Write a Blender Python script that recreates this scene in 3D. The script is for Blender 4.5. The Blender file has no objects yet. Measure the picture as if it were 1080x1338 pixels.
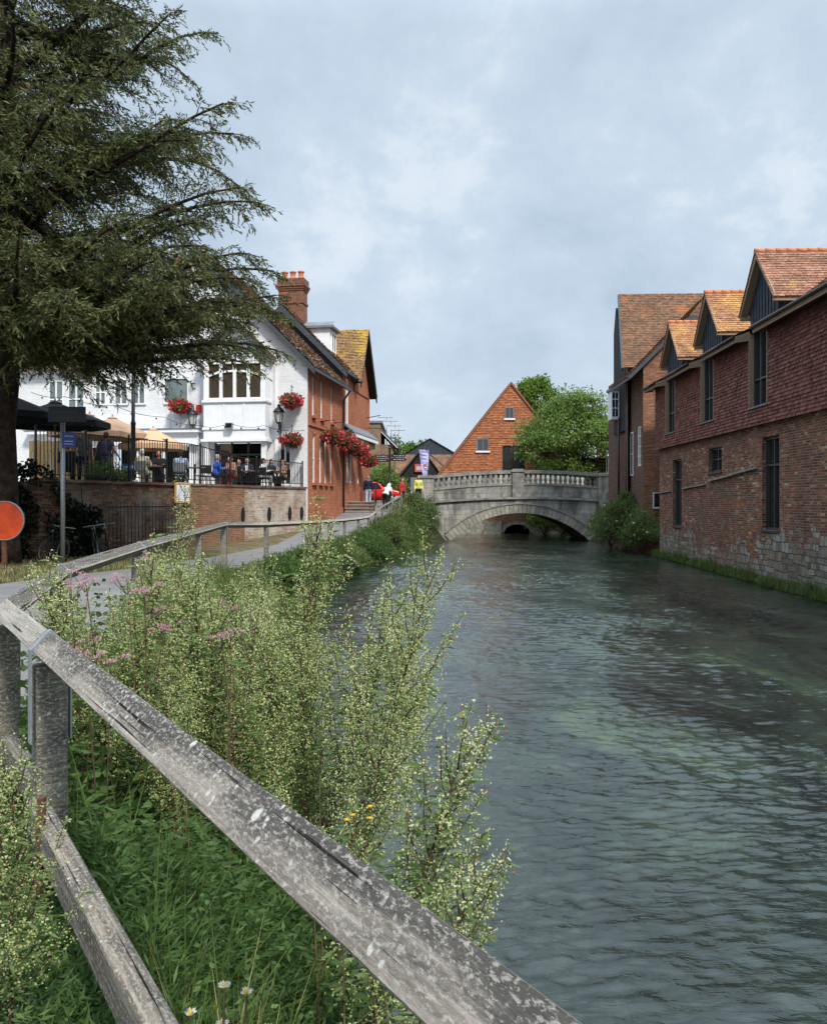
import bpy, math, random
import numpy as np
from mathutils import Vector, Matrix, noise
R = math.radians
random.seed(7)
rng = np.random.default_rng(11)
scene = bpy.context.scene
COL = scene.collection
CAMZ = 2.6

def P(px, py, Y):
    """a point of the place at depth Y, from its bearing and elevation seen from where the photographer stood"""
    return Vector(((px - 540) / 1080 * Y, Y, CAMZ - (py - 654) / 1080 * Y))

# ------------------------------------------------------------------ materials
class NT:
    def __init__(s, name):
        s.m = bpy.data.materials.new(name); s.m.use_nodes = True
        s.t = s.m.node_tree; s.t.nodes.clear()
        s.o = s.t.nodes.new('ShaderNodeOutputMaterial')
        s._tc = None
    def n(s, typ, **kw):
        x = s.t.nodes.new(typ)
        for k, v in kw.items(): setattr(x, k, v)
        return x
    def set(s, sock, v):
        if isinstance(v, bpy.types.NodeSocket): s.t.links.new(v, sock)
        elif isinstance(v, (tuple, list)) and sock.type == 'RGBA' and len(v) == 3: sock.default_value = (*v, 1)
        else: sock.default_value = v
    def tc(s, w='Object'):
        if s._tc is None: s._tc = s.n('ShaderNodeTexCoord')
        return s._tc.outputs[w]
    def map(s, vec, scale=(1, 1, 1), loc=(0, 0, 0), rot=(0, 0, 0)):
        x = s.n('ShaderNodeMapping'); s.set(x.inputs['Vector'], vec)
        x.inputs['Scale'].default_value = scale; x.inputs['Location'].default_value = loc; x.inputs['Rotation'].default_value = rot
        return x.outputs[0]
    def noise(s, vec, scale, detail=4, rough=.55, dist=0, col=False):
        x = s.n('ShaderNodeTexNoise'); s.set(x.inputs['Vector'], vec)
        x.inputs['Scale'].default_value = scale; x.inputs['Detail'].default_value = detail
        x.inputs['Roughness'].default_value = rough; x.inputs['Distortion'].default_value = dist
        return x.outputs['Color' if col else 'Fac']
    def voro(s, vec, scale, feature='F1', out='Distance', rand=1):
        x = s.n('ShaderNodeTexVoronoi', feature=feature); s.set(x.inputs['Vector'], vec)
        x.inputs['Scale'].default_value = scale; x.inputs['Randomness'].default_value = rand
        return x.outputs[out]
    def brick(s, vec, c1, c2, mortar, bw, rh, ms, bias=0, smooth=.1, offset=.5):
        x = s.n('ShaderNodeTexBrick'); s.set(x.inputs['Vector'], vec); x.offset = offset
        for k, v in (('Color1', c1), ('Color2', c2), ('Mortar', mortar), ('Scale', 1.), ('Mortar Size', ms), ('Mortar Smooth', smooth), ('Bias', bias), ('Brick Width', bw), ('Row Height', rh)):
            s.set(x.inputs[k], v)
        return x.outputs['Color'], x.outputs['Fac']
    def ramp(s, fac, stops, interp='LINEAR'):
        x = s.n('ShaderNodeValToRGB'); s.set(x.inputs[0], fac); cr = x.color_ramp; cr.interpolation = interp
        while len(cr.elements) < len(stops): cr.elements.new(.5)
        for e, (p, c) in zip(cr.elements, stops):
            e.position = p; e.color = (c, c, c, 1) if isinstance(c, (int, float)) else (*c, 1)
        return x.outputs[0]
    def mix(s, fac, a, b, mode='MIX'):
        x = s.n('ShaderNodeMix', data_type='RGBA', blend_type=mode)
        s.set(x.inputs['Factor'], fac); s.set(x.inputs['A'], a); s.set(x.inputs['B'], b)
        return x.outputs['Result']
    # sockets of ShaderNodeMix repeat names per type: index the colour ones
    def mix(s, fac, a, b, mode='MIX'):
        x = s.n('ShaderNodeMix', data_type='RGBA', blend_type=mode)
        s.set(x.inputs[0], fac); s.set(x.inputs[6], a); s.set(x.inputs[7], b)
        return x.outputs[2]
    def math(s, op, a, b=0., c=None):
        x = s.n('ShaderNodeMath', operation=op); s.set(x.inputs[0], a); s.set(x.inputs[1], b)
        if c is not None: s.set(x.inputs[2], c)
        return x.outputs[0]
    def sep(s, vec):
        x = s.n('ShaderNodeSeparateXYZ'); s.set(x.inputs[0], vec); return x.outputs
    def isl(s):
        return s.n('ShaderNodeNewGeometry').outputs['Random Per Island']
    def bump(s, h, strength=.5, dist=.02, normal=None):
        x = s.n('ShaderNodeBump'); s.set(x.inputs['Height'], h)
        x.inputs['Strength'].default_value = strength; x.inputs['Distance'].default_value = dist
        if normal is not None: s.set(x.inputs['Normal'], normal)
        return x.outputs[0]
    def done(s, col, rough=.8, normal=None, spec=.3, metal=0., transl=None, ior=None):
        b = s.n('ShaderNodeBsdfPrincipled')
        s.set(b.inputs['Base Color'], col); s.set(b.inputs['Roughness'], rough)
        s.set(b.inputs['Specular IOR Level'], spec); s.set(b.inputs['Metallic'], metal)
        if ior: b.inputs['IOR'].default_value = ior
        if normal is not None: s.set(b.inputs['Normal'], normal)
        out = b.outputs[0]
        if transl:
            tr = s.n('ShaderNodeBsdfTranslucent'); s.set(tr.inputs[0], col)
            mx = s.n('ShaderNodeMixShader'); mx.inputs[0].default_value = transl
            s.t.links.new(out, mx.inputs[1]); s.t.links.new(tr.outputs[0], mx.inputs[2]); out = mx.outputs[0]
        s.t.links.new(out, s.o.inputs[0])
        return s.m

M = {}
def m_plain(name, c, rough=.6, spec=.3, metal=0., var=.12, scale=6., bump=.0, transl=None):
    n = NT(name); f = n.noise(n.tc(), scale, 5, .6)
    d = tuple(max(0, x * (1 - var * 2)) for x in c); l = tuple(min(1, x * (1 + var)) for x in c)
    col = n.ramp(f, [(.3, d), (.7, l)])
    nm = n.bump(n.noise(n.tc(), scale * 6, 3), bump, .01) if bump else None
    M[name] = n.done(col, rough, nm, spec, metal, transl)
def m_leaf(name, dark, mid, light, rough=.55, transl=.28, clump=1.2, spec=.25):
    if name in ('mugwort_leaf', 'mugwort_bud', 'weed_leaf', 'deep_weed_leaf', 'grass_blade', 'shrub_leaf'): transl = .48
    n = NT(name); r = n.isl()
    c = n.ramp(r, [(0, dark), (.5, mid), (1, light)])
    f = n.noise(n.tc(), clump, 3)
    c = n.mix(n.ramp(f, [(.35, 0.), (.65, 1.)]), n.mix(.75, c, dark), c)
    M[name] = n.done(c, rough, None, spec, 0, transl)
def m_tile(name, stops, lichen=None, lich=(.55, .7), rough=.85, moss=None, lscale=1.2):
    """tiles are separate islands: each takes its own firing colour; lichen and moss grow in patches"""
    n = NT(name); r = n.isl()
    c = n.ramp(r, stops)
    c = n.mix(n.ramp(n.noise(n.tc(), 22, 4), [(.35, 0.), (.75, .55)]), c, (.09, .05, .035))
    if lichen:
        f = n.ramp(n.noise(n.tc(), lscale, 6, .7), [(lich[0], 0.), (lich[1], .85)])
        c = n.mix(f, c, lichen)
    if moss:
        f = n.ramp(n.noise(n.tc('Object'), .9, 7, .72, .6), [(.52, 0.), (.66, .8)])
        c = n.mix(f, c, moss)
    M[name] = n.done(c, rough, n.bump(n.noise(n.tc(), 40, 3), .35, .01), .2)
def brick_cells(n, uv, bw, rh, shift=(0, 0, 0)):
    """one random value per brick, in running bond"""
    x = n.sep(n.map(uv, (1 / bw, 1 / rh, 1), shift)); row = n.math('FLOOR', x[1])
    u = n.math('FLOOR', n.math('ADD', x[0], n.math('MULTIPLY', n.math('MODULO', row, 2.), .5)))
    c = n.n('ShaderNodeCombineXYZ'); n.set(c.inputs[0], u); n.set(c.inputs[1], row)
    w = n.n('ShaderNodeTexWhiteNoise', noise_dimensions='2D'); n.set(w.inputs['Vector'], c.outputs[0])
    return w.outputs['Value']
def m_brick(name, c1, c2, c3, mortar, bw=.225, rh=.075, ms=.010, stain=(.06, .04, .03), stain_amt=.55, pale=None, pale_amt=.0, stain_scale=.7, vary=.5):
    n = NT(name); uv = n.tc('UV')
    wob = n.mix(.004, uv, n.noise(n.tc(), 9, 2, col=True), 'ADD')
    _, fac = n.brick(wob, c1, c2, mortar, bw, rh, ms, 0, .15)
    r = brick_cells(n, uv, bw, rh)
    dk = tuple(x * (1 - vary) for x in c2); lt = tuple(min(.85, x * (1 + vary * .7) + .02) for x in c1)
    col = n.ramp(r, [(0., dk), (.14, c2), (.45, c1), (.72, c2), (.82, c3), (.93, c3), (1., lt)])
    col = n.mix(n.ramp(n.noise(n.tc(), 11, 4, .7), [(.4, 0.), (.75, .45)]), col, tuple(x * .5 for x in c2))
    col = n.mix(fac, col, mortar)
    st = n.ramp(n.noise(n.map(n.tc(), (1, 1, .6)), stain_scale, 8, .68, .5), [(.45, 0.), (.75, stain_amt)])
    col = n.mix(st, col, stain)
    if pale:
        pf = n.ramp(n.noise(n.map(n.tc(), (1, 1, .8)), .9, 9, .76, .3), [(.5, 0.), (.6, pale_amt)])
        col = n.mix(pf, col, pale)
    h = n.math('ADD', n.math('SUBTRACT', 1., fac), n.math('MULTIPLY', n.noise(n.tc(), 35, 4), .5))
    h = n.math('ADD', h, n.math('MULTIPLY', r, .35))
    M[name] = n.done(col, .9, n.bump(h, .7, .014), .15)

# bricks and plaster
m_brick('pub_red_brick', (.50, .125, .045), (.40, .095, .035), (.30, .08, .04), (.42, .26, .18), stain=(.2, .07, .035), stain_amt=.45)
m_brick('garden_wall_brick', (.17, .075, .042), (.105, .05, .032), (.27, .14, .085), (.15, .12, .09), stain=(.045, .04, .03), stain_amt=.75, pale=(.3, .27, .22), pale_amt=.4)
m_brick('orange_brick', (.34, .16, .085), (.26, .12, .065), (.2, .09, .055), (.31, .24, .17), stain=(.07, .05, .035), stain_amt=.8, stain_scale=.5)
m_brick('limewashed_brick', (.48, .40, .33), (.40, .31, .24), (.33, .17, .1), (.42, .36, .3), stain=(.2, .12, .08), stain_amt=.8, pale=(.55, .52, .47), pale_amt=.6, stain_scale=1.6)
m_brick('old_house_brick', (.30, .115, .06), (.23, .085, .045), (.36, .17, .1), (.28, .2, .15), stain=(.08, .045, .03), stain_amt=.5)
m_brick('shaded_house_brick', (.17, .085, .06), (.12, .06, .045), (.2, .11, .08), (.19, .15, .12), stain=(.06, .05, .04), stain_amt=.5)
m_brick('tan_brick', (.30, .21, .13), (.24, .165, .1), (.2, .12, .08), (.27, .22, .16), stain=(.12, .09, .06), stain_amt=.5)
m_brick('chimney_brick', (.30, .1, .055), (.2, .07, .04), (.13, .055, .04), (.24, .17, .12), stain=(.06, .04, .03), stain_amt=.6)
m_brick('white_brick', (.80, .81, .83), (.78, .79, .81), (.77, .78, .80), (.74, .75, .77), ms=.006, stain=(.50, .50, .48), stain_amt=.42, stain_scale=.9, vary=.03)

def m_oldwall():
    """river wall: patched old brick above, rubble and squared stone below, whitened and weathered between"""
    n = NT('river_wall_brick'); uv = n.tc('UV'); ob = n.tc()
    wob = n.mix(.014, uv, n.noise(ob, 6, 3, col=True), 'ADD')
    _, bf = n.brick(wob, (1, 1, 1), (0, 0, 0), (0, 0, 0), .225, .076, .012, 0, .25)
    r = brick_cells(n, uv, .225, .076)
    bc = n.ramp(r, [(0., (.055, .032, .03)), (.12, (.15, .058, .038)), (.3, (.26, .09, .05)), (.5, (.34, .125, .066)), (.66, (.20, .075, .046)), (.8, (.42, .19, .10)), (.94, (.46, .25, .15)), (.985, (.62, .52, .42))])
    bc = n.mix(n.ramp(n.noise(ob, 13, 5, .75), [(.42, 0.), (.7, .6)]), bc, (.10, .05, .035))
    # darker engineering brick patch under the ledge
    pt = n.ramp(n.noise(ob, .42, 7, .7, .8), [(.44, 0.), (.56, .7)])
    bc = n.mix(pt, bc, n.mix(r, (.085, .036, .030), (.20, .08, .058)))
    bc = n.mix(bf, bc, n.mix(n.noise(ob, 1.2, 3), (.36, .29, .22), (.17, .13, .10)))
    bc = n.mix(n.ramp(n.noise(n.map(ob, (1, 1, 1.4)), 1.5, 10, .8, .3), [(.57, 0.), (.66, .5)]), bc, (.36, .31, .27))
    bc = n.mix(n.ramp(n.noise(n.map(ob, (1, 3.2, .35)), 1., 7, .7, .2), [(.58, 0.), (.72, .65)]), bc, (.06, .045, .04))
    sv = n.mix(.11, uv, n.noise(ob, 1.7, 3, col=True), 'ADD'); sv = n.mix(.035, sv, n.noise(ob, 6, 2, col=True), 'ADD')
    big = n.ramp(n.noise(ob, .9, 1), [(.49, 0.), (.5, 1.)])
    cellr = n.mix(big, brick_cells(n, sv, .46, .29), brick_cells(n, sv, .27, .17, (.3, .2, 0)))
    j1 = n.brick(sv, (0, 0, 0), (0, 0, 0), (0, 0, 0), .46, .29, .018, 0, .5)[1]; j2 = n.brick(n.map(sv, (1, 1, 1), (.081, .034, 0)), (0, 0, 0), (0, 0, 0), (0, 0, 0), .27, .17, .014, 0, .5)[1]
    jo = n.mix(big, j1, j2)
    sc = n.ramp(cellr, [(0., (.12, .105, .085)), (.25, (.2, .18, .145)), (.5, (.27, .245, .195)), (.72, (.26, .16, .11)), (.85, (.33, .31, .265)), (1., (.42, .40, .36))])
    sc = n.mix(n.ramp(n.noise(ob, 5, 9, .75), [(.42, 0.), (.68, .8)]), sc, (.13, .115, .095))
    sc = n.mix(n.ramp(n.noise(ob, 17, 6, .75), [(.55, 0.), (.7, .55)]), sc, (.47, .45, .39))
    sc = n.mix(jo, sc, (.085, .075, .06))
    xyz = n.sep(ob)
    top = n.math('ADD', n.math('MULTIPLY', n.noise(n.map(ob, (1, .16, 0)), 1., 2, .5), 2.6), -.55)
    near = n.ramp(n.math('MULTIPLY_ADD', xyz[1], -1 / 26., 0.), [(.46, 0.), (.52, 1.)])
    top = n.math('ADD', top, n.math('MULTIPLY', near, .85))
    edge = n.math('SUBTRACT', n.math('ADD', top, n.math('MULTIPLY', n.math('ADD', n.noise(ob, 2.6, 4, .6), n.math('MULTIPLY', cellr, .6)), 1.3)), n.math('ADD', xyz[2], .95))
    mk = n.ramp(n.math('ADD', edge, .5), [(.47, 0.), (.53, 1.)])
    # stray stones let into the brick higher up
    stray = n.math('MULTIPLY', n.ramp(cellr, [(.86, 0.), (.87, 1.)]), n.ramp(n.math('ADD', xyz[2], n.math('MULTIPLY', n.noise(ob, 1.3, 2), 2.)), [(.62, 1.), (.9, 0.)]))
    mk = n.math('MAXIMUM', mk, n.math('MULTIPLY', stray, .8))
    col = n.mix(mk, bc, sc)
    wet = n.ramp(n.math('ADD', xyz[2], n.math('MULTIPLY', n.noise(ob, 3, 4), .5)), [(.22, 1.), (.55, 0.)])
    col = n.mix(wet, col, (.04, .05, .024))
    h = n.mix(mk, n.math('ADD', n.math('SUBTRACT', 1., bf), n.math('MULTIPLY', r, .6)), n.math('MULTIPLY', n.math('SUBTRACT', 1., jo), 2.4))
    h = n.math('ADD', h, n.math('MULTIPLY', n.noise(ob, 14, 6, .7), 1.1))
    M['river_wall_brick'] = n.done(col, .92, n.bump(h, .9, .03), .12)
m_oldwall()

def m_stone():
    n = NT('bridge_stone'); uv = n.tc('UV'); ob = n.tc()
    c, f = n.brick(n.mix(.01, uv, n.noise(ob, 4, 3, col=True), 'ADD'), (.42, .40, .36), (.34, .33, .30), (.24, .22, .2), .75, .34, .012, 0, .2)
    c = n.mix(n.ramp(n.noise(n.map(ob, (1.2, 1.2, .5)), 1.1, 9, .72, .6), [(.40, 0.), (.60, .92)]), c, (.10, .10, .09))
    c = n.mix(n.ramp(n.noise(ob, 6, 8, .7), [(.5, 0.), (.75, .6)]), c, (.2, .19, .165))
    c = n.mix(n.ramp(n.noise(ob, .7, 4), [(.55, 0.), (.72, .5)]), c, (.46, .40, .28))
    z = n.sep(ob)[2]
    c = n.mix(n.ramp(n.math('ADD', z, n.math('MULTIPLY', n.noise(ob, 2, 4), .5)), [(.2, .85), (.55, 0.)]), c, (.05, .055, .035))
    h = n.math('ADD', n.math('SUBTRACT', 1., f), n.math('MULTIPLY', n.noise(ob, 12, 6, .7), .9))
    M['bridge_stone'] = n.done(c, .92, n.bump(h, .6, .02), .15)
    n = NT('voussoir_stone'); ob = n.tc(); r = n.isl()
    c = n.ramp(r, [(0, (.23, .22, .19)), (.5, (.31, .29, .25)), (1, (.40, .37, .31))])
    c = n.mix(n.ramp(n.noise(ob, 4, 8, .7), [(.45, 0.), (.7, .7)]), c, (.16, .155, .13))
    M['voussoir_stone'] = n.done(c, .92, n.bump(n.noise(ob, 14, 6, .7), .5, .02), .15)
    n = NT('parapet_stone'); ob = n.tc()
    c = n.ramp(n.noise(ob, 2.2, 9, .72, .4), [(.3, (.11, .11, .105)), (.5, (.23, .225, .21)), (.72, (.38, .36, .32))])
    M['parapet_stone'] = n.done(c, .92, n.bump(n.noise(ob, 16, 6, .7), .5, .02), .15)
m_stone()

# roof and wall tiles
m_tile('hung_tile', [(0, (.11, .045, .038)), (.5, (.20, .078, .06)), (1, (.31, .125, .095))])
m_tile('dormer_tile', [(0, (.29, .13, .068)), (.5, (.38, .17, .085)), (1, (.47, .25, .145))], (.54, .31, .085), (.46, .68), moss=(.12, .075, .05))
m_tile('pink_tile', [(0, (.28, .13, .085)), (.5, (.37, .175, .115)), (1, (.46, .26, .175))], (.5, .33, .1), (.58, .7), moss=(.12, .075, .05))
m_tile('brown_tile', [(0, (.14, .075, .045)), (.5, (.2, .11, .065)), (1, (.26, .16, .1))], (.36, .14, .06), (.55, .63), moss=(.09, .065, .045))
m_tile('pub_tile', [(0, (.20, .11, .065)), (.5, (.26, .155, .1)), (1, (.34, .21, .14))], (.3, .25, .18), (.5, .65), moss=(.1, .08, .055))
m_tile('lichen_tile', [(0, (.24, .14, .06)), (.5, (.32, .2, .1)), (1, (.40, .25, .12))], (.50, .32, .06), (.47, .62), moss=(.16, .11, .07), lscale=.6)
m_tile('mill_tile', [(0, (.33, .115, .055)), (.5, (.44, .15, .065)), (1, (.52, .21, .1))], (.3, .11, .055), (.52, .68), moss=(.24, .1, .055))
m_tile('mill_roof_tile', [(0, (.24, .1, .06)), (.5, (.3, .13, .08)), (1, (.38, .17, .1))])
m_tile('slate', [(0, (.075, .08, .09)), (.5, (.10, .105, .115)), (1, (.14, .145, .155))])

m_plain('white_paint', (.82, .83, .85), .5, .3, var=.04, scale=2.5)
m_plain('white_frame', (.8, .8, .8), .45, .35, var=.04)
m_plain('white_board', (.78, .8, .84), .5, .3, var=.04, scale=3)
m_plain('cream_paint', (.62, .6, .5), .6)
m_plain('dark_barge', (.055, .066, .078), .55, .3, var=.15)
m_plain('lead_grey', (.17, .18, .2), .55, .35, var=.12, scale=3)
m_plain('slate_cladding', (.035, .045, .06), .6, .3, var=.2, scale=4)
m_plain('black_metal', (.012, .012, .013), .4, .5, var=.2)
m_plain('black_timber', (.025, .024, .023), .7, .2, var=.25, scale=3)
m_plain('dark_frame', (.045, .047, .05), .4, .4, var=.1)
m_plain('galvanised', (.33, .36, .38), .42, .5, .6, var=.12, scale=20)
m_plain('rusty_iron', (.12, .055, .035), .8, .2, var=.35, scale=12)
m_plain('terracotta', (.55, .2, .1), .8, .2)
m_plain('interior_dark', (.012, .011, .010), .9, .1)
m_plain('blind_brown', (.05, .036, .024), .7, .2, var=.15, scale=10)
m_plain('paving', (.34, .32, .29), .85, .2, var=.15, scale=3, bump=.2)
m_plain('step_stone', (.26, .19, .14), .85, .2, var=.2, scale=4, bump=.2)
m_plain('table_wood', (.28, .17, .09), .6, .3, var=.2, scale=8)
m_plain('screen_wood', (.58, .36, .15), .6, .3, var=.12, scale=3)
m_plain('umbrella_black', (.025, .026, .03), .85, .15)
m_plain('umbrella_tan', (.40, .26, .17), .85, .15, var=.06)
m_plain('umbrella_peach', (.56, .36, .22), .85, .15, var=.06)
m_plain('paper', (.75, .76, .82), .7, .2, var=.04)
m_plain('sign_navy', (.008, .012, .022), .4, .4)
m_plain('sign_blue', (.03, .06, .26), .4, .4, var=.08)
m_plain('sign_marks', (.07, .085, .05), .6, .2)
m_plain('pale_marks', (.4, .45, .65), .6, .2)
m_plain('disc_orange', (.50, .055, .012), .35, .45, var=.22, scale=3)
m_plain('banner_lilac', (.40, .40, .68), .7, .2, var=.08, scale=2)
m_plain('car_red', (.55, .012, .012), .22, .6, var=.04)
m_plain('tyre', (.02, .02, .02), .8, .2)
m_plain('hi_vis', (.55, .55, .16), .6, .2)
m_plain('poster_red', (.5, .1, .05), .6)
m_plain('lamp_glass', (.5, .52, .5), .15, .5)
m_plain('bark', (.10, .075, .055), .9, .15, var=.35, scale=7, bump=.8)
m_plain('yew_bark', (.05, .036, .027), .9, .15, var=.4, scale=5, bump=.8)
m_plain('twig', (.10, .07, .045), .9, .15, var=.2)
m_plain('basket', (.06, .045, .03), .9)
m_plain('stone_rubble', (.30, .28, .23), .9, .15, var=.3, scale=5, bump=.6)

def m_oak():
    n = NT('oak'); uv = n.tc('UV')
    c = n.ramp(n.noise(n.map(uv, (1, 14, 1)), 3, 5, .65), [(.3, (.22, .15, .1)), (.7, (.38, .275, .19))])
    M['oak'] = n.done(c, .75, n.bump(n.noise(n.map(uv, (1, 14, 1)), 6, 5), .2, .01), .2)
m_oak()

def m_wood(name, dark, mid, light, cover, spots, zc=None):
    """weathered, fissured fence timber: silvery grain, black algae in speckled patches, round pale lichens"""
    n = NT(name); uv = n.tc('UV'); ob = n.tc()
    g = n.noise(n.map(uv, (2.5, 70, 1)), 1., 6, .65, .3)
    c = n.ramp(g, [(.32, dark), (.5, mid), (.66, light)])
    patch = n.noise(n.map(uv, (3.2, 11, 1)), 1., 3, .6, .4)
    speck = n.noise(n.map(uv, (46, 120, 1)), 1., 7, .78, .3)
    lev = n.math('ADD', n.math('MULTIPLY', patch, .55), n.math('MULTIPLY', speck, .45))
    if zc: lev = n.math('ADD', lev, n.math('MULTIPLY', n.math('SUBTRACT', n.sep(ob)[2], zc), 4.2))      # algae thrives where the rain lies, towards the top arris
    al = n.ramp(lev, [(cover - .02, 0.), (cover + .11, .92)])
    c = n.mix(al, c, n.mix(speck, (.045, .042, .039), (.10, .093, .085)))
    fine = n.ramp(n.noise(n.map(uv, (60, 110, 1), (7, 3, 0)), 1., 5, .75), [(.52, 0.), (.58, .8)])
    c = n.mix(fine, c, (.40, .37, .32))
    crack = n.ramp(n.noise(n.map(uv, (1.2, 85, 1), (3, 0, 0)), 1., 3, .5), [(.655, 0.), (.69, .95)])
    c = n.mix(crack, c, (.010, .009, .008))
    d = n.mix(.02, uv, n.noise(ob, 40, 3, col=True), 'ADD')
    v = n.voro(d, 13., rand=1)
    sp = n.math('MULTIPLY', n.ramp(v, [(.13 * spots, 1.), (.2 * spots, 0.)]), n.ramp(n.noise(ob, 4.5, 2), [(.52, 0.), (.60, 1.)]))
    v2 = n.voro(n.map(d, (1, 1, 1), (4.4, 1.7, 0)), 42., rand=1)
    sp2 = n.math('MULTIPLY', n.ramp(v2, [(.16, .9), (.3, 0.)]), n.ramp(n.noise(ob, 7, 3), [(.5, 0.), (.58, 1.)]))
    c = n.mix(n.math('MAXIMUM', sp, sp2), c, (.56, .54, .48))
    h = n.math('SUBTRACT', n.math('ADD', n.math('MULTIPLY', g, .8), n.math('MULTIPLY', sp, .5)), n.math('MULTIPLY', crack, 1.6))
    h = n.math('ADD', h, n.math('MULTIPLY', speck, .6))
    M[name] = n.done(c, .92, n.bump(h, 1., .008), .12)
m_wood('rail_wood', (.17, .145, .12), (.27, .235, .195), (.38, .335, .285), .485, .85, 1.074)
m_wood('low_rail_wood', (.10, .085, .07), (.2, .17, .135), (.36, .31, .25), .50, .5)
m_wood('rail_wood_dark', (.14, .127, .115), (.22, .2, .175), (.33, .30, .26), .475, .75)
m_wood('post_wood', (.10, .094, .072), (.165, .155, .12), (.25, .235, .185), .50, .7)
m_wood('pale_rail_wood', (.22, .2, .17), (.32, .29, .25), (.42, .385, .33), .56, .8)

def m_ground():
    n = NT('asphalt_path'); ob = n.tc()
    c = n.ramp(n.noise(ob, 1.2, 8, .7), [(.3, (.13, .125, .125)), (.7, (.21, .2, .195))])
    c = n.mix(n.ramp(n.voro(ob, 70), [(.1, .5), (.35, 0.)]), c, (.32, .31, .29))
    M['asphalt_path'] = n.done(c, .9, n.bump(n.noise(ob, 90, 3), .3, .006), .2)
    n = NT('verge_earth'); ob = n.tc()
    c = n.ramp(n.noise(ob, 1.6, 8, .72), [(.35, (.05, .055, .022)), (.55, (.12, .095, .05)), (.72, (.22, .17, .1))])
    c = n.mix(n.ramp(n.noise(ob, 30, 4, .7), [(.5, 0.), (.7, .7)]), c, (.26, .21, .13))
    M['verge_earth'] = n.done(c, .95, n.bump(n.noise(ob, 24, 6, .7), .8, .03), .1)
    n = NT('bank_soil'); ob = n.tc()
    c = n.ramp(n.noise(ob, 3, 7, .7), [(.3, (.018, .022, .010)), (.7, (.06, .055, .028))])
    M['bank_soil'] = n.done(c, .95, n.bump(n.noise(ob, 15, 6), .8, .04), .1)
    n = NT('moss'); ob = n.tc()
    c = n.ramp(n.noise(ob, 5, 7, .7), [(.3, (.018, .03, .008)), (.7, (.07, .10, .02))])
    M['moss'] = n.done(c, .95, n.bump(n.noise(ob, 30, 6), .8, .03), .1)
    n = NT('riverbed'); ob = n.tc()
    M['riverbed'] = n.done(n.ramp(n.noise(ob, 1.2, 6), [(.3, (.02, .035, .02)), (.7, (.09, .1, .05))]), .95)
    # clear chalk stream: ruffled skin over dark weed and paler gravel
    n = NT('river_water'); ob = n.tc()
    st = n.map(ob, (1, .42, 1))
    w1 = n.noise(n.map(ob, (.75, .32, 1), rot=(0, 0, .1)), 1., 7, .68, .9)
    c = n.ramp(w1, [(.34, (.007, .012, .010)), (.46, (.015, .023, .019)), (.56, (.025, .038, .029)), (.64, (.042, .062, .036)), (.75, (.08, .10, .05))])
    # the ripples of a swift shallow stream: long-crested across the current, broken by boils
    def ridge(sc, rot, det, dist):       # sharp troughs between rounded crests
        v = n.noise(n.map(ob, sc, rot=(0, 0, rot)), 1., det, .55, dist)
        return n.math('ABSOLUTE', n.math('SUBTRACT', n.math('MULTIPLY', v, 2.), 1.))
    a = n.noise(n.map(ob, (1.6, 3.6, 1), rot=(0, 0, .18)), 1., 3, .55, 1.2)
    b = ridge((3.2, 8.5, 1), -.16, 3, 1.1); d = ridge((7.5, 19., 1), .22, 2, 1.2); e = n.noise(n.map(ob, (17., 36., 1), rot=(0, 0, .3)), 1., 2, .6, .8)
    gust = n.ramp(n.noise(n.map(ob, (.35, .5, 1)), 1., 4, .6, .6), [(.35, .45), (.65, 1.25)])
    h = n.math('MULTIPLY', n.math('ADD', n.math('ADD', n.math('MULTIPLY', a, 1.1), n.math('MULTIPLY', b, .55)), n.math('ADD', n.math('MULTIPLY', d, .28), n.math('MULTIPLY', e, .10))), gust)
    M['river_water'] = n.done(c, .05, n.bump(h, 1., .011), .7, ior=1.45)
m_ground()

def m_glass():
    n = NT('window_glass'); ob = n.tc()
    M['window_glass'] = n.done((.016, .018, .02), .04, n.bump(n.noise(ob, 1.1, 2), .3, .03), .5, ior=1.9)
    n = NT('pale_window_glass'); ob = n.tc()
    M['pale_window_glass'] = n.done(n.ramp(n.noise(ob, 1.1, 3), [(.4, (.10, .13, .13)), (.7, (.2, .24, .24))]), .06, None, .55)
m_glass()

# foliage
m_leaf('yew_leaf', (.048, .064, .022), (.092, .112, .037), (.15, .165, .056), .6, .25, .55)
m_leaf('yew_tip', (.12, .12, .04), (.17, .165, .058), (.24, .22, .09), .6, .28, .9)
m_leaf('lime_leaf', (.07, .13, .015), (.13, .22, .03), (.22, .32, .06), .5, .35, .5)
m_leaf('bush_leaf', (.10, .165, .034), (.19, .28, .065), (.28, .38, .11), .5, .42, .4)
m_leaf('shrub_leaf', (.085, .125, .04), (.16, .215, .07), (.26, .32, .12), .55, .3, .8)
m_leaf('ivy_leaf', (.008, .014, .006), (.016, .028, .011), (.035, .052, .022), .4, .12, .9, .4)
m_leaf('weed_leaf', (.06, .11, .028), (.105, .18, .05), (.18, .27, .085), .55, .35, 1.5)
m_leaf('deep_weed_leaf', (.04, .085, .022), (.08, .15, .042), (.13, .215, .065), .55, .3, 1.5)
m_leaf('grass_blade', (.06, .1, .02), (.11, .17, .035), (.19, .25, .06), .55, .35, 1.2)
m_leaf('dry_grass', (.24, .19, .08), (.36, .29, .13), (.48, .4, .22), .7, .3, 1.2)
m_leaf('mugwort_leaf', (.12, .18, .055), (.2, .28, .1), (.29, .37, .16), .6, .35, 1.5)
m_leaf('mugwort_bud', (.46, .52, .19), (.66, .71, .34), (.8, .81, .55), .7, .3, 2.)
m_leaf('brown_seed', (.13, .055, .03), (.22, .1, .05), (.32, .17, .09), .7, .2, 2.)
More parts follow.
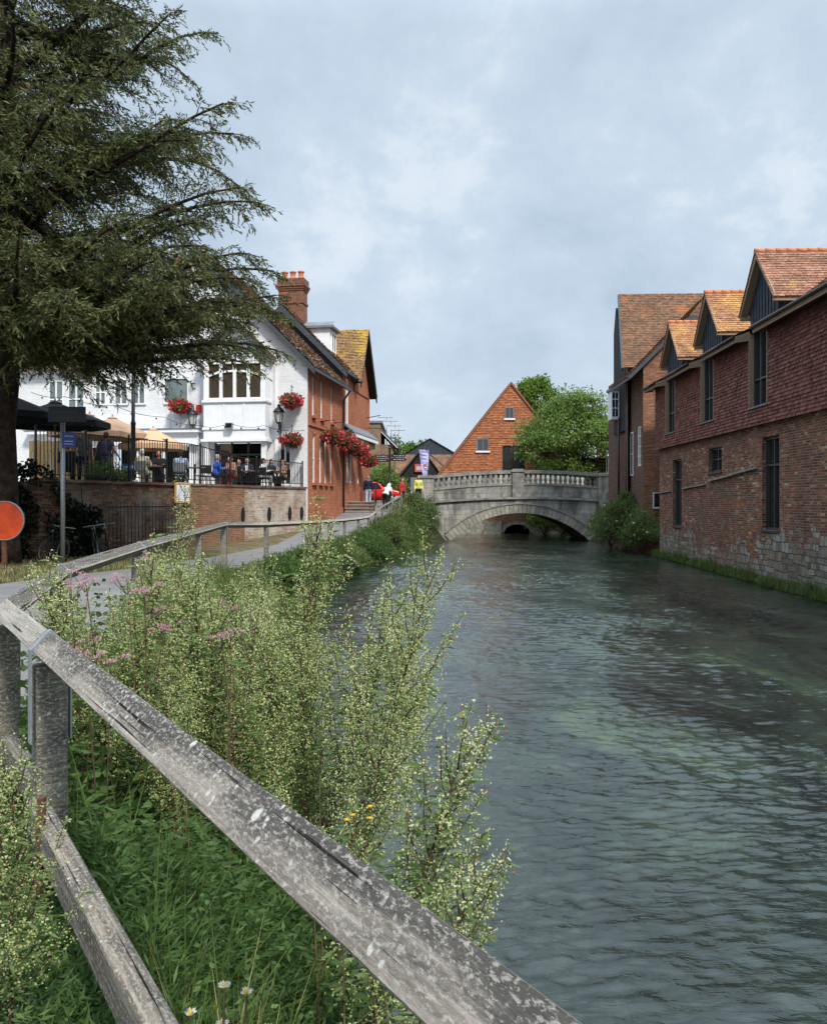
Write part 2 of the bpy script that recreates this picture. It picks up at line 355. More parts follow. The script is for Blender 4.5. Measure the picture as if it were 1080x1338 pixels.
m_leaf('red_flower', (.50, .02, .05), (.68, .06, .10), (.78, .22, .24), .6, .25, 3.)
m_leaf('pink_flower', (.42, .2, .25), (.55, .34, .38), (.66, .5, .52), .6, .3, 3.)
m_leaf('yellow_flower', (.6, .4, .02), (.75, .52, .03), (.8, .62, .1), .6, .3, 3.)
m_leaf('white_flower', (.55, .55, .5), (.7, .7, .64), (.8, .8, .76), .6, .3, 3.)
m_plain('weed_stem', (.12, .1, .05), .7, .2, var=.3, scale=20)
m_plain('red_stem', (.11, .065, .045), .7, .2, var=.3, scale=20)
for k, c in dict(skin=(.48, .28, .2), skin_ruddy=(.5, .22, .16), hair_grey=(.34, .33, .32), hair_white=(.7, .68, .62), hair_brown=(.09, .05, .03), hair_dark=(.03, .022, .018),
                 cloth_sage=(.12, .15, .12), cloth_navy=(.015, .02, .045), cloth_black=(.015, .015, .017), cloth_blue=(.04, .13, .5), cloth_light_blue=(.35, .45, .62),
                 cloth_cream=(.62, .55, .42), cloth_white=(.75, .75, .74), cloth_purple=(.09, .07, .13), cloth_grey=(.2, .2, .21), cloth_jeans=(.1, .15, .26),
                 cloth_pattern=(.36, .22, .16), cloth_red=(.42, .03, .03), cloth_pale_jeans=(.36, .44, .56)).items():
    m_plain(k, c, .8 if k.startswith('cloth') else .6, .2, var=.1, scale=14)
# ------------------------------------------------------------------ mesh helpers
def put(o, **kw):
    COL.objects.link(o)
    for k, v in kw.items():
        if v: o[k] = v
    return o
def tag(o, label=None, category=None, group=None, kind=None):
    for k, v in (('label', label), ('category', category), ('group', group), ('kind', kind)):
        if v: o[k] = v
    return o
def thing(name, loc, label, category, group=None, rz=0.):
    o = bpy.data.objects.new(name, None); COL.objects.link(o)
    o.empty_display_size = .1; o.location = loc; o.rotation_euler = (0, 0, rz)
    return tag(o, label, category, group)
def world_of(o):
    w = Matrix.Translation(o.location) @ o.rotation_euler.to_matrix().to_4x4()
    return world_of(o.parent) @ w if o.parent else w
def np_mesh(name, V, F):
    """V n x 3, F m x k array"""
    V = np.asarray(V, dtype=np.float32); F = np.asarray(F, dtype=np.int32)
    me = bpy.data.meshes.new(name); k = F.shape[1]
    me.vertices.add(len(V)); me.vertices.foreach_set('co', V.ravel())
    me.loops.add(F.size); me.loops.foreach_set('vertex_index', F.ravel())
    me.polygons.add(len(F)); me.polygons.foreach_set('loop_start', np.arange(0, F.size, k, dtype=np.int32))
    me.polygons.foreach_set('loop_total', np.full(len(F), k, dtype=np.int32))
    me.update(calc_edges=True); return me
def np_obj(name, V, F, mats, parent=None, mi=None, smooth=False, world=False):
    V = np.asarray(V, dtype=np.float64)
    if parent is not None and world:
        A = np.array(world_of(parent).inverted()); V = V @ A[:3, :3].T + A[:3, 3]
    me = np_mesh(name, V, F)
    for m in (mats if isinstance(mats, (list, tuple)) else [mats]): me.materials.append(M[m])
    if mi is not None: me.polygons.foreach_set('material_index', np.asarray(mi, dtype=np.int32))
    if smooth: me.polygons.foreach_set('use_smooth', np.ones(len(me.polygons), dtype=bool))
    o = bpy.data.objects.new(name, me); COL.objects.link(o); o.parent = parent
    return o

class MB:
    def __init__(s, mat=None, T=None):
        s.v = []; s.f = []; s.mi = []; s.sm = []; s.mats = []; s.T = T; s.cur = 0; s.along = None
        if mat: s.use(mat)
    def use(s, mat):
        if mat not in s.mats: s.mats.append(mat)
        s.cur = s.mats.index(mat); return s
    def V(s, pts):
        i = len(s.v)
        for p in pts:
            p = Vector(p); s.v.append(s.T @ p if s.T else p)
        return i
    def F(s, ids, smooth=False):
        s.f.append(tuple(ids)); s.mi.append(s.cur); s.sm.append(smooth)
    def poly(s, pts):
        i = s.V(pts); s.F(range(i, i + len(pts))); return s
    def box(s, x0, x1, y0, y1, z0, z1):
        i = s.V([(x, y, z) for z in (z0, z1) for y in (y0, y1) for x in (x0, x1)])
        for q in ((0, 2, 3, 1), (4, 5, 7, 6), (0, 1, 5, 4), (2, 6, 7, 3), (0, 4, 6, 2), (1, 3, 7, 5)): s.F([i + k for k in q])
        return s
    def bar(s, a, b, w, h, up=(0, 0, 1), ends=True):
        """a rectangular bar from a to b"""
        a = Vector(a); b = Vector(b); d = (b - a).normalized(); up = Vector(up)
        sd = d.cross(up)
        if sd.length < 1e-4: sd = d.cross(Vector((1, 0, 0)))
        sd.normalize(); u = sd.cross(d).normalized()
        i = s.V([p + sd * (w / 2 * x) + u * (h / 2 * y) for p in (a, b) for x, y in ((-1, -1), (1, -1), (1, 1), (-1, 1))])
        for k in range(4): s.F((i + k, i + (k + 1) % 4, i + 4 + (k + 1) % 4, i + 4 + k))
        if ends: s.F((i + 3, i + 2, i + 1, i)); s.F((i + 4, i + 5, i + 6, i + 7))
        return s
    def tube(s, pts, r, n=6, caps=True, smooth=True):
        pts = [Vector(p) for p in pts]; rs = r if isinstance(r, (list, tuple)) else [r] * len(pts)
        base = None; i0 = len(s.v)
        for k, p in enumerate(pts):
            d = (pts[min(k + 1, len(pts) - 1)] - pts[max(k - 1, 0)])
            d = d.normalized() if d.length > 1e-9 else Vector((0, 0, 1))
            if base is None:
                base = d.cross(Vector((0, 0, 1)))
                if base.length < .05: base = d.cross(Vector((1, 0, 0)))
            base = (base - d * base.dot(d)); base.normalize(); o = d.cross(base)
            s.V([p + (base * math.cos(2 * math.pi * j / n) + o * math.sin(2 * math.pi * j / n)) * rs[k] for j in range(n)])
        for k in range(len(pts) - 1):
            for j in range(n):
                a = i0 + k * n + j; b = i0 + k * n + (j + 1) % n
                s.F((a, b, b + n, a + n), smooth)
        if caps:
            s.F([i0 + j for j in reversed(range(n))]); s.F([i0 + (len(pts) - 1) * n + j for j in range(n)])
        return s
    def lathe(s, c, prof, n=12, smooth=True):
        c = Vector(c); i0 = len(s.v)
        for r, z in prof: s.V([c + Vector((r * math.cos(2 * math.pi * j / n), r * math.sin(2 * math.pi * j / n), z)) for j in range(n)])
        for k in range(len(prof) - 1):
            for j in range(n):
                a = i0 + k * n + j; b = i0 + k * n + (j + 1) % n
                s.F((a, b, b + n, a + n), smooth)
        s.F([i0 + j for j in reversed(range(n))]); s.F([i0 + (len(prof) - 1) * n + j for j in range(n)])
        return s
    def ball(s, c, rx, ry=None, rz=None, n=10, m=7):
        ry = ry or rx; rz = rz or rx; c = Vector(c)
        prof = [(math.sin(math.pi * k / m), -math.cos(math.pi * k / m)) for k in range(m + 1)]
        i0 = len(s.v)
        for r, z in prof: s.V([c + Vector((max(r, .02) * rx * math.cos(2 * math.pi * j / n), max(r, .02) * ry * math.sin(2 * math.pi * j / n), z * rz)) for j in range(n)])
        for k in range(m):
            for j in range(n):
                a = i0 + k * n + j; b = i0 + k * n + (j + 1) % n
                s.F((a, b, b + n, a + n), True)
        return s
    def prism(s, poly, vec):
        """extrude a planar polygon along vec"""
        n = len(poly); vec = Vector(vec); i = s.V(poly); j = s.V([Vector(p) + vec for p in poly])
        s.F([i + k for k in reversed(range(n))]); s.F([j + k for k in range(n)])
        for k in range(n): s.F((i + k, i + (k + 1) % n, j + (k + 1) % n, j + k))
        return s
    def wall(s, o, u, n, W, z0, z1, holes=(), depth=.25, skip_back=True, thick=None):
        """a vertical wall face from o along u (unit), facing n, with rectangular openings (u0,u1,z0,z1) and their reveals"""
        o = Vector(o); u = Vector(u); n = Vector(n)
        us = sorted({0., W, *[h[0] for h in holes], *[h[1] for h in holes]}); us = [a for a in us if 0 <= a <= W]
        zs = sorted({z0, z1, *[h[2] for h in holes], *[h[3] for h in holes]}); zs = [a for a in zs if z0 <= a <= z1]
        pt = lambda a, z, d=0.: o + u * a + Vector((0, 0, z)) - n * d
        flip = u.cross(Vector((0, 0, 1))).dot(n) < 0
        def q(*p):
            p = list(p)
            if flip: p.reverse()
            s.poly(p)
        for a, b in zip(us, us[1:]):
            for c, d in zip(zs, zs[1:]):
                m = ((a + b) / 2, (c + d) / 2)
                if any(h[0] < m[0] < h[1] and h[2] < m[1] < h[3] for h in holes): continue
                q(pt(a, c), pt(b, c), pt(b, d), pt(a, d))
        for a, b, c, d in holes:
            q(pt(a, c), pt(a, c, depth), pt(b, c, depth), pt(b, c)); q(pt(a, d, depth), pt(a, d), pt(b, d), pt(b, d, depth))
            q(pt(a, c, depth), pt(a, c), pt(a, d), pt(a, d, depth)); q(pt(b, c), pt(b, c, depth), pt(b, d, depth), pt(b, d))
        return s
    def build(s, name, parent=None, world=False, bevel=0., label=None):
        me = bpy.data.meshes.new(name)
        vs = s.v
        if parent is not None and world:
            A = world_of(parent).inverted(); vs = [A @ p for p in vs]
        me.from_pydata([tuple(p) for p in vs], [], s.f)
        for m in s.mats: me.materials.append(M[m])
        me.polygons.foreach_set('material_index', s.mi); me.polygons.foreach_set('use_smooth', s.sm)
        uv = me.uv_layers.new(name='UVMap'); Z = Vector((0, 0, 1)); data = np.zeros((len(me.loops), 2), dtype=np.float32)
        for p in me.polygons:
            nn = p.normal
            if s.along is not None and abs(nn.dot(s.along)) < .9: t = s.along; uu = (Z - t * Z.dot(t)).normalized(); ss = t.cross(uu); q = round(math.atan2(nn.dot(uu), nn.dot(ss)) / (math.pi / 4)) * math.pi / 4; b = uu * math.cos(q) - ss * math.sin(q)
            elif abs(nn.z) > .985: t = Vector((1, 0, 0)); b = Vector((0, 1, 0))
            else: t = Z.cross(nn).normalized(); b = nn.cross(t)
            for li in p.loop_indices:
                co = me.vertices[me.loops[li].vertex_index].co; data[li] = (co.dot(t), co.dot(b))
        uv.data.foreach_set('uv', data.ravel())
        o = bpy.data.objects.new(name, me); COL.objects.link(o); o.parent = parent
        if bevel:
            b = o.modifiers.new('bevel', 'BEVEL'); b.width = bevel; b.segments = 2; b.limit_method = 'ANGLE'; b.angle_limit = R(40)
        if label: o['label'] = label
        return o

def tiles(a, b, c, d, tw, th, lift=.03, jitter=.006, scallop=None, sag=0.):
    """overlapping tiles over the quad a(b.left) b(b.right) c(t.right) d(t.left); returns V, F arrays (quads)"""
    a, b, c, d = [np.array(p, dtype=float) for p in (a, b, c, d)]
    nrm = np.cross(b - a, d - a); nrm /= np.linalg.norm(nrm)
    H = max(np.linalg.norm(d - a), np.linalg.norm(c - b)); rows = max(1, int(round(H / th)))
    V = []; F = []
    for r in range(rows):
        t0 = r / rows; t1 = min(1., (r + 1.25) / rows)
        L0 = a + (d - a) * t0; R0 = b + (c - b) * t0; L1 = a + (d - a) * t1; R1 = b + (c - b) * t1
        W = np.linalg.norm(R0 - L0)
        if W < .05: continue
        cnt = max(1, int(round(W / tw))); off = .5 if r % 2 else 0.
        edges = [0.] + [(k + off) / cnt for k in range(0 if off else 1, cnt)] + [1.]
        edges = sorted({min(max(e, 0.), 1.) for e in edges})
        wob = sag * math.sin(r * 1.7)
        for e0, e1 in zip(edges, edges[1:]):
            if e1 - e0 < 1e-4: continue
            g = .004 / max(W, .1); j = rng.normal(0, jitter, 4)
            q0 = L0 + (R0 - L0) * (e0 + g); q1 = L0 + (R0 - L0) * (e1 - g); q2 = L1 + (R1 - L1) * (e1 - g); q3 = L1 + (R1 - L1) * (e0 + g)
            up = (q3 - q0); i = len(V)
            dn = up * (j[2] * .6 + wob)
            if scallop and scallop(r, rows):
                mid = (q0 + q1) / 2
                low0 = q0 + up * .22; low1 = q1 + up * .22
                V += [low0 + nrm * (lift + j[0]), mid + dn + nrm * (lift + j[0]), low1 + nrm * (lift + j[1]), q2 + nrm * .004, q3 + nrm * .004,
                      low0, mid + dn, low1]
                F += [(i, i + 1, i + 2, i + 2), (i, i + 2, i + 3, i + 4), (i + 5, i + 6, i + 1, i), (i + 6, i + 7, i + 2, i + 1)]
            else:
                V += [q0 + dn + nrm * (lift + j[0]), q1 + dn + nrm * (lift + j[1]), q2 + nrm * .004, q3 + nrm * .004, q0 + dn, q1 + dn]
                F += [(i, i + 1, i + 2, i + 3), (i + 4, i + 5, i + 1, i)]
    return np.array(V), F
def tile_obj(name, quads, mat, tw, th, parent=None, world=False, **kw):
    Vs = []; Fs = []; k = 0
    for q in quads:
        V, F = tiles(*q, tw, th, **kw)
        if len(V) == 0: continue
        Vs.append(V); Fs += [tuple(x + k for x in f) for f in F]; k += len(V)
    V = np.concatenate(Vs)
    if parent is not None and world:
        A = np.array(world_of(parent).inverted()); V = V @ A[:3, :3].T + A[:3, 3]
    me = bpy.data.meshes.new(name)
    me.from_pydata(V.tolist(), [], [f if f[2] != f[3] else f[:3] for f in Fs])
    me.materials.append(M[mat])
    o = bpy.data.objects.new(name, me); COL.objects.link(o); o.parent = parent
    return o

# ---- foliage arrays
def unit(a): return a / np.maximum(np.linalg.norm(a, axis=-1, keepdims=True), 1e-9)
def leaf_quads(Pt, D, L, W, fold=0.):
    """diamond leaves: base Pt, direction D, length L, width W"""
    n = len(Pt); D = unit(D); rnd = rng.normal(size=(n, 3)); S = unit(np.cross(D, rnd))
    L = np.broadcast_to(np.asarray(L, dtype=float), (n,))[:, None]; W = np.broadcast_to(np.asarray(W, dtype=float), (n,))[:, None]
    mid = Pt + D * L * .45
    V = np.stack([Pt, mid + S * W / 2, Pt + D * L, mid - S * W / 2], 1).reshape(-1, 3)
    return V, np.arange(4 * n).reshape(n, 4)
def buds(Pt, s):
    """small four-sided buds"""
    n = len(Pt); s = np.broadcast_to(np.asarray(s, dtype=float), (n,))[:, None, None]
    base = np.array([(1, 1, 1), (-1, -1, 1), (-1, 1, -1), (1, -1, -1)], dtype=float)
    th = rng.uniform(0, 6.283, n); c, sn = np.cos(th), np.sin(th); B = np.repeat(base[None], n, 0)
    x = B[:, :, 0] * c[:, None] - B[:, :, 1] * sn[:, None]; y = B[:, :, 0] * sn[:, None] + B[:, :, 1] * c[:, None]
    B = np.stack([x, y, B[:, :, 2]], 2) * s * rng.uniform(.6, 1.3, (n, 1, 1))
    V = (Pt[:, None] + B).reshape(-1, 3)
    T = np.array([(0, 1, 2), (0, 3, 1), (0, 2, 3), (1, 3, 2)]); F = (np.arange(n)[:, None, None] * 4 + T[None]).reshape(-1, 3)
    return V, F
def cat(parts):
    V = []; F = []; k = 0
    for v, f in parts:
        if len(v) == 0: continue
        V.append(v); F.append(f + k); k += len(v)
    return np.concatenate(V), np.concatenate(F)
def interp(x, pts):
    xs = [p[0] for p in pts]; ys = [p[1] for p in pts]
    return float(np.interp(x, xs, ys))
def children(o): return [c for c in list(o.children)]
def copy_tree(o, parent=None):
    c = o.copy(); COL.objects.link(c); c.parent = parent
    for ch in children(o): copy_tree(ch, c)
    return c
# ------------------------------------------------------------------ camera, light, sky
cam = bpy.data.objects.new('camera', bpy.data.cameras.new('camera')); COL.objects.link(cam)
cam.location = (0, 0, CAMZ); cam.rotation_euler = (R(90), 0, 0)
cam.data.sensor_fit = 'HORIZONTAL'; cam.data.sensor_width = 36; cam.data.lens = 36; cam.data.shift_y = -15 / 1080
cam.data.clip_start = .05; cam.data.clip_end = 2000
scene.camera = cam
SUN_EL, SUN_AZ = R(47), R(152)          # azimuth clockwise from +Y: behind the camera, a little to its right
sl = bpy.data.lights.new('sun', 'SUN'); sl.energy = 2.3; sl.angle = R(8); sl.color = (1, .945, .86)
so = bpy.data.objects.new('sun', sl); COL.objects.link(so)
sd = Vector((math.sin(SUN_AZ) * math.cos(SUN_EL), math.cos(SUN_AZ) * math.cos(SUN_EL), math.sin(SUN_EL)))
so.rotation_euler = sd.to_track_quat('Z', 'Y').to_euler(); so.location = sd * 60
W = bpy.data.worlds.new('World'); scene.world = W; W.use_nodes = True
def build_world():
    n = NT.__new__(NT); n.t = W.node_tree; n._tc = None; n.t.nodes.clear()
    out = n.n('ShaderNodeOutputWorld'); bg = n.n('ShaderNodeBackground')
    sky = n.n('ShaderNodeTexSky', sky_type='NISHITA'); sky.sun_disc = False
    sky.sun_elevation = SUN_EL; sky.sun_rotation = SUN_AZ; sky.air_density = 1.; sky.dust_density = 2.
    g = n.tc('Generated'); s = n.sep(g)
    # the cloud deck: flattened towards the horizon like a real layer overhead
    den = n.math('ADD', n.math('MAXIMUM', s[2], 0.), .5)
    cx = n.n('ShaderNodeCombineXYZ'); n.set(cx.inputs[0], n.math('DIVIDE', s[0], den)); n.set(cx.inputs[1], n.math('DIVIDE', s[1], den))
    v = cx.outputs[0]
    big = n.noise(n.map(v, (1., .8, 1), (.35, 1.3, 0)), 2.6, 7, .6, .25)
    fine = n.noise(n.map(v, (1, 1, 1), (3.1, .4, 0)), 7.5, 7, .62, .2)
    f = n.math('ADD', n.math('MULTIPLY', big, .72), n.math('MULTIPLY', fine, .28))
    cloud = n.ramp(f, [(.36, (2.65, 3.25, 4.0)), (.44, (3.05, 3.7, 4.4)), (.50, (3.3, 3.95, 4.65)), (.53, (3.45, 4.1, 4.8)), (.575, (4.1, 4.6, 5.15)), (.64, (4.5, 4.85, 5.3))])
    lowband = n.ramp(s[2], [(.0, (3.5, 4.1, 4.8)), (.30, (3.5, 4.1, 4.8)), (.6, (3.4, 4.05, 4.8))])
    cloud = n.mix(n.ramp(s[2], [(.02, .55), (.3, .0)]), cloud, lowband)
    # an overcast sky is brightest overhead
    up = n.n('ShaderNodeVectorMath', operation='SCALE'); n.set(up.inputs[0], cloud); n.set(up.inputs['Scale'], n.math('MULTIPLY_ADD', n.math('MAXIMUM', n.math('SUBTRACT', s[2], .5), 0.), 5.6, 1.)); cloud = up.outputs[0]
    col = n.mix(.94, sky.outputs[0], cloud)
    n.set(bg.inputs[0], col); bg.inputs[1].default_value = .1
    n.t.links.new(bg.outputs[0], out.inputs[0])
build_world()
scene.view_settings.view_transform = 'Standard'; scene.view_settings.look = 'None'
scene.view_settings.gamma = 1; scene.view_settings.exposure = .85
try: scene.view_settings.use_curve_mapping = False
except Exception: pass
scene.cycles.use_denoising = True
scene.cycles.max_bounces = 6; scene.cycles.diffuse_bounces = 3; scene.cycles.glossy_bounces = 3; scene.cycles.transmission_bounces = 3
scene.cycles.sample_clamp_direct = 6; scene.cycles.sample_clamp_indirect = 4
scene.cycles.caustics_reflective = False; scene.cycles.caustics_refractive = False

# ------------------------------------------------------------------ ground plan
FENCE = [(3.3, -3.2, 2.05), (1.84, -1.81, 2.05), (-1.376, 3.11, 2.05), (-1.93, 3.92, 2.07), (-2.53, 5.93, 2.08), (-2.89, 8.7, 2.1), (-3.43, 13.2, 2.1), (-3.87, 16.9, 2.1),
         (-3.56, 20., 2.01), (-3.1, 25., 1.93), (-2.9, 28.5, 1.87), (-2.67, 32., 1.83), (-2.3, 34.6, 1.83), (-2.0, 37., 1.85), (-1.55, 41., 2.30), (-.75, 45., 2.80)]   # x, y, z of the top rail
EDGE = [(-6, 6.5), (-3, 3.6), (0, 1.2), (2, .2), (3.5, -.3), (6, -.75), (9, -1.3), (12, -1.6), (16, -2.1), (22, -2.6), (26, -2.55), (31, -1.85), (36, -1.1), (40, -.35), (46, 1.0), (50, 1.7), (54, 2.3), (66, 2.3)]
PATHZ = [(-10, 1.0), (17, 1.0), (20, .95), (25, .9), (32, .92), (37, 1.2), (41, 1.5), (45, 1.95), (49, 2.38), (70, 2.38)]
edge_x = lambda y: interp(y, EDGE)
path_z = lambda y: interp(y, PATHZ)
_fy = sorted((p[1], p[0]) for p in FENCE)
fence_x = lambda y: interp(y, _fy + [(50, .2), (54, .4), (66, .4)])
def path_l(y): return interp(y, [(-10, -9.), (8, -9.), (15.6, -7.9), (20.6, -6.6), (30, -5.3), (37, -5.0), (66, -5.)])
def ground_z(x, y):
    zp = path_z(y)
    if x <= fence_x(y): return zp
    fx, ex = fence_x(y), edge_x(y)
    t = min(1.3, (x - fx) / max(ex - fx, .3))
    return zp + (-.12 - zp) * (t ** 1.25)
ys = list(np.concatenate([np.arange(-10, 10, .5), np.arange(10, 66.1, 1.)]))
def strip(name, cols, mat, kind='structure', jit=0.):
    """a ground sheet: at every y a row of (x, z)"""
    V = []; k = None
    for y in ys:
        row = cols(y); k = len(row)
        for x, z in row: V.append((x, y, z + (jit * (noise.noise(Vector((x * 1.7, y * 1.7, 3))) if jit else 0))))
    F = [(i * k + j, i * k + j + 1, (i + 1) * k + j + 1, (i + 1) * k + j) for i in range(len(ys) - 1) for j in range(k - 1)]
    return tag(np_obj(name, V, F, mat, smooth=True), kind=kind)
def ground_cols(y):
    fx, pl, zp, ex = fence_x(y), path_l(y), path_z(y), edge_x(y)
    ms = [(x, zp + (.0 if x > -11 else .05)) for x in (-90, -40, -20, -14)] + [(pl - d, zp + .02) for d in (2.5, 1.5, .8, .3)] + [(pl, zp - .01), (pl + .1, zp - .05)]
    return ms + [(fx - .45, zp - .05), (fx - .35, zp)]
strip('grass_verge', ground_cols, 'verge_earth', jit=.05)
strip('riverbank', lambda y: [(fence_x(y) - .36 + (edge_x(y) + .36 - fence_x(y)) * t, ground_z(fence_x(y) + (edge_x(y) - fence_x(y)) * t, y)) for t in (0, .12, .25, .4, .55, .7, .85, 1., 1.15)] + [(edge_x(y) + 1., -.7)], 'bank_soil', jit=.08)
strip('footpath', lambda y: [(path_l(y) + (fence_x(y) - .38 - path_l(y)) * t, path_z(y) + .012 + .03 * math.sin(t * math.pi)) for t in (0, .25, .5, .75, 1)], 'asphalt_path')
# river: bed and moving surface
bed = MB('riverbed'); bed.box(-8, 16, -30, 66, -1.2, -.75); tag(bed.build('riverbed'), kind='structure')
def river():
    yy = np.concatenate([np.arange(-30, 1, 3.), np.arange(1, 9, .021), np.arange(9, 20, .04), np.arange(20, 40, .085), np.arange(40, 66.3, .5)])
    V = []; nx = 400
    for y in yy:
        for k in range(nx):
            t = k / (nx - 1); x = -3.2 + 17.2 * t ** 1.45
            q = Vector((x * .9, y * .55, 0)); z = 0.
            if y > .5:
                dd = noise.noise(Vector((x * .35, y * .3, 2))); g_ = .75 + .6 * dd; xx = x + .35 * noise.noise(Vector((x * .8, y * .8, 6))); yy_ = y + .5 * dd
                z = .03 * noise.noise(q) + g_ * (.021 * noise.noise(Vector((xx * 1.8 + 7, yy_ * 3.3, 1.3))) + .026 * (.3 - abs(noise.noise(Vector((xx * 2.6, yy_ * 5.2, 4.1))))) + .019 * noise.noise(Vector((xx * 5.2, yy_ * 9.6, 8.1))) + (.014 * noise.noise(Vector((xx * 8.6, yy_ * 16., 2.1))) if y < 32 else 0) + (.009 * noise.noise(Vector((xx * 15., yy_ * 27., 5.1))) if y < 12 else 0))
                z += .006 * (1 - abs(noise.noise(Vector((x * 1.6 + .4 * y, y * 2.3, 9)))) * 2)
            V.append((x, y, z))
    F = [(i * nx + j, i * nx + j + 1, (i + 1) * nx + j + 1, (i + 1) * nx + j) for i in range(len(yy) - 1) for j in range(nx - 1)]
    tag(np_obj('river_water', V, F, 'river_water', smooth=True), kind='structure')
river()
far = MB('verge_earth')
far.box(-300, 300, 66, 420, 1.2, 2.3); far.box(12.2, 300, -30, 66, -1., .9)
tag(far.build('far_ground'), kind='structure')
rd = MB('asphalt_path'); rd.box(-60, .9, 51.5, 58.8, 1.0, 2.40); rd.box(12.6, 60, 53.4, 58.8, 1.0, 2.62)
tag(rd.build('road'), kind='structure')

# ------------------------------------------------------------------ riverside fence
def fence():
    t = thing('riverside_fence', (-1.33, 2.98, 1.0), 'weathered grey post and rail fence winding along the riverbank path', 'fence')
    rd_ = .064
    def rail(name, a, b, mats):
        """squared timber set on its corner, arrises worn round"""
        a, b = Vector(a), Vector(b); L = (b - a).length; k = max(1, int(L / .09)) if L < 5 else int(L / .5)
        d = (b - a).normalized(); side = d.cross(Vector((0, 0, 1))).normalized(); up = side.cross(d).normalized()
        pts = []
        for q in range(4):           # set on its corner, so that rain runs off both upper faces
            an = math.pi / 2 + q * math.pi / 2
            for e in (-.16, 0, .16): pts.append((math.cos(an + e) * rd_ * (1 - abs(e) * .55), math.sin(an + e) * rd_ * (1 - abs(e) * .55)))
        mb = MB(mats[0]); mb.use(mats[1]); n = len(pts); mb.along = d
        for s in range(k + 1):
            c = a.lerp(b, s / k)
            for j, (x, y) in enumerate(pts):
                w = 1 + .05 * noise.noise(Vector((s * .35 * (L / k) / .09, j // 3 * 5.3, a.x * 3))) + (.035 * noise.noise(Vector((s * 1.1, j * 2.3, a.y))) if j % 3 == 1 else 0)
                mb.V([c + side * x * w + up * y * w])
        for s in range(k):
            for j in range(n):
                mx = (pts[j][0] + pts[(j + 1) % n][0]) / 2; mb.cur = 1 if (mx > 0 and pts[j][1] > 0) else 0
                p = s * n + j; q2 = s * n + (j + 1) % n
                mb.F((p, q2, q2 + n, p + n), False)
        mb.cur = 0; mb.F(range(n)); mb.F([k * n + j for j in reversed(range(n))])
        return mb.build(name, t, True)
    for i, (p, q) in enumerate(zip(FENCE, FENCE[1:])):
        a, b = Vector(p), Vector(q); d = (b - a).normalized()
        e0 = .0 if i else 0; mats = ('rail_wood', 'rail_wood_dark') if i < 2 else ('pale_rail_wood', 'rail_wood')
        rail('top_rail', a + d * .012, b - d * .012, mats)
        if i < 3:
            z = path_z((p[1] + q[1]) / 2); lo0 = Vector((p[0], p[1], path_z(p[1]) + .45)); lo1 = Vector((q[0], q[1], path_z(q[1]) + .45))
            if i in (0, 1):     # the near bay: a plain sawn board, a little askew
                off = Vector((-.04, -.025, 0))
            else: off = Vector((0, 0, 0))
            m = MB('low_rail_wood'); dd = (lo1 - lo0).normalized(); m.along = dd
            m.bar(lo0 + dd * .03 + off, lo1 - dd * .03 + off, .07, .115 if i < 3 else .09); m.build('lower_rail', t, True, bevel=.008)
    posts = [(3.3, -3.2), (1.84, -1.81), (-1.355, 3.08), (-1.92, 3.90), (-2.50, 5.83), (-2.89, 8.7), (-3.43, 13.2), (-3.87, 16.9), (-3.56, 20.), (-3.1, 25.), (-2.9, 28.5), (-2.67, 32.), (-2.3, 34.6), (-2.0, 37.), (-1.78, 39.), (-1.55, 41.), (-1.15, 43.), (-.75, 45.)]
    fz = sorted((p[1], p[2]) for p in FENCE)
    for x, y in posts:
        top = interp(y, fz) - .06; w = .108 if y < 8 else .10
        m = MB('post_wood'); hw = w / 2
        dx, dy = (fence_x(y + .3) - fence_x(y - .3)), .6; l = math.hypot(dx, dy); c, s = dx / l, dy / l
        if y < 4: c, s = -.56, .83
        pz = (path_z(y) - .3)
        q = [(x + c * u - s * v, y + s * u + c * v) for u, v in ((-hw, -hw), (hw, -hw), (hw, hw), (-hw, hw))]
        i = m.V([(a, b, pz) for a, b in q] + [(a, b, top) for a, b in q])
        for k in range(4): m.F((i + k, i + (k + 1) % 4, i + 4 + (k + 1) % 4, i + 4 + k))
        m.F((i + 4, i + 5, i + 6, i + 7)); m.build('post', t, True, bevel=.006)
    # galvanised straps bent over the rail joints
    for (p, dr) in ((FENCE[2], (.56, -.83, 0)), (FENCE[4], (.3, -.95, 0)), (FENCE[5], (.1, -.99, 0)), (FENCE[7], (0, -1, 0))):
        c = Vector(p); d = Vector(dr).normalized(); side = d.cross(Vector((0, 0, 1))).normalized(); r = rd_ + .005
        c = c + d * (.05 if p is FENCE[2] else 0)
        path = [side * -r + Vector((0, 0, -.34)), side * -r, Vector((0, 0, r)), side * r, side * r + Vector((0, 0, -.34))]
        m = MB('galvanised')
        for a, b in zip(path, path[1:]):
            a, b = c + a, c + b; n = d.cross(b - a).normalized() * .0035
            m.prism([a - d * .022 + n, a + d * .022 + n, b + d * .022 + n, b - d * .022 + n], n * -2)
        m.build('metal_strap', t, True)
    m = MB('rusty_iron'); m.bar((-1.27, 2.78, .85), (-1.25, 2.78, 1.6), .03, .02); m.build('iron_stake', t, True)
fence()
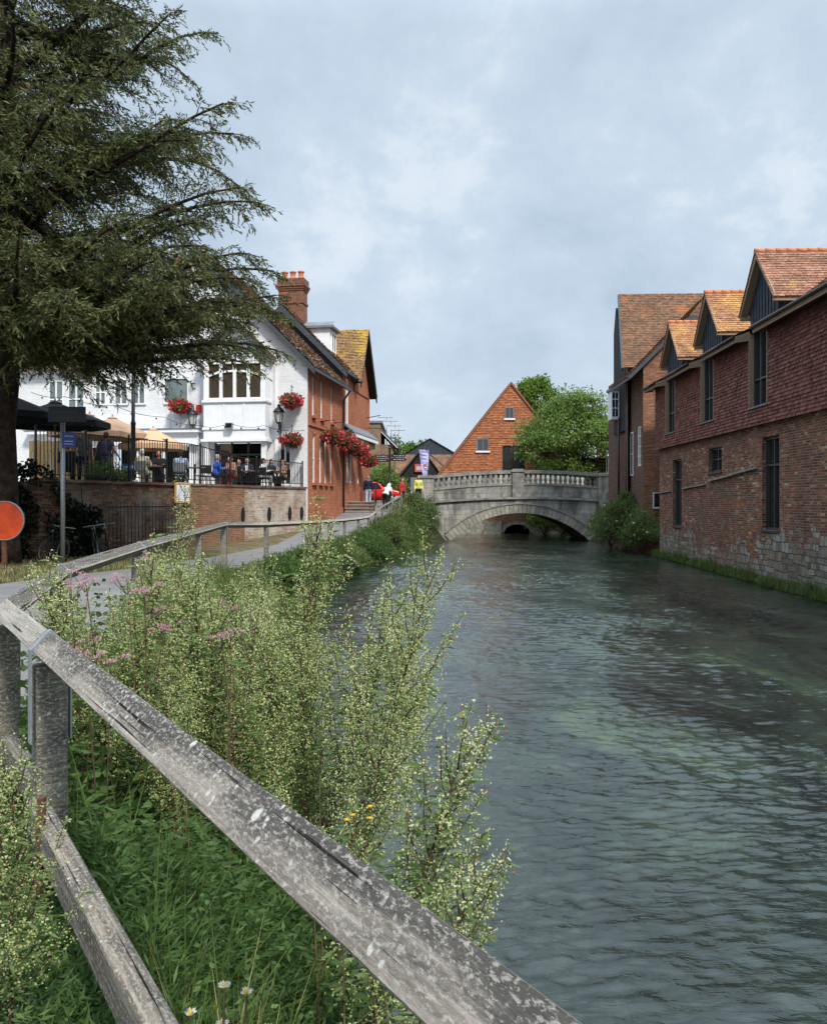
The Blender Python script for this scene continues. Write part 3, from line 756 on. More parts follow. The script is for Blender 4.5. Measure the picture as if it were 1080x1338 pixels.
# ------------------------------------------------------------------ tile-hung building on the river, other bank
def river_building():
    rz = -math.atan(.044)
    t = thing('riverside_building', (11.454, 38.5, 0), 'long brick building in the river with dark tile-hung upper floor and three dormers', 'building', rz=rz)
    T = world_of(t)       # local: x away from the river, y along the wall (negative = towards the camera)
    Y0 = -30.             # the end nearest the camera
    yl = lambda Y: (Y - 38.5) / math.cos(rz)
    L = -Y0
    wins = [(24.95, 26.5), (30.05, 31.6), (35.2, 36.75)]
    # brick storey
    low = [(24.5, 25.87, 1.69, 4.56), (34.85, 36.2, 1.48, 4.37), (29.7, 31.2, 3.65, 4.55), (15.2, 16.6, 1.69, 4.56)]
    holes = [(yl(a) - Y0, yl(b) - Y0, c, d) for a, b, c, d in low]
    m = MB('river_wall_brick')
    m.wall((0, Y0, 0), (0, 1, 0), (-1, 0, 0), L, -.9, 5.05, holes, .32)
    m.poly([(0, 0, -.9), (12, 0, -.9), (12, 0, 5.05), (0, 0, 5.05)][::-1]); m.poly([(0, Y0, -.9), (12, Y0, -.9), (12, Y0, 5.05), (0, Y0, 5.05)])
    m.build('brick_wall', t)
    # ragged ledge where the wall once stepped, a proud course of pale stone
    m = MB('stone_rubble')
    a0 = None
    for Y, z in ((26.2, 3.64), (27.6, 3.56), (29.2, 3.44), (31.0, 3.34)):
        if a0: m.bar((-.04, yl(a0[0]), a0[1]), (-.04, yl(Y), z), .12, .07)
        a0 = (Y, z)
    m.build('stone_ledge', t); m = MB('stone_rubble'); a0 = None
    for Y, z in ((31.5, 3.22), (33., 3.16), (34.6, 3.1)):
        if a0: m.bar((-.03, yl(a0[0]), a0[1]), (-.03, yl(Y), z), .1, .055)
        a0 = (Y, z)
    m.build('stone_ledge', t)
    m = MB('stone_rubble'); m.bar((-.03, yl(36.4), 3.02), (-.03, yl(38.3), 2.96), .09, .05); m.build('stone_ledge', t)
    # low plinth of rubble at the water with a mossy top
    m = MB('moss')
    pts = []
    for k in range(61):
        Y = 8.5 + k * .5; pts.append((yl(Y), .22 + .12 * noise.noise(Vector((Y * .8, 0, 0))), .13 + .1 * noise.noise(Vector((Y * .9, 5, 0)))))
    for (y0, w0, h0), (y1, w1, h1) in zip(pts, pts[1:]):
        m.poly([(-w0, y0, -.4), (-w1, y1, -.4), (-w1, y1, h1 * .6), (-w0, y0, h0 * .6)]); m.poly([(-w0, y0, h0 * .6), (-w1, y1, h1 * .6), (.01, y1, h1 + .12), (.01, y0, h0 + .12)])
    m.build('mossy_plinth', t)
    for a, b, c, d in low:      # dark framed fixed lights set deep in the brick
        a, b = yl(a), yl(b); g = MB('window_glass'); g.poly([(.2, a + .05, c + .05), (.2, b - .05, c + .05), (.2, b - .05, d - .05), (.2, a + .05, d - .05)][::-1])
        f = MB('dark_frame')
        for y0, y1, z0, z1 in ((a, b, c, c + .08), (a, b, d - .08, d), (a, a + .08, c + .08, d - .08), (b - .08, b, c + .08, d - .08), ((a + b) / 2 - .03, (a + b) / 2 + .03, c + .08, d - .08), (a + .08, (a + b) / 2 - .03, d - .9 if d - c > 2 else (c + d) / 2, d - .84 if d - c > 2 else (c + d) / 2 + .04), ((a + b) / 2 + .03, b - .08, d - .9 if d - c > 2 else (c + d) / 2, d - .84 if d - c > 2 else (c + d) / 2 + .04)):
            f.box(.12, .23, y0 + .002, y1 - .002, z0 + .002, z1 - .002)
        fo = f.build('window', t)
        g.build('pane', fo)
        s = MB('dark_frame'); s.box(-.05, .12, a - .02, b + .02, c - .06, c - .002); s.build('sill', fo)
    # tile-hung storey, a little proud
    px = -.16; z0, z1 = 4.98, 7.95
    hol = [(yl(a) - Y0, yl(b) - Y0, 5.55, z1) for a, b in wins]
    m = MB('black_timber'); m.wall((px, Y0, 0), (0, 1, 0), (-1, 0, 0), L + .12, z0, z1, hol, .38)
    m.poly([(px, Y0, z0), (px, .12, z0), (.02, .12, z0), (.02, Y0, z0)]); m.poly([(px, .12, z0), (px, .12, z1), (8, .12, z1), (8, .12, z0)][::-1])
    m.build('upper_wall', t)
    quads = []
    ed = sorted(wins); ylo = yl(10.)
    quads.append(((px, .12, z0 - .03), (px, ylo, z0 - .03), (px, ylo, 5.5), (px, .12, 5.5)))
    prev = ylo; segs = []
    for a, b in ed:
        segs.append((prev, yl(a) - .02)); prev = yl(b) + .02
    segs.append((prev, .12))
    for y0, y1 in segs: quads.append(((px, y1, 5.5), (px, y0, 5.5), (px, y0, z1 - .02), (px, y1, z1 - .02)))
    quads.append(((.02, .125, z0), (px, .125, z0), (px, .125, z1), (.02, .125, z1)))
    sc = lambda r, rows: rows > 8 and r in range(int(rows * .35), int(rows * .35) + 7)
    tile_obj('tile_hanging', quads, 'hung_tile', .175, .112, t, scallop=sc, lift=.034, jitter=.006)
    for a, b in wins:
        a, b = yl(a), yl(b); c, d = 5.55, z1
        g = MB('dark_frame')
        for y0, y1, q0, q1 in ((a + .05, b - .05, c, c + .07), (a + .05, a + .12, c + .07, d), (b - .12, b - .05, c + .07, d), ((a + b) / 2 + .1, (a + b) / 2 + .16, c + .07, d), (a + .12, (a + b) / 2 + .1, c + .85, c + .9), ((a + b) / 2 + .16, b - .12, c + .85, c + .9)):
            g.box(px + .12, px + .24, y0, y1, q0, q1)
        fo = g.build('window', t)
        for e0, e1 in ((a - .001, a + .049), (b - .049, b + .001)): f = MB('oak'); f.box(px - .03, px + .38, e0, e1, c, d); f.build('jamb', fo)
        g = MB('window_glass'); g.poly([(px + .2, a + .1, c + .05), (px + .2, a + .1, d), (px + .2, b - .1, d), (px + .2, b - .1, c + .05)]); g.build('pane', fo)
        s = MB('lead_grey'); s.box(px - .07, px + .12, a - .03, b + .03, c - .05, c - .003); s.build('sill', fo)
    # low-pitched main roof with deep boarded eaves between the windows
    m = MB('slate')
    tn = math.tan(R(25)); xe = -.62; ze = 7.86; xr = 5.2; zr = ze + (xr - xe) * tn
    m.poly([(px, .5, ze + .46 * tn), (px, Y0, ze + .46 * tn), (xr, Y0, zr), (xr, .5, zr)]); m.poly([(xr, .5, zr), (xr, Y0, zr), (11.5, Y0, 7.4), (11.5, .5, 7.4)])
    m.poly([(px, .45, 7.9), (11.5, .45, 7.4), (xr, .45, zr - .02)])
    m.build('main_roof', t)
    # the near end carries a steeper roof that ends in a pale verge
    yv = yl(21.9); tv = math.tan(R(39)); xs_, zs_ = -.5, 7.93; xt = 4.6; zt = zs_ + (xt - xs_) * tv
    tile_obj('steep_roof', [((xs_, yv, zs_), (xs_, Y0, zs_), (xt, Y0, zt), (xt, yv, zt))], 'pink_tile', .175, .125, t, lift=.028)
    m = MB('oak'); m.bar((xs_, yv + .05, zs_ - .07), (xt, yv + .05, zt - .07), .06, .2, up=(0, 1, 0)); m.use('slate_cladding'); m.poly([(px, yv - .02, 7.9), (xt, yv - .02, 7.9), (xt, yv - .02, zt - .1), (xs_ + .3, yv - .02, zs_ + .2)]); m.build('verge', t)
    es = []; prev = Y0
    for a, b in ed: es.append((prev, yl(a) + .02)); prev = yl(b) - .02
    es.append((prev, .5))
    rows = []
    for y0, y1 in es:
        m = MB('oak')
        m.box(xe, xe + .035, y0, y1, ze - .20, ze - .0)                                  # fascia
        m.use('dark_frame'); m.poly([(xe + .035, y0, ze - .17), (xe + .035, y1, ze - .17), (px, y1, 7.78), (px, y0, 7.78)])    # soffit
        m.use('oak'); m.prism([(xe, y0 + .001, ze - .2), (px, y0 + .001, 7.72), (px, y0 + .001, 8.02), (xe, y0 + .001, ze)], (0, .03, 0)); m.prism([(xe, y1 - .031, ze - .2), (px, y1 - .031, 7.72), (px, y1 - .031, 8.02), (xe, y1 - .031, ze)], (0, .03, 0))
        m.use('black_metal'); m.tube([(xe - .05, y0, ze - .03), (xe - .05, y1, ze - .03)], .055, 6)
        m.build('eaves', t)
        rows.append(((xe - .02, y1, ze + .02), (xe - .02, y0, ze + .02), (px + .5, y0, ze + .02 + (px + .52 - xe) * tn), (px + .5, y1, ze + .02 + (px + .52 - xe) * tn)))
    tile_obj('eaves_tiling', rows, 'brown_tile', .17, .12, t)
    # dormers over the windows
    for i, (a, b) in enumerate(wins):
        y0, y1 = yl(a) - .55, yl(b) + .55; yc = (y0 + y1) / 2; hw = (y1 - y0) / 2; zf = 8.62; za = 10.28; x0 = px + .16; ov = .24
        tl = 'pink_tile' if i in (0, 3, 4) else 'dormer_tile'
        m = MB('slate_cladding')
        m.poly([(x0, y1 - .2, 7.95), (x0, y0 + .2, 7.95), (x0, y0 + .2, zf + .24), (x0, yc, za - .02), (x0, y1 - .2, zf + .24)][::-1])
        for k in range(1, 9):
            yy = y0 + .2 + (2 * hw - .4) * k / 9; zt = zf + .1 + (za - .32 - zf) * (1 - abs(yy - yc) / (hw - .2)); m.bar((x0 - .012, yy, 7.97), (x0 - .012, yy, zt - .05), .045, .025, up=(1, 0, 0))
        m.poly([(x0, y0 + .2, 7.9), (4.8, y0 + .2, 7.9), (4.8, y0 + .2, zf + .1), (x0, y0 + .2, zf + .1)]); m.poly([(x0, y1 - .2, 7.9), (4.8, y1 - .2, 7.9), (4.8, y1 - .2, zf + .1), (x0, y1 - .2, zf + .1)][::-1])
        m.use('dark_frame'); m.box(x0 - .05, x0 + .1, y0 + .25, y1 - .25, 7.95, 8.16)
        d = m.build('dormer', t)
        # barge boards and their pale soffits
        m = MB('oak')
        for s in (1, -1):
            e = yc + s * hw; xf = x0 - ov
            A = Vector((xf, e + s * .12, zf - .1)); B = Vector((xf, yc, za + .02))
            m.prism([A, A + Vector((0, 0, .2)), B + Vector((0, 0, .08)), B + Vector((0, 0, -.16))], (.04, 0, 0))
            m.poly([(xf + .04, e + s * .1, zf - .06), (x0, e + s * .1, zf - .06), (x0, yc, za - .1), (xf + .04, yc, za - .1)][::s])
            m.box(xf, 4.6, min(e, e + s * .12), max(e, e + s * .12), zf - .13, zf - .02)
        m.build('bargeboard', d)
        xf = x0 - ov - .04
        q = []
        for s in (1, -1):
            e = yc + s * (hw + .16); zz = zf - .02
            lo0, lo1, hi0, hi1 = Vector((xf, e, zz)), Vector((4.8, e, zz)), Vector((xf, yc, za + .1)), Vector((4.8, yc, za + .1))
            q.append((lo0, lo1, hi1, hi0) if s < 0 else (lo1, lo0, hi0, hi1))
        tile_obj('roof', q, tl, .175, .125, d, lift=.028)
        m = MB('terracotta' if i != 1 else 'oak'); m.cur = 0
        m = MB('terracotta')
        k = 0
        while xf + k * .32 < 4.7: m.tube([(xf + k * .32, yc, za + .09), (xf + k * .32 + .305, yc, za + .09)], .085, 8); k += 1
        m.build('ridge_tile', d)
river_building()

# ------------------------------------------------------------------ older brick house just beyond it
def old_house():
    t = thing('old_brick_house', (11.4, 41, .4), 'tall old brick house with steep brown tiled roof between the long building and the bridge', 'house')
    rz = math.atan(.044)
    dy = Vector((.044, 1, 0)).normalized(); dx = Vector((1, -.044, 0)).normalized()
    C = Vector((11.39, 41, 0))
    # wing: gable towards the camera, river side wall with sash windows
    m = MB('old_house_brick')
    zE = 9.55; zH = 11.6
    m.poly([C + Vector((0, 0, -.5)), C + dx * 6 + Vector((0, 0, -.5)), C + dx * 6 + Vector((0, 0, zH)), C + dx * (zH - zE) + Vector((0, 0, zH)), C + Vector((0, 0, zE))])
    m.build('gable_wall', t, True)
    hole = [(.45, 1.25, 4.35, 6.35)]
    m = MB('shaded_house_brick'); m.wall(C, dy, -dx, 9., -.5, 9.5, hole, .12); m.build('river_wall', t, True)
    def win(u0, u1, z0, z1, name='window', proud=.03, bars=(2, 4), base=C):
        f = MB('white_frame'); p = lambda u, z, d: base + dy * u + Vector((0, 0, z)) - dx * d
        fr = .07
        for a, b, c, d in ((u0, u1, z0, z0 + fr), (u0, u1, z1 - fr, z1), (u0, u0 + fr, z0 + fr, z1 - fr), (u1 - fr, u1, z0 + fr, z1 - fr)):
            f.prism([p(a, c, proud), p(b, c, proud), p(b, d, proud), p(a, d, proud)], dx * .06)
        for k in range(1, bars[0]): u = u0 + (u1 - u0) * k / bars[0]; f.prism([p(u - .02, z0 + fr, proud - .01), p(u + .02, z0 + fr, proud - .01), p(u + .02, z1 - fr, proud - .01), p(u - .02, z1 - fr, proud - .01)], dx * .03)
        for k in range(1, bars[1]): z = z0 + (z1 - z0) * k / bars[1]; f.prism([p(u0 + fr, z - .02, proud - .012), p(u1 - fr, z - .02, proud - .012), p(u1 - fr, z + .02, proud - .012), p(u0 + fr, z + .02, proud - .012)], dx * .03)
        fo = f.build(name, t, True)
        g = MB('pale_window_glass'); g.poly([p(u0 + .03, z0 + .03, proud - .045), p(u1 - .03, z0 + .03, proud - .045), p(u1 - .03, z1 - .03, proud - .045), p(u0 + .03, z1 - .03, proud - .045)][::-1]); g.build('pane', fo, True)
        return fo
    win(.45, 1.25, 4.35, 6.35, proud=-.02)
    win(2.2, 2.9, 3.9, 6.2, bars=(1, 2))
    # narrow upper part at the bridge end, timbered and dark
    m = MB('black_timber')
    Bq = C + dy * 3.6 - dx * .12
    m.prism([Bq + Vector((0, 0, 6.4)), Bq + dy * 3.2 + Vector((0, 0, 6.4)), Bq + dy * 3.2 + Vector((0, 0, 12.2)), Bq + dy * 2.6 + Vector((0, 0, 13.6)), Bq + Vector((0, 0, 9.7))], dx * .11)
    m.build('timber_gable', t, True)
    f = MB('white_board'); p0 = C + dy * 5.2 - dx * .13
    f.prism([p0 + Vector((0, 0, 7.15)), p0 + dy * 1.1 + Vector((0, 0, 7.15)), p0 + dy * 1.1 + Vector((0, 0, 8.75)), p0 + Vector((0, 0, 8.75))], -dx * .42)
    f.use('lead_grey'); f.prism([p0 - dy * .06 + Vector((0, 0, 8.752)), p0 + dy * 1.16 + Vector((0, 0, 8.752)), p0 + dy * 1.16 + Vector((0, 0, 8.9)), p0 - dy * .06 + Vector((0, 0, 8.9))], -dx * .5)
    ow = f.build('oriel_window', t, True)
    g = MB('window_glass'); q = p0 - dy * .004
    for a, b in ((.07, .2), (.24, .37)):
        for c, d in ((7.3, 7.75), (7.8, 8.25), (8.3, 8.65)): g.poly([q - dx * a + Vector((0, 0, c)), q - dx * b + Vector((0, 0, c)), q - dx * b + Vector((0, 0, d)), q - dx * a + Vector((0, 0, d))])
    g.build('pane', ow, True)
    # roofs
    Z = lambda z: Vector((0, 0, z))
    A0 = C - dx * .75 - dy * .25 + Z(8.75); A1 = C + dx * 3.95 - dy * .25 + Z(13.45)
    hip0 = C + dx * 2.15 - dy * .25 + Z(11.65)
    top = C + dx * 3.95 + dy * 3. + Z(13.45)
    B0 = A0 + dy * 4.5
    tile_obj('wing_roof', [(B0, A0, hip0, B0 + (hip0 - A0)), (B0 + (hip0 - A0), hip0, top, top + dy * 1.4)], 'brown_tile', .18, .13, t, True)
    tile_obj('hip_roof', [(hip0, C + dx * 5.8 - dy * .25 + Z(11.65), top + dx * .02, top)], 'brown_tile', .18, .13, t, True)
    m = MB('white_board'); m.prism([C - dy * .03 + dx * .9 + Z(10.35), C - dy * .03 + dx * 2.5 + Z(10.35), C - dy * .03 + dx * 2.5 + Z(11.5), C - dy * .03 + dx * 2.05 + Z(11.5)], -dy * .05)
    m.use('dark_barge'); d = (A1 - A0).normalized(); m.bar(A0 + Z(-.1), hip0 + Z(-.1), .06, .16, up=d.cross(dy)); m.bar(A0 - Z(.12), B0 - Z(.12), .05, .14)
    m.bar(hip0 + Z(-.08), hip0 + dx * 3.6 + Z(-.08), .05, .14)
    m.build('bargeboard', t, True)
    RL, EL = P(808, 384, 46.6), P(813, 480, 43.6)
    tile_obj('main_roof', [(EL, EL + Vector((7, -.3, 0)), RL + Vector((7, -.3, 0)), RL)], 'brown_tile', .18, .13, t, True)
    m = MB('brown_tile'); bk = RL + Vector((1.0, 3.2, -4.6)); m.poly([RL, RL + Vector((7, -.3, 0)), bk + Vector((7, 0, 0)), bk]); m.build('back_roof', t, True)
    m = MB('dark_barge'); m.bar(EL - Vector((.02, 0, .1)), RL - Vector((.02, 0, .1)), .09, .2); m.bar(RL - Vector((.02, 0, .1)), bk - Vector((.02, 0, .1)), .09, .2)
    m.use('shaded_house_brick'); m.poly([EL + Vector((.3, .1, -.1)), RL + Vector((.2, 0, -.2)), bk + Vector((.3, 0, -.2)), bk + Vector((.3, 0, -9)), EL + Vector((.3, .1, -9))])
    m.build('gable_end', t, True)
    m = MB('black_metal'); q = C + dy * 3.5 - dx * .09; m.tube([q + Z(9.3), q + Z(.5)], .05, 6); q = C + dy * 5. - dx * .2; m.tube([q + Z(7.2), q + Z(1.5)], .06, 6); m.build('drainpipe', t, True)
    # small lean-to window at the foot, by the long building
    m = MB('white_frame'); q = C + dx * .45 - dy * .05; m.prism([q + Z(2.2), q + dx * .62 + Z(2.2), q + dx * .62 + Z(3.0), q + Z(3.0)], -dy * .08)
    fo = m.build('low_window', t, True); m = MB('window_glass'); q = q - dy * .085 + dx * .05; m.poly([q + Z(2.28), q + dx * .52 + Z(2.28), q + dx * .52 + Z(2.96), q + Z(2.96)]); m.build('pane', fo, True)
old_house()

def corner_shop():
    t = thing('corner_shop', (14.2, 60, 2.4), 'low white bay-windowed shopfront beyond the bridge parapet', 'building')
    S = Matrix.Translation((1.05, 0, 1.25))
    m = MB('shaded_house_brick'); m.box(14.6, 22, 60.2, 66, 2.3, 8.2); m.build('wall', t, True)
    m = MB('white_board', S); m.box(12.95, 14.6, 59.4, 60.198, 1.0, 3.4); m.box(12.85, 14.7, 59.3, 60.198, 4.55, 4.8)
    for x in (12.95, 13.45, 13.98, 14.5): m.box(x, x + .1, 59.4, 59.5, 3.4, 4.55)
    m.box(13.05, 14.5, 59.41, 59.49, 3.95, 4.02); m.box(12.95, 13.04, 60.08, 60.19, 3.4, 4.55)
    b = m.build('bay_window', t, True)
    g = MB('pale_window_glass', S); g.poly([(13., 59.47, 3.4), (14.55, 59.47, 3.4), (14.55, 59.47, 4.55), (13., 59.47, 4.55)]); g.poly([(12.98, 59.5, 3.4), (12.98, 60.19, 3.4), (12.98, 60.19, 4.55), (12.98, 59.5, 4.55)][::-1]); g.build('pane', b, True)
    m = MB('lead_grey', S); m.box(12.75, 14.8, 59.2, 60.197, 4.803, 4.95); m.build('bay_roof', b, True)
corner_shop()
# ------------------------------------------------------------------ stone bridge
def bridge():
    t = thing('stone_bridge', (6.83, 53, 0), 'grey stone single-arch bridge with balustraded parapet over the river', 'bridge')
    Yf, Yb = 53., 59.2; xc, hs, rise, zs = 6.83, 4.37, 1.72, .08
    Rr = (hs * hs + rise * rise) / (2 * rise); zc = zs + rise - Rr
    arc = lambda th, r: (xc + r * math.sin(th), zc + r * math.cos(th))
    th0 = math.asin(hs / Rr)
    x0, x1 = .35, 13.05
    zstr = lambda x: interp(x, [(.35, 2.33), (3.5, 2.6), (6.83, 2.70), (10, 2.62), (13.05, 2.46)])
    def smooth_curve(pts):
        xs = [p[0] for p in pts]; c = np.polyfit(xs, [p[1] for p in pts], 2); return lambda x: float(np.polyval(c, x))
    zstr = smooth_curve([(.35, 2.33), (3.5, 2.6), (6.83, 2.70), (10, 2.62), (13.05, 2.46)])
    ztop = smooth_curve([(.35, 4.10), (3.5, 4.42), (6.83, 4.57), (10, 4.47), (12.5, 4.30)])
    N = 48; m = MB('bridge_stone')
    ths = [-th0 + 2 * th0 * k / N for k in range(N + 1)]
    ro = Rr + .55
    for Y, sgn in ((Yf, 1), (Yb, -1)):       # spandrel walls
        def q(*p): m.poly(p if sgn > 0 else p[::-1])
        for a, b in zip(ths, ths[1:]):
            xa, za = arc(a, Rr + .3); xb, zb = arc(b, Rr + .3); q((xa, Y, za), (xb, Y, zb), (xb, Y, zstr(xb)), (xa, Y, zstr(xa)))
        xa, za = arc(-th0, Rr + .3); xb, zb = arc(th0, Rr + .3)
        q((x0, Y, -.6), (xa, Y, -.6), (xa, Y, zstr(xa)), (x0, Y, zstr(x0))); q((xb, Y, -.6), (x1, Y, -.6), (x1, Y, zstr(x1)), (xb, Y, zstr(xb)))
    for a, b in zip(ths, ths[1:]):           # barrel
        xa, za = arc(a, Rr); xb, zb = arc(b, Rr); m.poly([(xa, Yf, za), (xa, Yb, za), (xb, Yb, zb), (xb, Yf, zb)])
    xl, _ = arc(-th0, Rr); xr, _ = arc(th0, Rr)
    m.poly([(xl, Yf, -.6), (xl, Yb, -.6), (xl, Yb, zs), (xl, Yf, zs)][::-1]); m.poly([(xr, Yf, -.6), (xr, Yb, -.6), (xr, Yb, zs), (xr, Yf, zs)])
    for k in range(30):
        a, b = x0 + (x1 - x0) * k / 30, x0 + (x1 - x0) * (k + 1) / 30
        m.poly([(a, Yf, zstr(a) + .05), (b, Yf, zstr(b) + .05), (b, Yb, zstr(b) + .05), (a, Yb, zstr(a) + .05)])
    m.build('spandrel_wall', t, True)
    nv = 37; m = MB('voussoir_stone')         # arch ring of cut stones
    for k in range(nv):
        a = -th0 - .02 + (2 * th0 + .04) * k / nv + .0015; b = -th0 - .02 + (2 * th0 + .04) * (k + 1) / nv - .0015
        pr = .06 + (k * 7 % 3) * .004; r1 = Rr + .53 + (k % 3) * .01
        pts = [arc(a, Rr - .004), arc(b, Rr - .004), arc(b, r1), arc(a, r1)]
        m.prism([(x, Yf - pr, z) for x, z in pts], (0, pr + .05, 0))
    m.build('arch_ring', t, True, bevel=.005)
    m = MB('parapet_stone')                   # hood mould over the ring
    for a, b in zip(ths, ths[1:]):
        pts = [arc(a, Rr + .555), arc(b, Rr + .555), arc(b, Rr + .645), arc(a, Rr + .645)]
        m.prism([(x, Yf - .11, z) for x, z in pts], (0, .1, 0))
    m.build('hood_mould', t, True)
    def band(name, mat, zb, zt, yo, yi, xa, xb, n=24):
        m = MB(mat)
        for k in range(n):
            a, b = xa + (xb - xa) * k / n, xa + (xb - xa) * (k + 1) / n
            A = [(a, yo, zb(a)), (a, yi, zb(a)), (a, yi, zt(a)), (a, yo, zt(a))]; B = [(b, y, z) for (_, y, _), z in zip(A, (zb(b), zb(b), zt(b), zt(b)))]
            for i in range(4): m.poly([A[i], B[i], B[(i + 1) % 4], A[(i + 1) % 4]][::-1])
            if k == 0: m.poly(A)
            if k == n - 1: m.poly(B[::-1])
        return m.build(name, t, True)
    band('string_course', 'parapet_stone', lambda x: zstr(x) + .002, lambda x: zstr(x) + .13, Yf - .14, Yf + .3, x0, x1)
    zd = lambda x: ztop(x) - .98
    band('parapet_dado', 'bridge_stone', lambda x: zstr(x) + .131, zd, Yf - .02, Yf + .34, 1.25, 11.85)
    for a, b in ((1.28, 6.30), (7.06, 11.82)):
        band('plinth_course', 'parapet_stone', lambda x: zd(x) + .002, lambda x: zd(x) + .10, Yf - .07, Yf + .38, a, b)
        band('coping', 'parapet_stone', lambda x: ztop(x) - .22, ztop, Yf - .10, Yf + .42, a, b)
        proto = None; n = 15
        for k in range(n):
            x = a + (b - a) * (k + .5) / n; z = zd(x) + .10; h = ztop(x) - .22 - z
            if proto is None:
                m = MB('parapet_stone')
                m.box(-.12, .12, -.12, .12, 0, .07); m.lathe((0, 0, 0), [(.085, .07), (.06, .1), (.11, .2), (.115, .27), (.075, .38), (.055, .47), (.085, .53), (.055, .55), (.09, .59)], 10); m.box(-.11, .11, -.11, .11, .585, .66)
                o = proto = m.build('baluster', t)
            else:
                o = proto.copy(); COL.objects.link(o); o.parent = t
            o.location = Vector((x, Yf + .16, z)) - t.location; o.scale = (1, 1, h / .66)
    for xa, xb, yo in ((.28, 1.26, -.16), (6.31, 7.05, -.14), (11.84, 13.1, -.2)):
        xm = (xa + xb) / 2; zt = ztop(xm) + .04
        m = MB('bridge_stone'); m.box(xa, xb, Yf + yo, Yf + .55, zstr(xm) + .128 if xa > 5 and xa < 8 else .4, zt - .18)
        m.use('parapet_stone'); m.box(xa - .06, xb + .06, Yf + yo - .06, Yf + .61, zt - .178, zt - .04); m.box(xa + .02, xb - .02, Yf + yo + .02, Yf + .53, zt - .038, zt + .03)
        m.build('pier', t, True, bevel=.015)
    band('far_parapet', 'bridge_stone', lambda x: zstr(x) + .06, lambda x: ztop(x) - .1, Yb - .35, Yb - .02, 1., 12.2)
bridge()

# ------------------------------------------------------------------ the mill and what stands behind the bridge
def mill():
    t = thing('tile_hung_mill', (7.8, 66, 0), 'steep gabled mill hung with bright orange tiles behind the bridge', 'mill')
    Y = 66.; ap = Vector((7.78, Y, 11.95)); hw = 5.95; ze = 4.55; sl = (ap.z - ze) / hw
    wins = [('casement_window', 5.05, 6.0, 6.55, 7.55), ('casement_window', 7.3, 8.0, 9.15, 10.05), ('loft_door', 7.1, 8.85, 5.0, 7.0), ('casement_window', 9.3, 10.3, 6.7, 7.6)]
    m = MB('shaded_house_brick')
    m.poly([(ap.x - hw, Y, -.5), (ap.x + hw, Y, -.5), (ap.x + hw, Y, ze), ap, (ap.x - hw, Y, ze)])
    m.poly([(ap.x - hw, Y, -.5), (ap.x - hw, Y, ze), (ap.x - hw, Y + 14, ze), (ap.x - hw, Y + 14, -.5)][::-1]); m.poly([(ap.x + hw, Y, -.5), (ap.x + hw, Y, ze), (ap.x + hw, Y + 14, ze), (ap.x + hw, Y + 14, -.5)])
    m.build('brick_wall', t, True)
    # tile hanging in strips, cut round the openings
    quads = []; zs = sorted({2.9, ze, ap.z, *[w[3] for w in wins], *[w[4] for w in wins]})
    def xl(z): return ap.x - hw if z <= ze else ap.x - (ap.z - z) / sl
    def xr(z): return 2 * ap.x - xl(z)
    y = Y - .05
    for a, b in zip(zs, zs[1:]):
        cuts = sorted((w[1], w[2]) for w in wins if w[3] < (a + b) / 2 < w[4]); pl = None; row = []
        for c, d in cuts: row.append((pl, c)); pl = d
        row.append((pl, None))
        for l, r in row:
            la, lb = (xl(a), xl(b)) if l is None else (l, l); ra, rb = (xr(a), xr(b)) if r is None else (r, r)
            quads.append(((la, y, a), (ra, y, a), (rb, y, b), (lb, y, b)))
    tile_obj('tile_hanging', quads, 'mill_tile', .26, .17, t, True, lift=.045, jitter=.012)
    tile_obj('roof', [((ap.x - hw - .25, Y + 14, ze - .3), (ap.x - hw - .25, Y - .18, ze - .3), ap + Vector((0, -.18, .12)), ap + Vector((0, 14, .12))),
                      ((ap.x + hw + .25, Y - .18, ze - .3), (ap.x + hw + .25, Y + 14, ze - .3), ap + Vector((0, 14, .12)), ap + Vector((0, -.18, .12)))], 'mill_roof_tile', .3, .25, t, True)
    m = MB('mill_roof_tile')
    for s in (-1, 1): m.bar((ap.x + s * (hw + .2), Y - .12, ze - .32), (ap.x, Y - .12, ap.z + .03), .16, .12)
    m.build('verge', t, True)
    for name, a, b, c, d in wins:
        f = MB('lead_grey' if name != 'loft_door' else 'black_timber')
        for p in ((a, b, c, c + .07), (a, b, d - .07, d), (a, a + .07, c + .07, d - .07), (b - .07, b, c + .07, d - .07), ((a + b) / 2 - .03, (a + b) / 2 + .03, c + .07, d - .07)):
            f.box(p[0], p[1], Y - .11, Y - .02, p[2], p[3])
        if name == 'casement_window': f.cur = 0
        f.use('white_paint'); f.box(a - .1, b + .1, Y - .2, Y - .02, c - .12, c - .003)
        fo = f.build(name, t, True)
        g = MB('window_glass' if name != 'loft_door' else 'black_timber'); g.poly([(a + .05, Y - .055, c + .05), (b - .05, Y - .055, c + .05), (b - .05, Y - .055, d - .05), (a + .05, Y - .055, d - .05)]); g.build('pane' if name != 'loft_door' else 'door_leaf', fo, True)
mill()
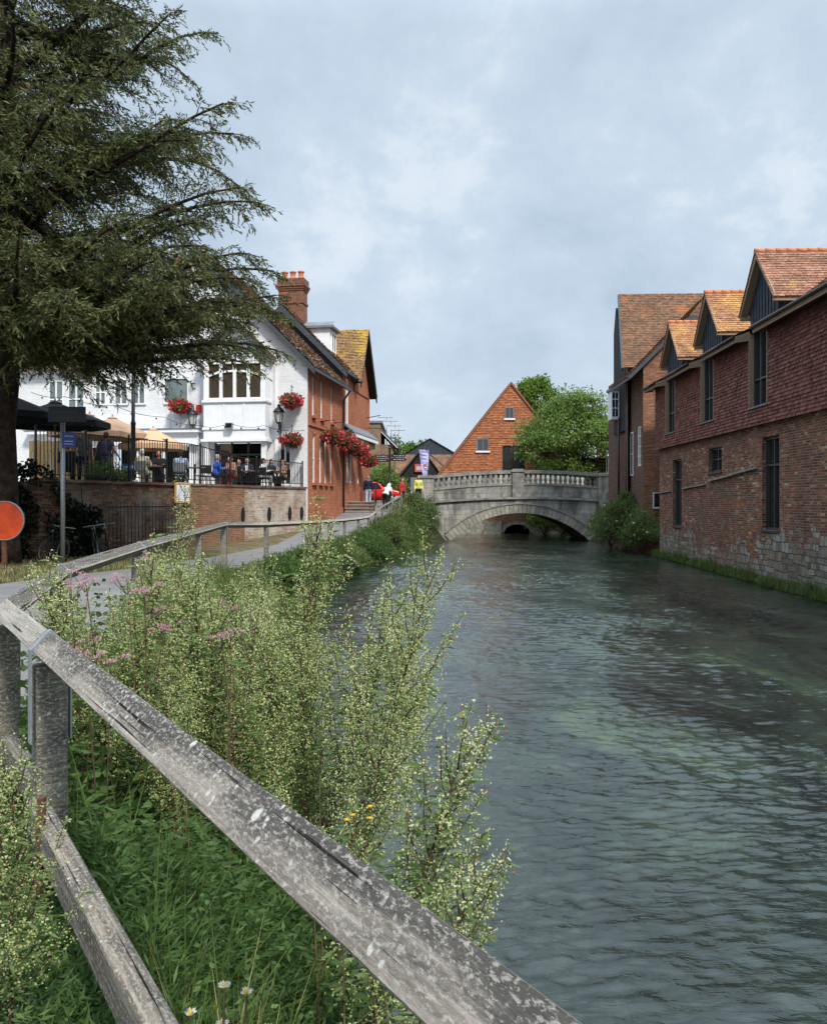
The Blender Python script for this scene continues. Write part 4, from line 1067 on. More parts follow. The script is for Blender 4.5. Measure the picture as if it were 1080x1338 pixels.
def race_wall():
    t = thing('mill_race_wall', (6.4, 64, 0), 'low brick and stone wall with a small dark arch seen under the bridge', 'wall')
    m = MB('old_house_brick'); Y = 64.6; ax, hw, zt = 8.1, 1.0, .55
    m.box(-1., ax - hw, Y, Y + .8, -.6, 3.1); m.box(ax + hw, 14.5, Y, Y + .8, -.6, 3.1)
    n = 12; pr = [(ax - hw * math.cos(math.pi * k / n), .12 + .62 * math.sin(math.pi * k / n)) for k in range(n + 1)]
    for (a, z0), (b, z1) in zip(pr, pr[1:]): m.poly([(a, Y, z0), (b, Y, z1), (b, Y, 3.1), (a, Y, 3.1)]); m.poly([(a, Y, z0), (a, Y + .8, z0), (b, Y + .8, z1), (b, Y, z1)])
    m.poly([(ax - hw, Y, 3.1), (ax + hw, Y, 3.1), (ax + hw, Y + .8, 3.1), (ax - hw, Y + .8, 3.1)])
    m.use('interior_dark'); m.box(ax - hw - .1, ax + hw + .1, Y + .801, Y + .9, -.6, 1.2)
    m.build('brickwork', t, True)
    m = MB('stone_rubble')
    for (a, z0), (b, z1) in zip(pr, pr[1:]):
        u = Vector((a - ax, 0, (z0 - .12) * 1.5)).normalized(); v = Vector((b - ax, 0, (z1 - .12) * 1.5)).normalized()
        m.prism([(a, Y - .05, z0), (b, Y - .05, z1), (b + v.x * .25, Y - .05, z1 + v.z * .25), (a + u.x * .25, Y - .05, z0 + u.z * .25)], (0, .049, 0))
    m.box(-1., ax - hw - .26, Y - .12, Y - .003, -.5, 1.0); m.box(ax + hw + .26, 14.5, Y - .12, Y - .003, -.5, .9)
    m.build('stone_facing', t, True)
race_wall()
def garden_wall():
    t = thing('garden_brick_wall', (13, 63.4, 2.3), 'brick wall under the leafy tree beside the mill', 'wall')
    m = MB('old_house_brick'); m.box(9.2, 15.3, 62.6, 62.9, 2.3, 5.6); m.build('wall', t, True)
    m = MB('mill_roof_tile'); m.prism([(9.1, 62.45, 5.602), (9.1, 63.05, 5.602), (9.1, 62.75, 5.85)], (6.3, 0, 0)); m.build('coping', t, True)
garden_wall()

def gable_block(name, label, catg, x0, x1, y0, y1, zb, ze, za, wall, roof, apx=None, tw=.3, th=.22, axis='y', extra=None, ov=.25):
    t = thing(name, ((x0 + x1) / 2, y0, zb), label, catg)
    m = MB(wall); 
    if axis == 'y':
        a = apx if apx is not None else (x0 + x1) / 2
        m.poly([(x0, y0, zb), (x1, y0, zb), (x1, y0, ze), (a, y0, za), (x0, y0, ze)])
        m.poly([(x0, y0, zb), (x0, y0, ze), (x0, y1, ze), (x0, y1, zb)][::-1]); m.poly([(x1, y0, zb), (x1, y0, ze), (x1, y1, ze), (x1, y1, zb)])
        m.build('wall', t, True)
        sl0 = (za - ze) / (a - x0); sl1 = (za - ze) / (x1 - a)
        tile_obj('roof', [((x0 - ov, y1, ze - ov * sl0 + .05), (x0 - ov, y0 - .2, ze - ov * sl0 + .05), (a, y0 - .2, za + .08), (a, y1, za + .08)), ((x1 + ov, y0 - .2, ze - ov * sl1 + .05), (x1 + ov, y1, ze - ov * sl1 + .05), (a, y1, za + .08), (a, y0 - .2, za + .08))], roof, tw, th, t, True)
    else:
        ym = (y0 + y1) / 2
        for x, s in ((x0, 1), (x1, -1)): m.poly([(x, y0, zb), (x, y0, ze), (x, ym, za), (x, y1, ze), (x, y1, zb)][::s])
        m.poly([(x0, y0, zb), (x1, y0, zb), (x1, y0, ze), (x0, y0, ze)]); m.build('wall', t, True)
        sl = (za - ze) / (ym - y0)
        tile_obj('roof', [((x0 - .2, y0 - ov, ze - ov * sl + .05), (x1 + .2, y0 - ov, ze - ov * sl + .05), (x1 + .2, ym, za + .08), (x0 - .2, ym, za + .08)), ((x1 + .2, y1 + ov, ze - ov * sl + .05), (x0 - .2, y1 + ov, ze - ov * sl + .05), (x0 - .2, ym, za + .08), (x1 + .2, ym, za + .08))], roof, tw, th, t, True)
    if extra: extra(t)
    return t
# black barn with a red poster, the orange roofs and the slate gable behind
def barn_extra(t):
    m = MB('poster_red'); m.box(.1, .75, 67.83, 67.9, 4.95, 5.6); m.use('pale_marks'); m.box(.22, .63, 67.82, 67.829, 5.1, 5.4); m.build('poster', t, True)
    m = MB('lead_grey'); m.box(-.25, 1.2, 67.9, 67.99, 2.4, 4.5); m.build('door', t, True)
    m = MB('dark_barge'); m.bar((-2.4, 67.72, 3.1), (.7, 67.72, 6.95), .1, .22, up=(0, 1, 0)); m.bar((.7, 67.72, 6.95), (3.3, 67.72, 4.7), .1, .22, up=(0, 1, 0)); m.build('bargeboard', t, True)
gable_block('black_barn', 'low black boarded barn with a gable roof beyond the bridge end', 'barn', -2.3, 3.2, 68, 76, 2.2, 3.4, 6.85, 'black_timber', 'brown_tile', apx=.7, extra=barn_extra)
gable_block('tiled_cottage', 'low cottage with long red tiled roof behind the black barn', 'house', -3.5, 4.6, 79, 86, 2.2, 5.2, 7.1, 'old_house_brick', 'brown_tile', axis='x')
gable_block('slate_hall', 'grey slate gabled hall standing behind the red roofed cottage', 'building', -1.6, 5.6, 96, 115, 2.2, 7.6, 9.75, 'slate_cladding', 'slate', apx=1.9, tw=.5, th=.35)
def tan_block():
    t = thing('tan_brick_block', (-4.3, 64, 2.3), 'plain tan brick block with flat parapet and a lean-to, beyond the red houses', 'building')
    m = MB('tan_brick'); m.box(-8, -2.55, 64, 74, 2.2, 8.6); m.box(-2.549, -1.6, 65, 73, 2.2, 7.0); m.build('wall', t, True)
    m = MB('lead_grey'); m.box(-8.1, -2.42, 63.9, 74.1, 8.6, 8.78); m.build('parapet_coping', t, True)
    m = MB('slate'); m.prism([(-2.54, 64.8, 8.1), (-1.25, 64.8, 6.8), (-1.25, 64.8, 6.95), (-2.54, 64.8, 8.28)], (0, 8.4, 0)); m.use('white_board'); m.bar((-2.54, 64.76, 8.0), (-1.25, 64.76, 6.72), .05, .14, up=(0, 1, 0)); m.build('lean_to_roof', t, True)
    m = MB('black_metal'); m.tube([(-2.9, 63.9, 6.), (-2.9, 63.9, 2.4)], .06, 6); m.build('drainpipe', t, True)
tan_block()
# television aerials
lab = ['tallest television aerial on the tan block', 'second television aerial from the red houses, on the tan block', 'thin television aerial over the lean-to roof edge', 'lowest television aerial on the lean-to roof']
for i, (px, y0, y1) in enumerate(((505, 580, 543), (511, 583, 548), (516, 585, 554), (521, 588, 560))):
    a, b = P(px, y0, 66 + i * .3), P(px, y1, 66 + i * .3); a.z = 6.9 if i < 1 else 6.7
    t = thing('tv_aerial', a, lab[i], 'aerial', 'television aerials on the roof')
    m = MB('galvanised'); m.tube([a, b], .03, 5); m.build('mast', t, True)
    m = MB('galvanised'); m.tube([b + Vector((-.7, 0, -.15)), b + Vector((.5, 0, -.15))], .022, 4)
    for k in range(7): m.tube([b + Vector((-.6 + k * .17, -.25, -.15)), b + Vector((-.6 + k * .17, .25, -.15))], .016, 4)
    m.build('antenna', t, True)
# ------------------------------------------------------------------ the pub: white gabled front, red river side
PUB = Vector((-4.86, 38., 0)); PRZ = -math.atan(.155)
PT = Matrix.Translation(PUB) @ Matrix.Rotation(PRZ, 4, 'Z')
pw = lambda x, y, z: PT @ Vector((x, y, z))
def frame_window(parent, x0, x1, z0, z1, y, cols=1, rows=1, mat='white_frame', glass='window_glass', fr=.07, axis='x', depth=.07, name='window', bar=.035, world=False):
    """a window in the plane y (axis x) or x (axis y) of its parent's own coordinates"""
    f = MB(mat)
    def bx(a, b, c, d, e0, e1):
        if axis == 'x': f.box(a, b, y + e0, y + e1, c, d)
        else: f.box(y - e1, y - e0, a, b, c, d)
    for a, b, c, d in ((x0, x1, z0, z0 + fr), (x0, x1, z1 - fr, z1), (x0, x0 + fr, z0 + fr, z1 - fr), (x1 - fr, x1, z0 + fr, z1 - fr)): bx(a, b, c, d, -depth / 2, depth / 2)
    for k in range(1, cols): u = x0 + (x1 - x0) * k / cols; bx(u - bar, u + bar, z0 + fr, z1 - fr, -depth / 2 + .004, depth / 2 - .004)
    for k in range(1, rows): w = z0 + (z1 - z0) * k / rows; bx(x0 + fr, x1 - fr, w - bar * .8, w + bar * .8, -depth / 2 + .008, depth / 2 - .008)
    fo = f.build(name, parent)
    g = MB(glass); e = .012
    if axis == 'x': g.poly([(x0 + .02, y + e, z0 + .02), (x1 - .02, y + e, z0 + .02), (x1 - .02, y + e, z1 - .02), (x0 + .02, y + e, z1 - .02)])
    else: g.poly([(y - e, x0 + .02, z0 + .02), (y - e, x1 - .02, z0 + .02), (y - e, x1 - .02, z1 - .02), (y - e, x0 + .02, z1 - .02)])
    g.build('pane', fo)
    return fo
def pub():
    t = thing('riverside_pub', PUB, 'white fronted gabled pub with red brick side wall behind the raised terrace', 'pub', rz=PRZ)
    D1 = 6.75; zE = 9.0; xa = -5.3; za = zE + 5.3
    # white front: openings for terrace doors, window and the left hand range
    m = MB('white_brick')
    holes = [(21 - 4.5, 21 - 2.0, 3.05, 5.3), (21 - 1.35, 21 - .78, 3.3, 5.35), (21 - 9.6, 21 - 5.6, 3.05, 5.2), (21 - 13.2, 21 - 10.2, 3.05, 5.2)]
    m.wall((-21, 0, 0), (1, 0, 0), (0, -1, 0), 21, .0, zE, holes, .25)
    m.poly([(2 * xa, 0, zE), (0, 0, zE), (xa, 0, za)]); m.build('front_wall', t)
    m = MB('interior_dark'); m.box(-4.5, -2.0, .6, .7, 3.05, 5.3); m.box(-1.4, -.7, .3, .4, 3.2, 5.4); m.box(-9.6, -5.6, .8, .9, 3.05, 5.2); m.box(-13.2, -10.2, .8, .9, 3.05, 5.2); m.build('interior', t)
    # red river side
    m = MB('pub_red_brick')
    up = [(.75, 1.2), (2.25, 2.7), (4.25, 4.65)]; lo = [(.8, 1.35), (2.0, 2.5), (3.0, 3.45), (4.1, 4.5)]
    holes = [(a, b, 6.6, 8.45) for a, b in up] + [(a, b, 3.45, 5.75) for a, b in lo]
    m.wall((0, 0, 0), (0, 1, 0), (1, 0, 0), D1, -.5, zE, holes, .14); m.box(.002, .06, .05, D1 - .05, 6.08, 6.2); m.box(.002, .09, .02, D1 - .02, -.4, 2.25); m.build('side_wall', t)
    for a, b in up: frame_window(t, a, b, 6.6, 8.45, -.10, 1, 2, axis='y', glass='window_glass', fr=.06)
    for a, b in lo: frame_window(t, a, b, 3.45, 5.75, -.10, 1, 2, axis='y', fr=.07)
    m = MB('pub_red_brick')
    for a, b, z in [(a, b, 6.48) for a, b in up] + [(a, b, 3.33) for a, b in lo]: m = MB('pub_red_brick'); m.box(.002, .12, a - .08, b + .08, z, z + .118); m.build('sill', t)
    m = MB('white_brick'); m.poly([(-.0, D1, zE - .1), (2 * xa, D1, zE), (xa, D1, za)]); m.build('back_gable', t)
    # roof and bargeboards
    e = .42; yo = -.35
    q = [((e, yo, zE - e + .12), (e, D1 + .1, zE - e + .12), (xa, D1 + .1, za + .14), (xa, yo, za + .14)),
         ((2 * xa - e, D1 + .1, zE - e + .12), (2 * xa - e, yo, zE - e + .12), (xa, yo, za + .14), (xa, D1 + .1, za + .14))]
    tile_obj('roof', q, 'pub_tile', .17, .12, t, lift=.04, jitter=.012)
    tile_obj('left_roof', [((-21.2, -.45, 8.85), (-10.7, -.45, 8.85), (-10.7, 3.6, 12.4), (-21.2, 3.6, 12.4))], 'pub_tile', .2, .14, t, lift=.04, jitter=.012)
    m = MB('dark_barge')
    for s in (1, -1):
        xe = xa + s * (5.3 + e); m.prism([(xe, yo, zE - e - .22), (xe, yo, zE - e + .08), (xa, yo, za + .1), (xa, yo, za - .24)], (0, .06, 0))
        m.poly([(xe, yo + .06, zE - e + .05), (xe, 0, zE - e + .05), (xa, 0, za + .05), (xa, yo + .06, za + .05)][::-s])
    m.box(e - .05, e + .07, yo, D1, zE - e - .08, zE - e + .06)       # river gutter
    m.build('bargeboard', t)
    m = MB('black_metal'); m.tube([(e + .02, D1 - .15, zE - e - .1), (.1, D1 - .15, 8.0), (.1, D1 - .15, .5)], .055, 6); m.build('drainpipe', t)
    # bay on brackets over the terrace doors
    b0, b1, by = -4.72, -1.78, -.75
    m = MB('white_board'); m.box(b0, b1, by, -.002, 5.42, 7.2); m.box(b0, b1, by, -.002, 8.98, 9.25); m.box(b0, b0 + .12, by, -.002, 7.2, 8.98); m.box(b1 - .12, b1, by, -.002, 7.2, 8.98)
    m.box(b0 - .1, b1 + .1, by - .1, -.002, 5.30, 5.418); m.box(b0 - .05, b1 + .05, by - .06, by - .001, 5.85, 5.95); m.box(b0 - .06, b1 + .06, by - .09, -.003, 7.1, 7.2)
    for k in range(1, 8): x = b0 + (b1 - b0) * k / 8; m.box(x - .012, x + .012, by - .012, by - .001, 5.97, 7.08)
    for k in range(1, 3): x = b0 + (b1 - b0) * k / 3; m.box(x - .05, x + .05, by - .025, by - .0125, 5.952, 7.098)
    bay = m.build('bay', t)
    m = MB('interior_dark'); m.box(b0 + .13, b1 - .13, -.2, -.1, 7.2, 8.98); m.build('interior', bay)
    fo = MB('white_frame'); z0, z1 = 7.22, 8.95; xs = [b0 + .16 + (b1 - b0 - .32) * k / 4 for k in range(5)]
    for x in xs: fo.box(x - .07, x + .07, by + .02, by + .12, z0, z1)
    for a, c in zip(xs, xs[1:]):
        fo.box(a + .07, c - .07, by + .02, by + .12, z0, z0 + .09); fo.box(a + .07, c - .07, by + .02, by + .12, z1 - .09, z1)
    zl = z0 + 1.22; k = 0
    for a, c, u, v in ((xs[0], xs[1], -.12, .06), (xs[1], xs[2], .06, .1), (xs[2], xs[3], .1, .06), (xs[3], xs[4], .06, -.12)):
        fo.bar((a + .07, by + .07, zl + u), (c - .07, by + .07, zl + v), .08, .09)
    fo = fo.build('window', bay)
    for a, c in zip(xs, xs[1:]):
        g = MB('blind_brown'); g.box(a + .08, c - .08, by + .1, by + .13, z0 + .1, z1 - .1); g.build('pane', fo)
    # little roof of the bay
    bx, bz = (b0 + b1) / 2, 9.26; ho = (b1 - b0) / 2 + .3
    q = [((bx + ho, by - .3, bz - .1), (bx + ho, .0, bz - .1), (bx, .0, bz + 1.6), (bx, by - .3, bz + 1.6)), ((bx - ho, .0, bz - .1), (bx - ho, by - .3, bz - .1), (bx, by - .3, bz + 1.6), (bx, .0, bz + 1.6))]
    tile_obj('bay_roof', q, 'pub_tile', .17, .12, bay, lift=.04)
    m = MB('dark_barge')
    for s in (1, -1): m.prism([(bx + s * ho, by - .28, bz - .32), (bx + s * ho, by - .28, bz - .12), (bx, by - .28, bz + 1.56), (bx, by - .28, bz + 1.3)], (0, .05, 0))
    m.use('white_board'); m.poly([(b0, by + .02, bz), (b1, by + .02, bz), (bx, by + .02, bz + 1.35)]); m.build('bay_bargeboard', bay)
    m = MB('white_frame')       # posts below the bay and terrace door frames
    m.box(-2.0, -1.78, by + .1, by + .3, 3.05, 5.298); m.build('bay_post', t); m = MB('white_frame'); m.box(-4.74, -4.52, by + .1, by + .3, 3.05, 5.298); m.build('bay_post', t); m = MB('white_frame'); m.box(-1.55, -1.38, -.08, -.002, 3.05, 8.9); m.build('downpipe', t)
    m = MB('dark_frame')
    for x in (-4.5, -3.7, -2.9, -2.08): m.box(x, x + .08, .02, .1, 3.05, 5.3)
    m.box(-4.5, -2.0, .02, .1, 4.7, 4.78); d = m.build('terrace_door', t)
    g = MB('window_glass'); g.poly([(-4.45, .08, 3.1), (-3.72, .08, 3.1), (-3.72, .08, 5.25), (-4.45, .08, 5.25)]); g.build('pane', d)
    frame_window(t, -1.35, -.78, 3.3, 5.35, .02, 2, 2)
    m = MB('lead_grey'); m.box(-1.45, -.7, -.06, -.002, 5.352, 5.5); m.build('window_head', t)
    # left range: ribbon of sash windows over a boarded white band and a canopy
    for a, b in ((-7.0, -5.75), (-8.6, -7.9), (-9.5, -8.8), (-10.5, -9.9), (-11.9, -11.0), (-12.9, -12.1)):
        frame_window(t, a, b, 7.15 if a > -11 else 6.55, 8.4, -.045, 1 if a > -7.5 else 2, 2 if a < -10 else 1, glass='pale_window_glass')
    m = MB('white_board'); m.box(-13.9, -5.2, -.16, -.002, 5.95, 7.0 if False else 6.45); m.box(-13.9, -5.1, -.5, -.002, 5.78, 5.93); m.box(-9.9, -5.2, -.3, -.161, 5.2, 5.775)
    for k in range(17): m.box(-13.7 + k * .5, -13.64 + k * .5, -.185, -.161, 5.97, 6.44)
    m.use('lead_grey'); m.box(-13.95, -5.05, -.54, -.002, 5.932, 5.97); m.build('canopy_band', t)
    m = MB('white_frame')
    for x in (-9.7, -8.4, -7.1, -5.75): m.box(x, x + .16, -.05, .1, 3.05, 5.2)
    m.build('pillar', t)
    # clustered stack with clay pots half hidden by the yew
    def stack(c, w, d, z0, z1, n, name='chimney'):
        m = MB('chimney_brick'); x, y = c
        m.box(x - w / 2, x + w / 2, y - d / 2, y + d / 2, z0, z1 - .75); m.box(x - w / 2 - .05, x + w / 2 + .05, y - d / 2 - .05, y + d / 2 + .05, z1 - 1.5, z1 - 1.38)
        for k, g in enumerate((.04, .09, .14)): m.box(x - w / 2 - g, x + w / 2 + g, y - d / 2 - g, y + d / 2 + g, z1 - .75 + k * .12 + .001, z1 - .63 + k * .12)
        m.box(x - w / 2 - .08, x + w / 2 + .08, y - d / 2 - .08, y + d / 2 + .08, z1 - .389, z1 - .05)
        ch = m.build(name, t)
        for k in range(n):
            p = MB('terracotta'); p.lathe((x - w / 2 + w * (k + .5) / n, y, z1 - .05), [(.19, 0), (.2, .1), (.16, .16), (.15, .4), (.2, .44), (.2, .5), (.14, .52)], 10); p.build('chimney_pot', ch)
    stack((-3.65, 9.6), 1.45, .9, 9, 15.45, 3); stack((-7.6, 3.5), 1.2, .8, 10, 14.6, 2)
    # second gable, taller and set back
    y2 = D1; D2 = 3.4; a2 = -3.35; z2 = 13.15; e2 = 9.8
    m = MB('slate_cladding'); m.poly([(2 * a2, y2, 8.5), (-.02, y2, 8.5), (-.02, y2, e2), (a2, y2, z2), (2 * a2, y2, e2)]); m.build('slate_gable', t)
    m = MB('pub_red_brick'); m.wall((0, y2, 0), (0, 1, 0), (1, 0, 0), 7.1, -.5, 9.75, [(.85, 1.3, 3.6, 5.7), (1.75, 2.15, 3.6, 5.7), (3.6, 4.0, 3.6, 5.7), (.75, 1.2, 6.8, 9.3)], .14); m.build('side_wall', t)
    for a, b in ((.85, 1.3), (1.75, 2.15), (3.6, 4.0)): frame_window(t, y2 + a, y2 + b, 3.6, 5.7, -.06, 1, 2, axis='y', fr=.08)
    frame_window(t, y2 + .75, y2 + 1.2, 6.8, 9.3, -.02, 1, 2, axis='y', fr=.1)
    q = [((.3, y2 - .3, e2 - .3 + .1), (.3, y2 + D2, e2 - .3 + .1), (a2, y2 + D2, z2 + .14), (a2, y2 - .3, z2 + .14)), ((2 * a2 - .3, y2 + D2, e2 - .2), (2 * a2 - .3, y2 - .3, e2 - .2), (a2, y2 - .3, z2 + .14), (a2, y2 + D2, z2 + .14))]
    tile_obj('roof', q, 'pub_tile', .17, .12, t, lift=.04, jitter=.012)
    m = MB('dark_barge')
    for s in (1, -1):
        xe = a2 + s * (3.35 + .3); m.prism([(xe, y2 - .3, e2 - .58), (xe, y2 - .3, e2 - .22), (a2, y2 - .3, z2 + .1), (a2, y2 - .3, z2 - .3)], (0, .08, 0))
        m.poly([(xe, y2 - .22, e2 - .26), (xe, y2, e2 - .26), (a2, y2, z2 + .04), (a2, y2 - .22, z2 + .04)][::-s])
    m.box(.25, .38, y2 - .3, y2 + D2, e2 - .36, e2 - .22); m.build('bargeboard', t)
    # flat roofed dormer
    m = MB('white_board'); m.box(-2.3, -.95, y2 + .9, y2 + 2.4, 10.2, 12.15); dm = m.build('dormer', t)
    m = MB('lead_grey'); m.box(-2.5, -.7, y2 + .7, y2 + 2.6, 12.152, 12.26); m.prism([(-2.5, y2 + .7, 12.262), (-.7, y2 + .7, 12.262), (-.9, y2 + 1.65, 12.65), (-2.5, y2 + 1.65, 12.65)], (0, .0, .02)); m.build('dormer_roof', dm)
    frame_window(dm, y2 + 1.15, y2 + 2.15, 10.9, 12.0, -.92, 2, 1, axis='y', fr=.08)
    # river gable at the far end, its tiles yellow with lichen
    y3 = y2 + 2.6; D3 = 4.1; yc = y3 + 1.75; z3 = 12.75
    m = MB('pub_red_brick'); m.poly([(.05, y3, 8.9), (.05, y3 + D3, 8.9), (.05, y3 + D3 - .3, 9.6), (.05, yc, z3 - .15), (.05, y3 + .1, 9.6)]); m.poly([(-6, y3 + D3, -.5), (-6, y3 + D3, 9.5), (0, y3 + D3, 9.5), (0, y3 + D3, -.5)]); m.build('river_gable', t)
    xo = .55
    q = [((-5, y3 - .25, 9.35), (xo, y3 - .25, 9.35), (xo, yc, z3), (-5, yc, z3)), ((xo, y3 + D3 + .15, 9.0), (-5, y3 + D3 + .15, 9.0), (-5, yc, z3), (xo, yc, z3))]
    tile_obj('river_gable_roof', q, 'lichen_tile', .17, .12, t, lift=.045, jitter=.014)
    m = MB('black_timber'); 
    for ye, ze_ in ((y3 - .25, 9.32), (y3 + D3 + .15, 8.95)):
        m.prism([(xo - .02, ye, ze_ - .3), (xo - .02, ye, ze_ - .02), (xo - .02, yc, z3 - .04), (xo - .02, yc, z3 - .34)], (-.07, 0, 0))
        m.poly([(xo - .05, ye, ze_ - .06), (.06, ye, ze_ - .06), (.06, yc, z3 - .08), (xo - .05, yc, z3 - .08)])
    m.build('river_bargeboard', t)
    # lead roofed shopfront along the foot of the far end
    m = MB('lead_grey'); m.prism([(.0, y2 + .1, 6.75), (.62, y2 + .1, 6.25), (.62, y2 + .1, 6.35), (.0, y2 + .1, 6.87)], (0, 6.6, 0)); m.use('white_board'); m.box(.5, .64, y2 + .1, y2 + 6.7, 6.08, 6.245); m.use('pub_red_brick'); m.box(.002, .45, y2 + .12, y2 + 6.6, 5.75, 6.24); m.build('shopfront_hood', t)
    m = MB('black_metal'); m.bar((.1, y3 + 2.9, 7.6), (1.0, y3 + 2.9, 7.75), .04, .04); m.bar((.1, y3 + 2.9, 7.0), (1.0, y3 + 2.9, 6.95), .03, .03); m.build('bracket', t)
pub()

def hang_basket(loc, r, label, catg='hanging basket', squash=.72, arm=None):
    t = thing('hanging_basket', loc, label, catg, 'flower baskets on the pub walls'); c = Vector((0, 0, 0))
    m = MB('basket'); m.lathe((0, 0, -.42 * r), [(.1 * r, -.28 * r), (.4 * r, -.18 * r), (.55 * r, .1 * r), (.55 * r, .2 * r)], 10); m.build('basket', t)
    n = int(760 * r); d = unit(rng.normal(size=(n, 3))); d[:, 2] = d[:, 2] * .8 - .05; rad = r * rng.uniform(.55, 1.05, n)[:, None]
    lob = 1 + .22 * np.sin(d[:, :1] * 5 + 1) * np.cos(d[:, 1:2] * 4)
    Pt = d * rad * lob * np.array([1, 1, squash]); 
    V, F = leaf_quads(Pt, d + rng.normal(0, .7, (n, 3)), .15 * rng.uniform(.6, 1.2, n), .12); np_obj('blossom', V, F, 'red_flower', t)
    n2 = int(900 * r); d = unit(rng.normal(size=(n2, 3))); d[:, 2] = d[:, 2] * .8; Pt = d * r * rng.uniform(.3, 1.06, n2)[:, None] * np.array([1, 1, squash])
    V, F = leaf_quads(Pt, d + rng.normal(0, .8, (n2, 3)), .16, .09); np_obj('foliage', V, F, 'weed_leaf', t)
    if arm:
        m = MB('black_metal'); m.tube([(0, 0, .1), (0, 0, r * .9 + .25)], .016, 5); m.tube([(0, 0, r * .9 + .25), tuple(arm)], .02, 5); m.build('bracket', t)
    return t
for x, y, z, r, lb in ((-6.0, -.42, 7.02, .52, 'red flower basket on the white wall left of the bay window, by the small lantern'), (-.62, -.5, 7.15, .5, 'upper red flower basket on the white front beside the red brick corner'), (-.6, -.5, 5.35, .48, 'lower red flower basket above the white framed window by the brick corner')):
    hang_basket(pw(x, y, z), r, lb, arm=(0, .45, r * .9 + .2))
for y, z, r, lb in ((2.5, 5.75, .6, 'red flower basket on the brick side wall closest to the white corner'), (4.4, 5.8, .62, 'red flower basket on the brick wall, second from the white corner'), (6.3, 5.55, .66, 'red flower basket beside the drainpipe on the brick wall'), (8.0, 5.5, .64, 'red flower basket over the far shopfront windows of the brick wall'), (10.6, 4.95, .6, 'last and lowest red flower basket at the far end of the brick wall')):
    hang_basket(pw(.62, y, z), r, lb, arm=(-.55, 0, r * .9 + .2))
def lantern(loc, label):
    t = thing('wall_lantern', loc, label, 'lantern', 'black lanterns on the pub front')
    m = MB('black_metal'); m.tube([(0, .5, -.55), (0, .45, -.2), (0, .2, -.35), (0, 0, -.12)], .03, 6); m.bar((0, .5, -.75), (0, .5, .0), .06, .04); m.build('bracket', t)
    m = MB('black_metal'); m.lathe((0, 0, 0), [(.1, -.1), (.12, -.06), (.13, -.02)], 8)
    for k in range(6):
        a = k * math.pi / 3; m.tube([(.13 * math.cos(a), .13 * math.sin(a), -.02), (.22 * math.cos(a), .22 * math.sin(a), .42)], .014, 4)
    m.lathe((0, 0, 0), [(.28, .42), (.27, .46), (.15, .6), (.07, .66), (.08, .72), (.02, .82)], 8); m.build('frame', t)
    m = MB('lamp_glass'); m.lathe((0, 0, 0), [(.115, -.015), (.205, .415)], 6, False); m.build('lamp_glass', t)
lantern(pw(-5.35, -.55, 6.15), 'black wall lantern between the left flower basket and the bay')
lantern(pw(-1.2, -.55, 6.2), 'black wall lantern between the bay and the brick corner')
def floodlight():
    t = thing('floodlight', pw(-3.4, -.95, 6.0), 'small square floodlight under the bay window', 'floodlight', rz=PRZ)
    m = MB('galvanised'); m.box(-.17, .17, -.1, .06, -.12, .14); m.build('housing', t, bevel=.015); m = MB('interior_dark'); m.poly([(-.14, -.103, -.09), (.14, -.103, -.09), (.14, -.103, .11), (-.14, -.103, .11)]); m.build('lens', t); m = MB('black_metal'); m.bar((0, .05, -.02), (0, .13, -.02), .06, .03); m.build('bracket', t)
floodlight()
def alarm():
    t = thing('wall_plaque', pw(-5.25, -.05, 6.9), 'small dark red plaque on the white wall beside the flower basket', 'plaque', rz=PRZ)
    m = MB('cloth_red'); m.box(-.12, .12, -.04, .04, -.19, .19); m.build('plaque', t, bevel=.01)
alarm()
def festoon():
    pts = [P(40, 512, 36.), P(85, 518, 36.2), P(150, 530, 36.4), P(215, 545, 36.6), P(262, 556, 36.75), P(300, 553, 36.75), P(345, 556, 36.8), P(398, 562, 37.)]
    t = thing('festoon_lights', pts[0], 'string of small festoon bulbs slung along the white pub front', 'string lights')
    m = MB('black_metal'); path = []
    for a, b in zip(pts, pts[1:]):
        for k in range(6): u = k / 6; path.append(a.lerp(b, u) - Vector((0, 0, .12 * 4 * u * (1 - u))))
    path.append(pts[-1]); m.tube(path, .012, 4); m.build('cable', t, True)
    for k in range(2, len(path), 3):
        b = MB('black_metal'); b.ball(path[k] - Vector((0, 0, .08)), .045, n=6, m=5); b.build('bulb', t, True)
festoon()
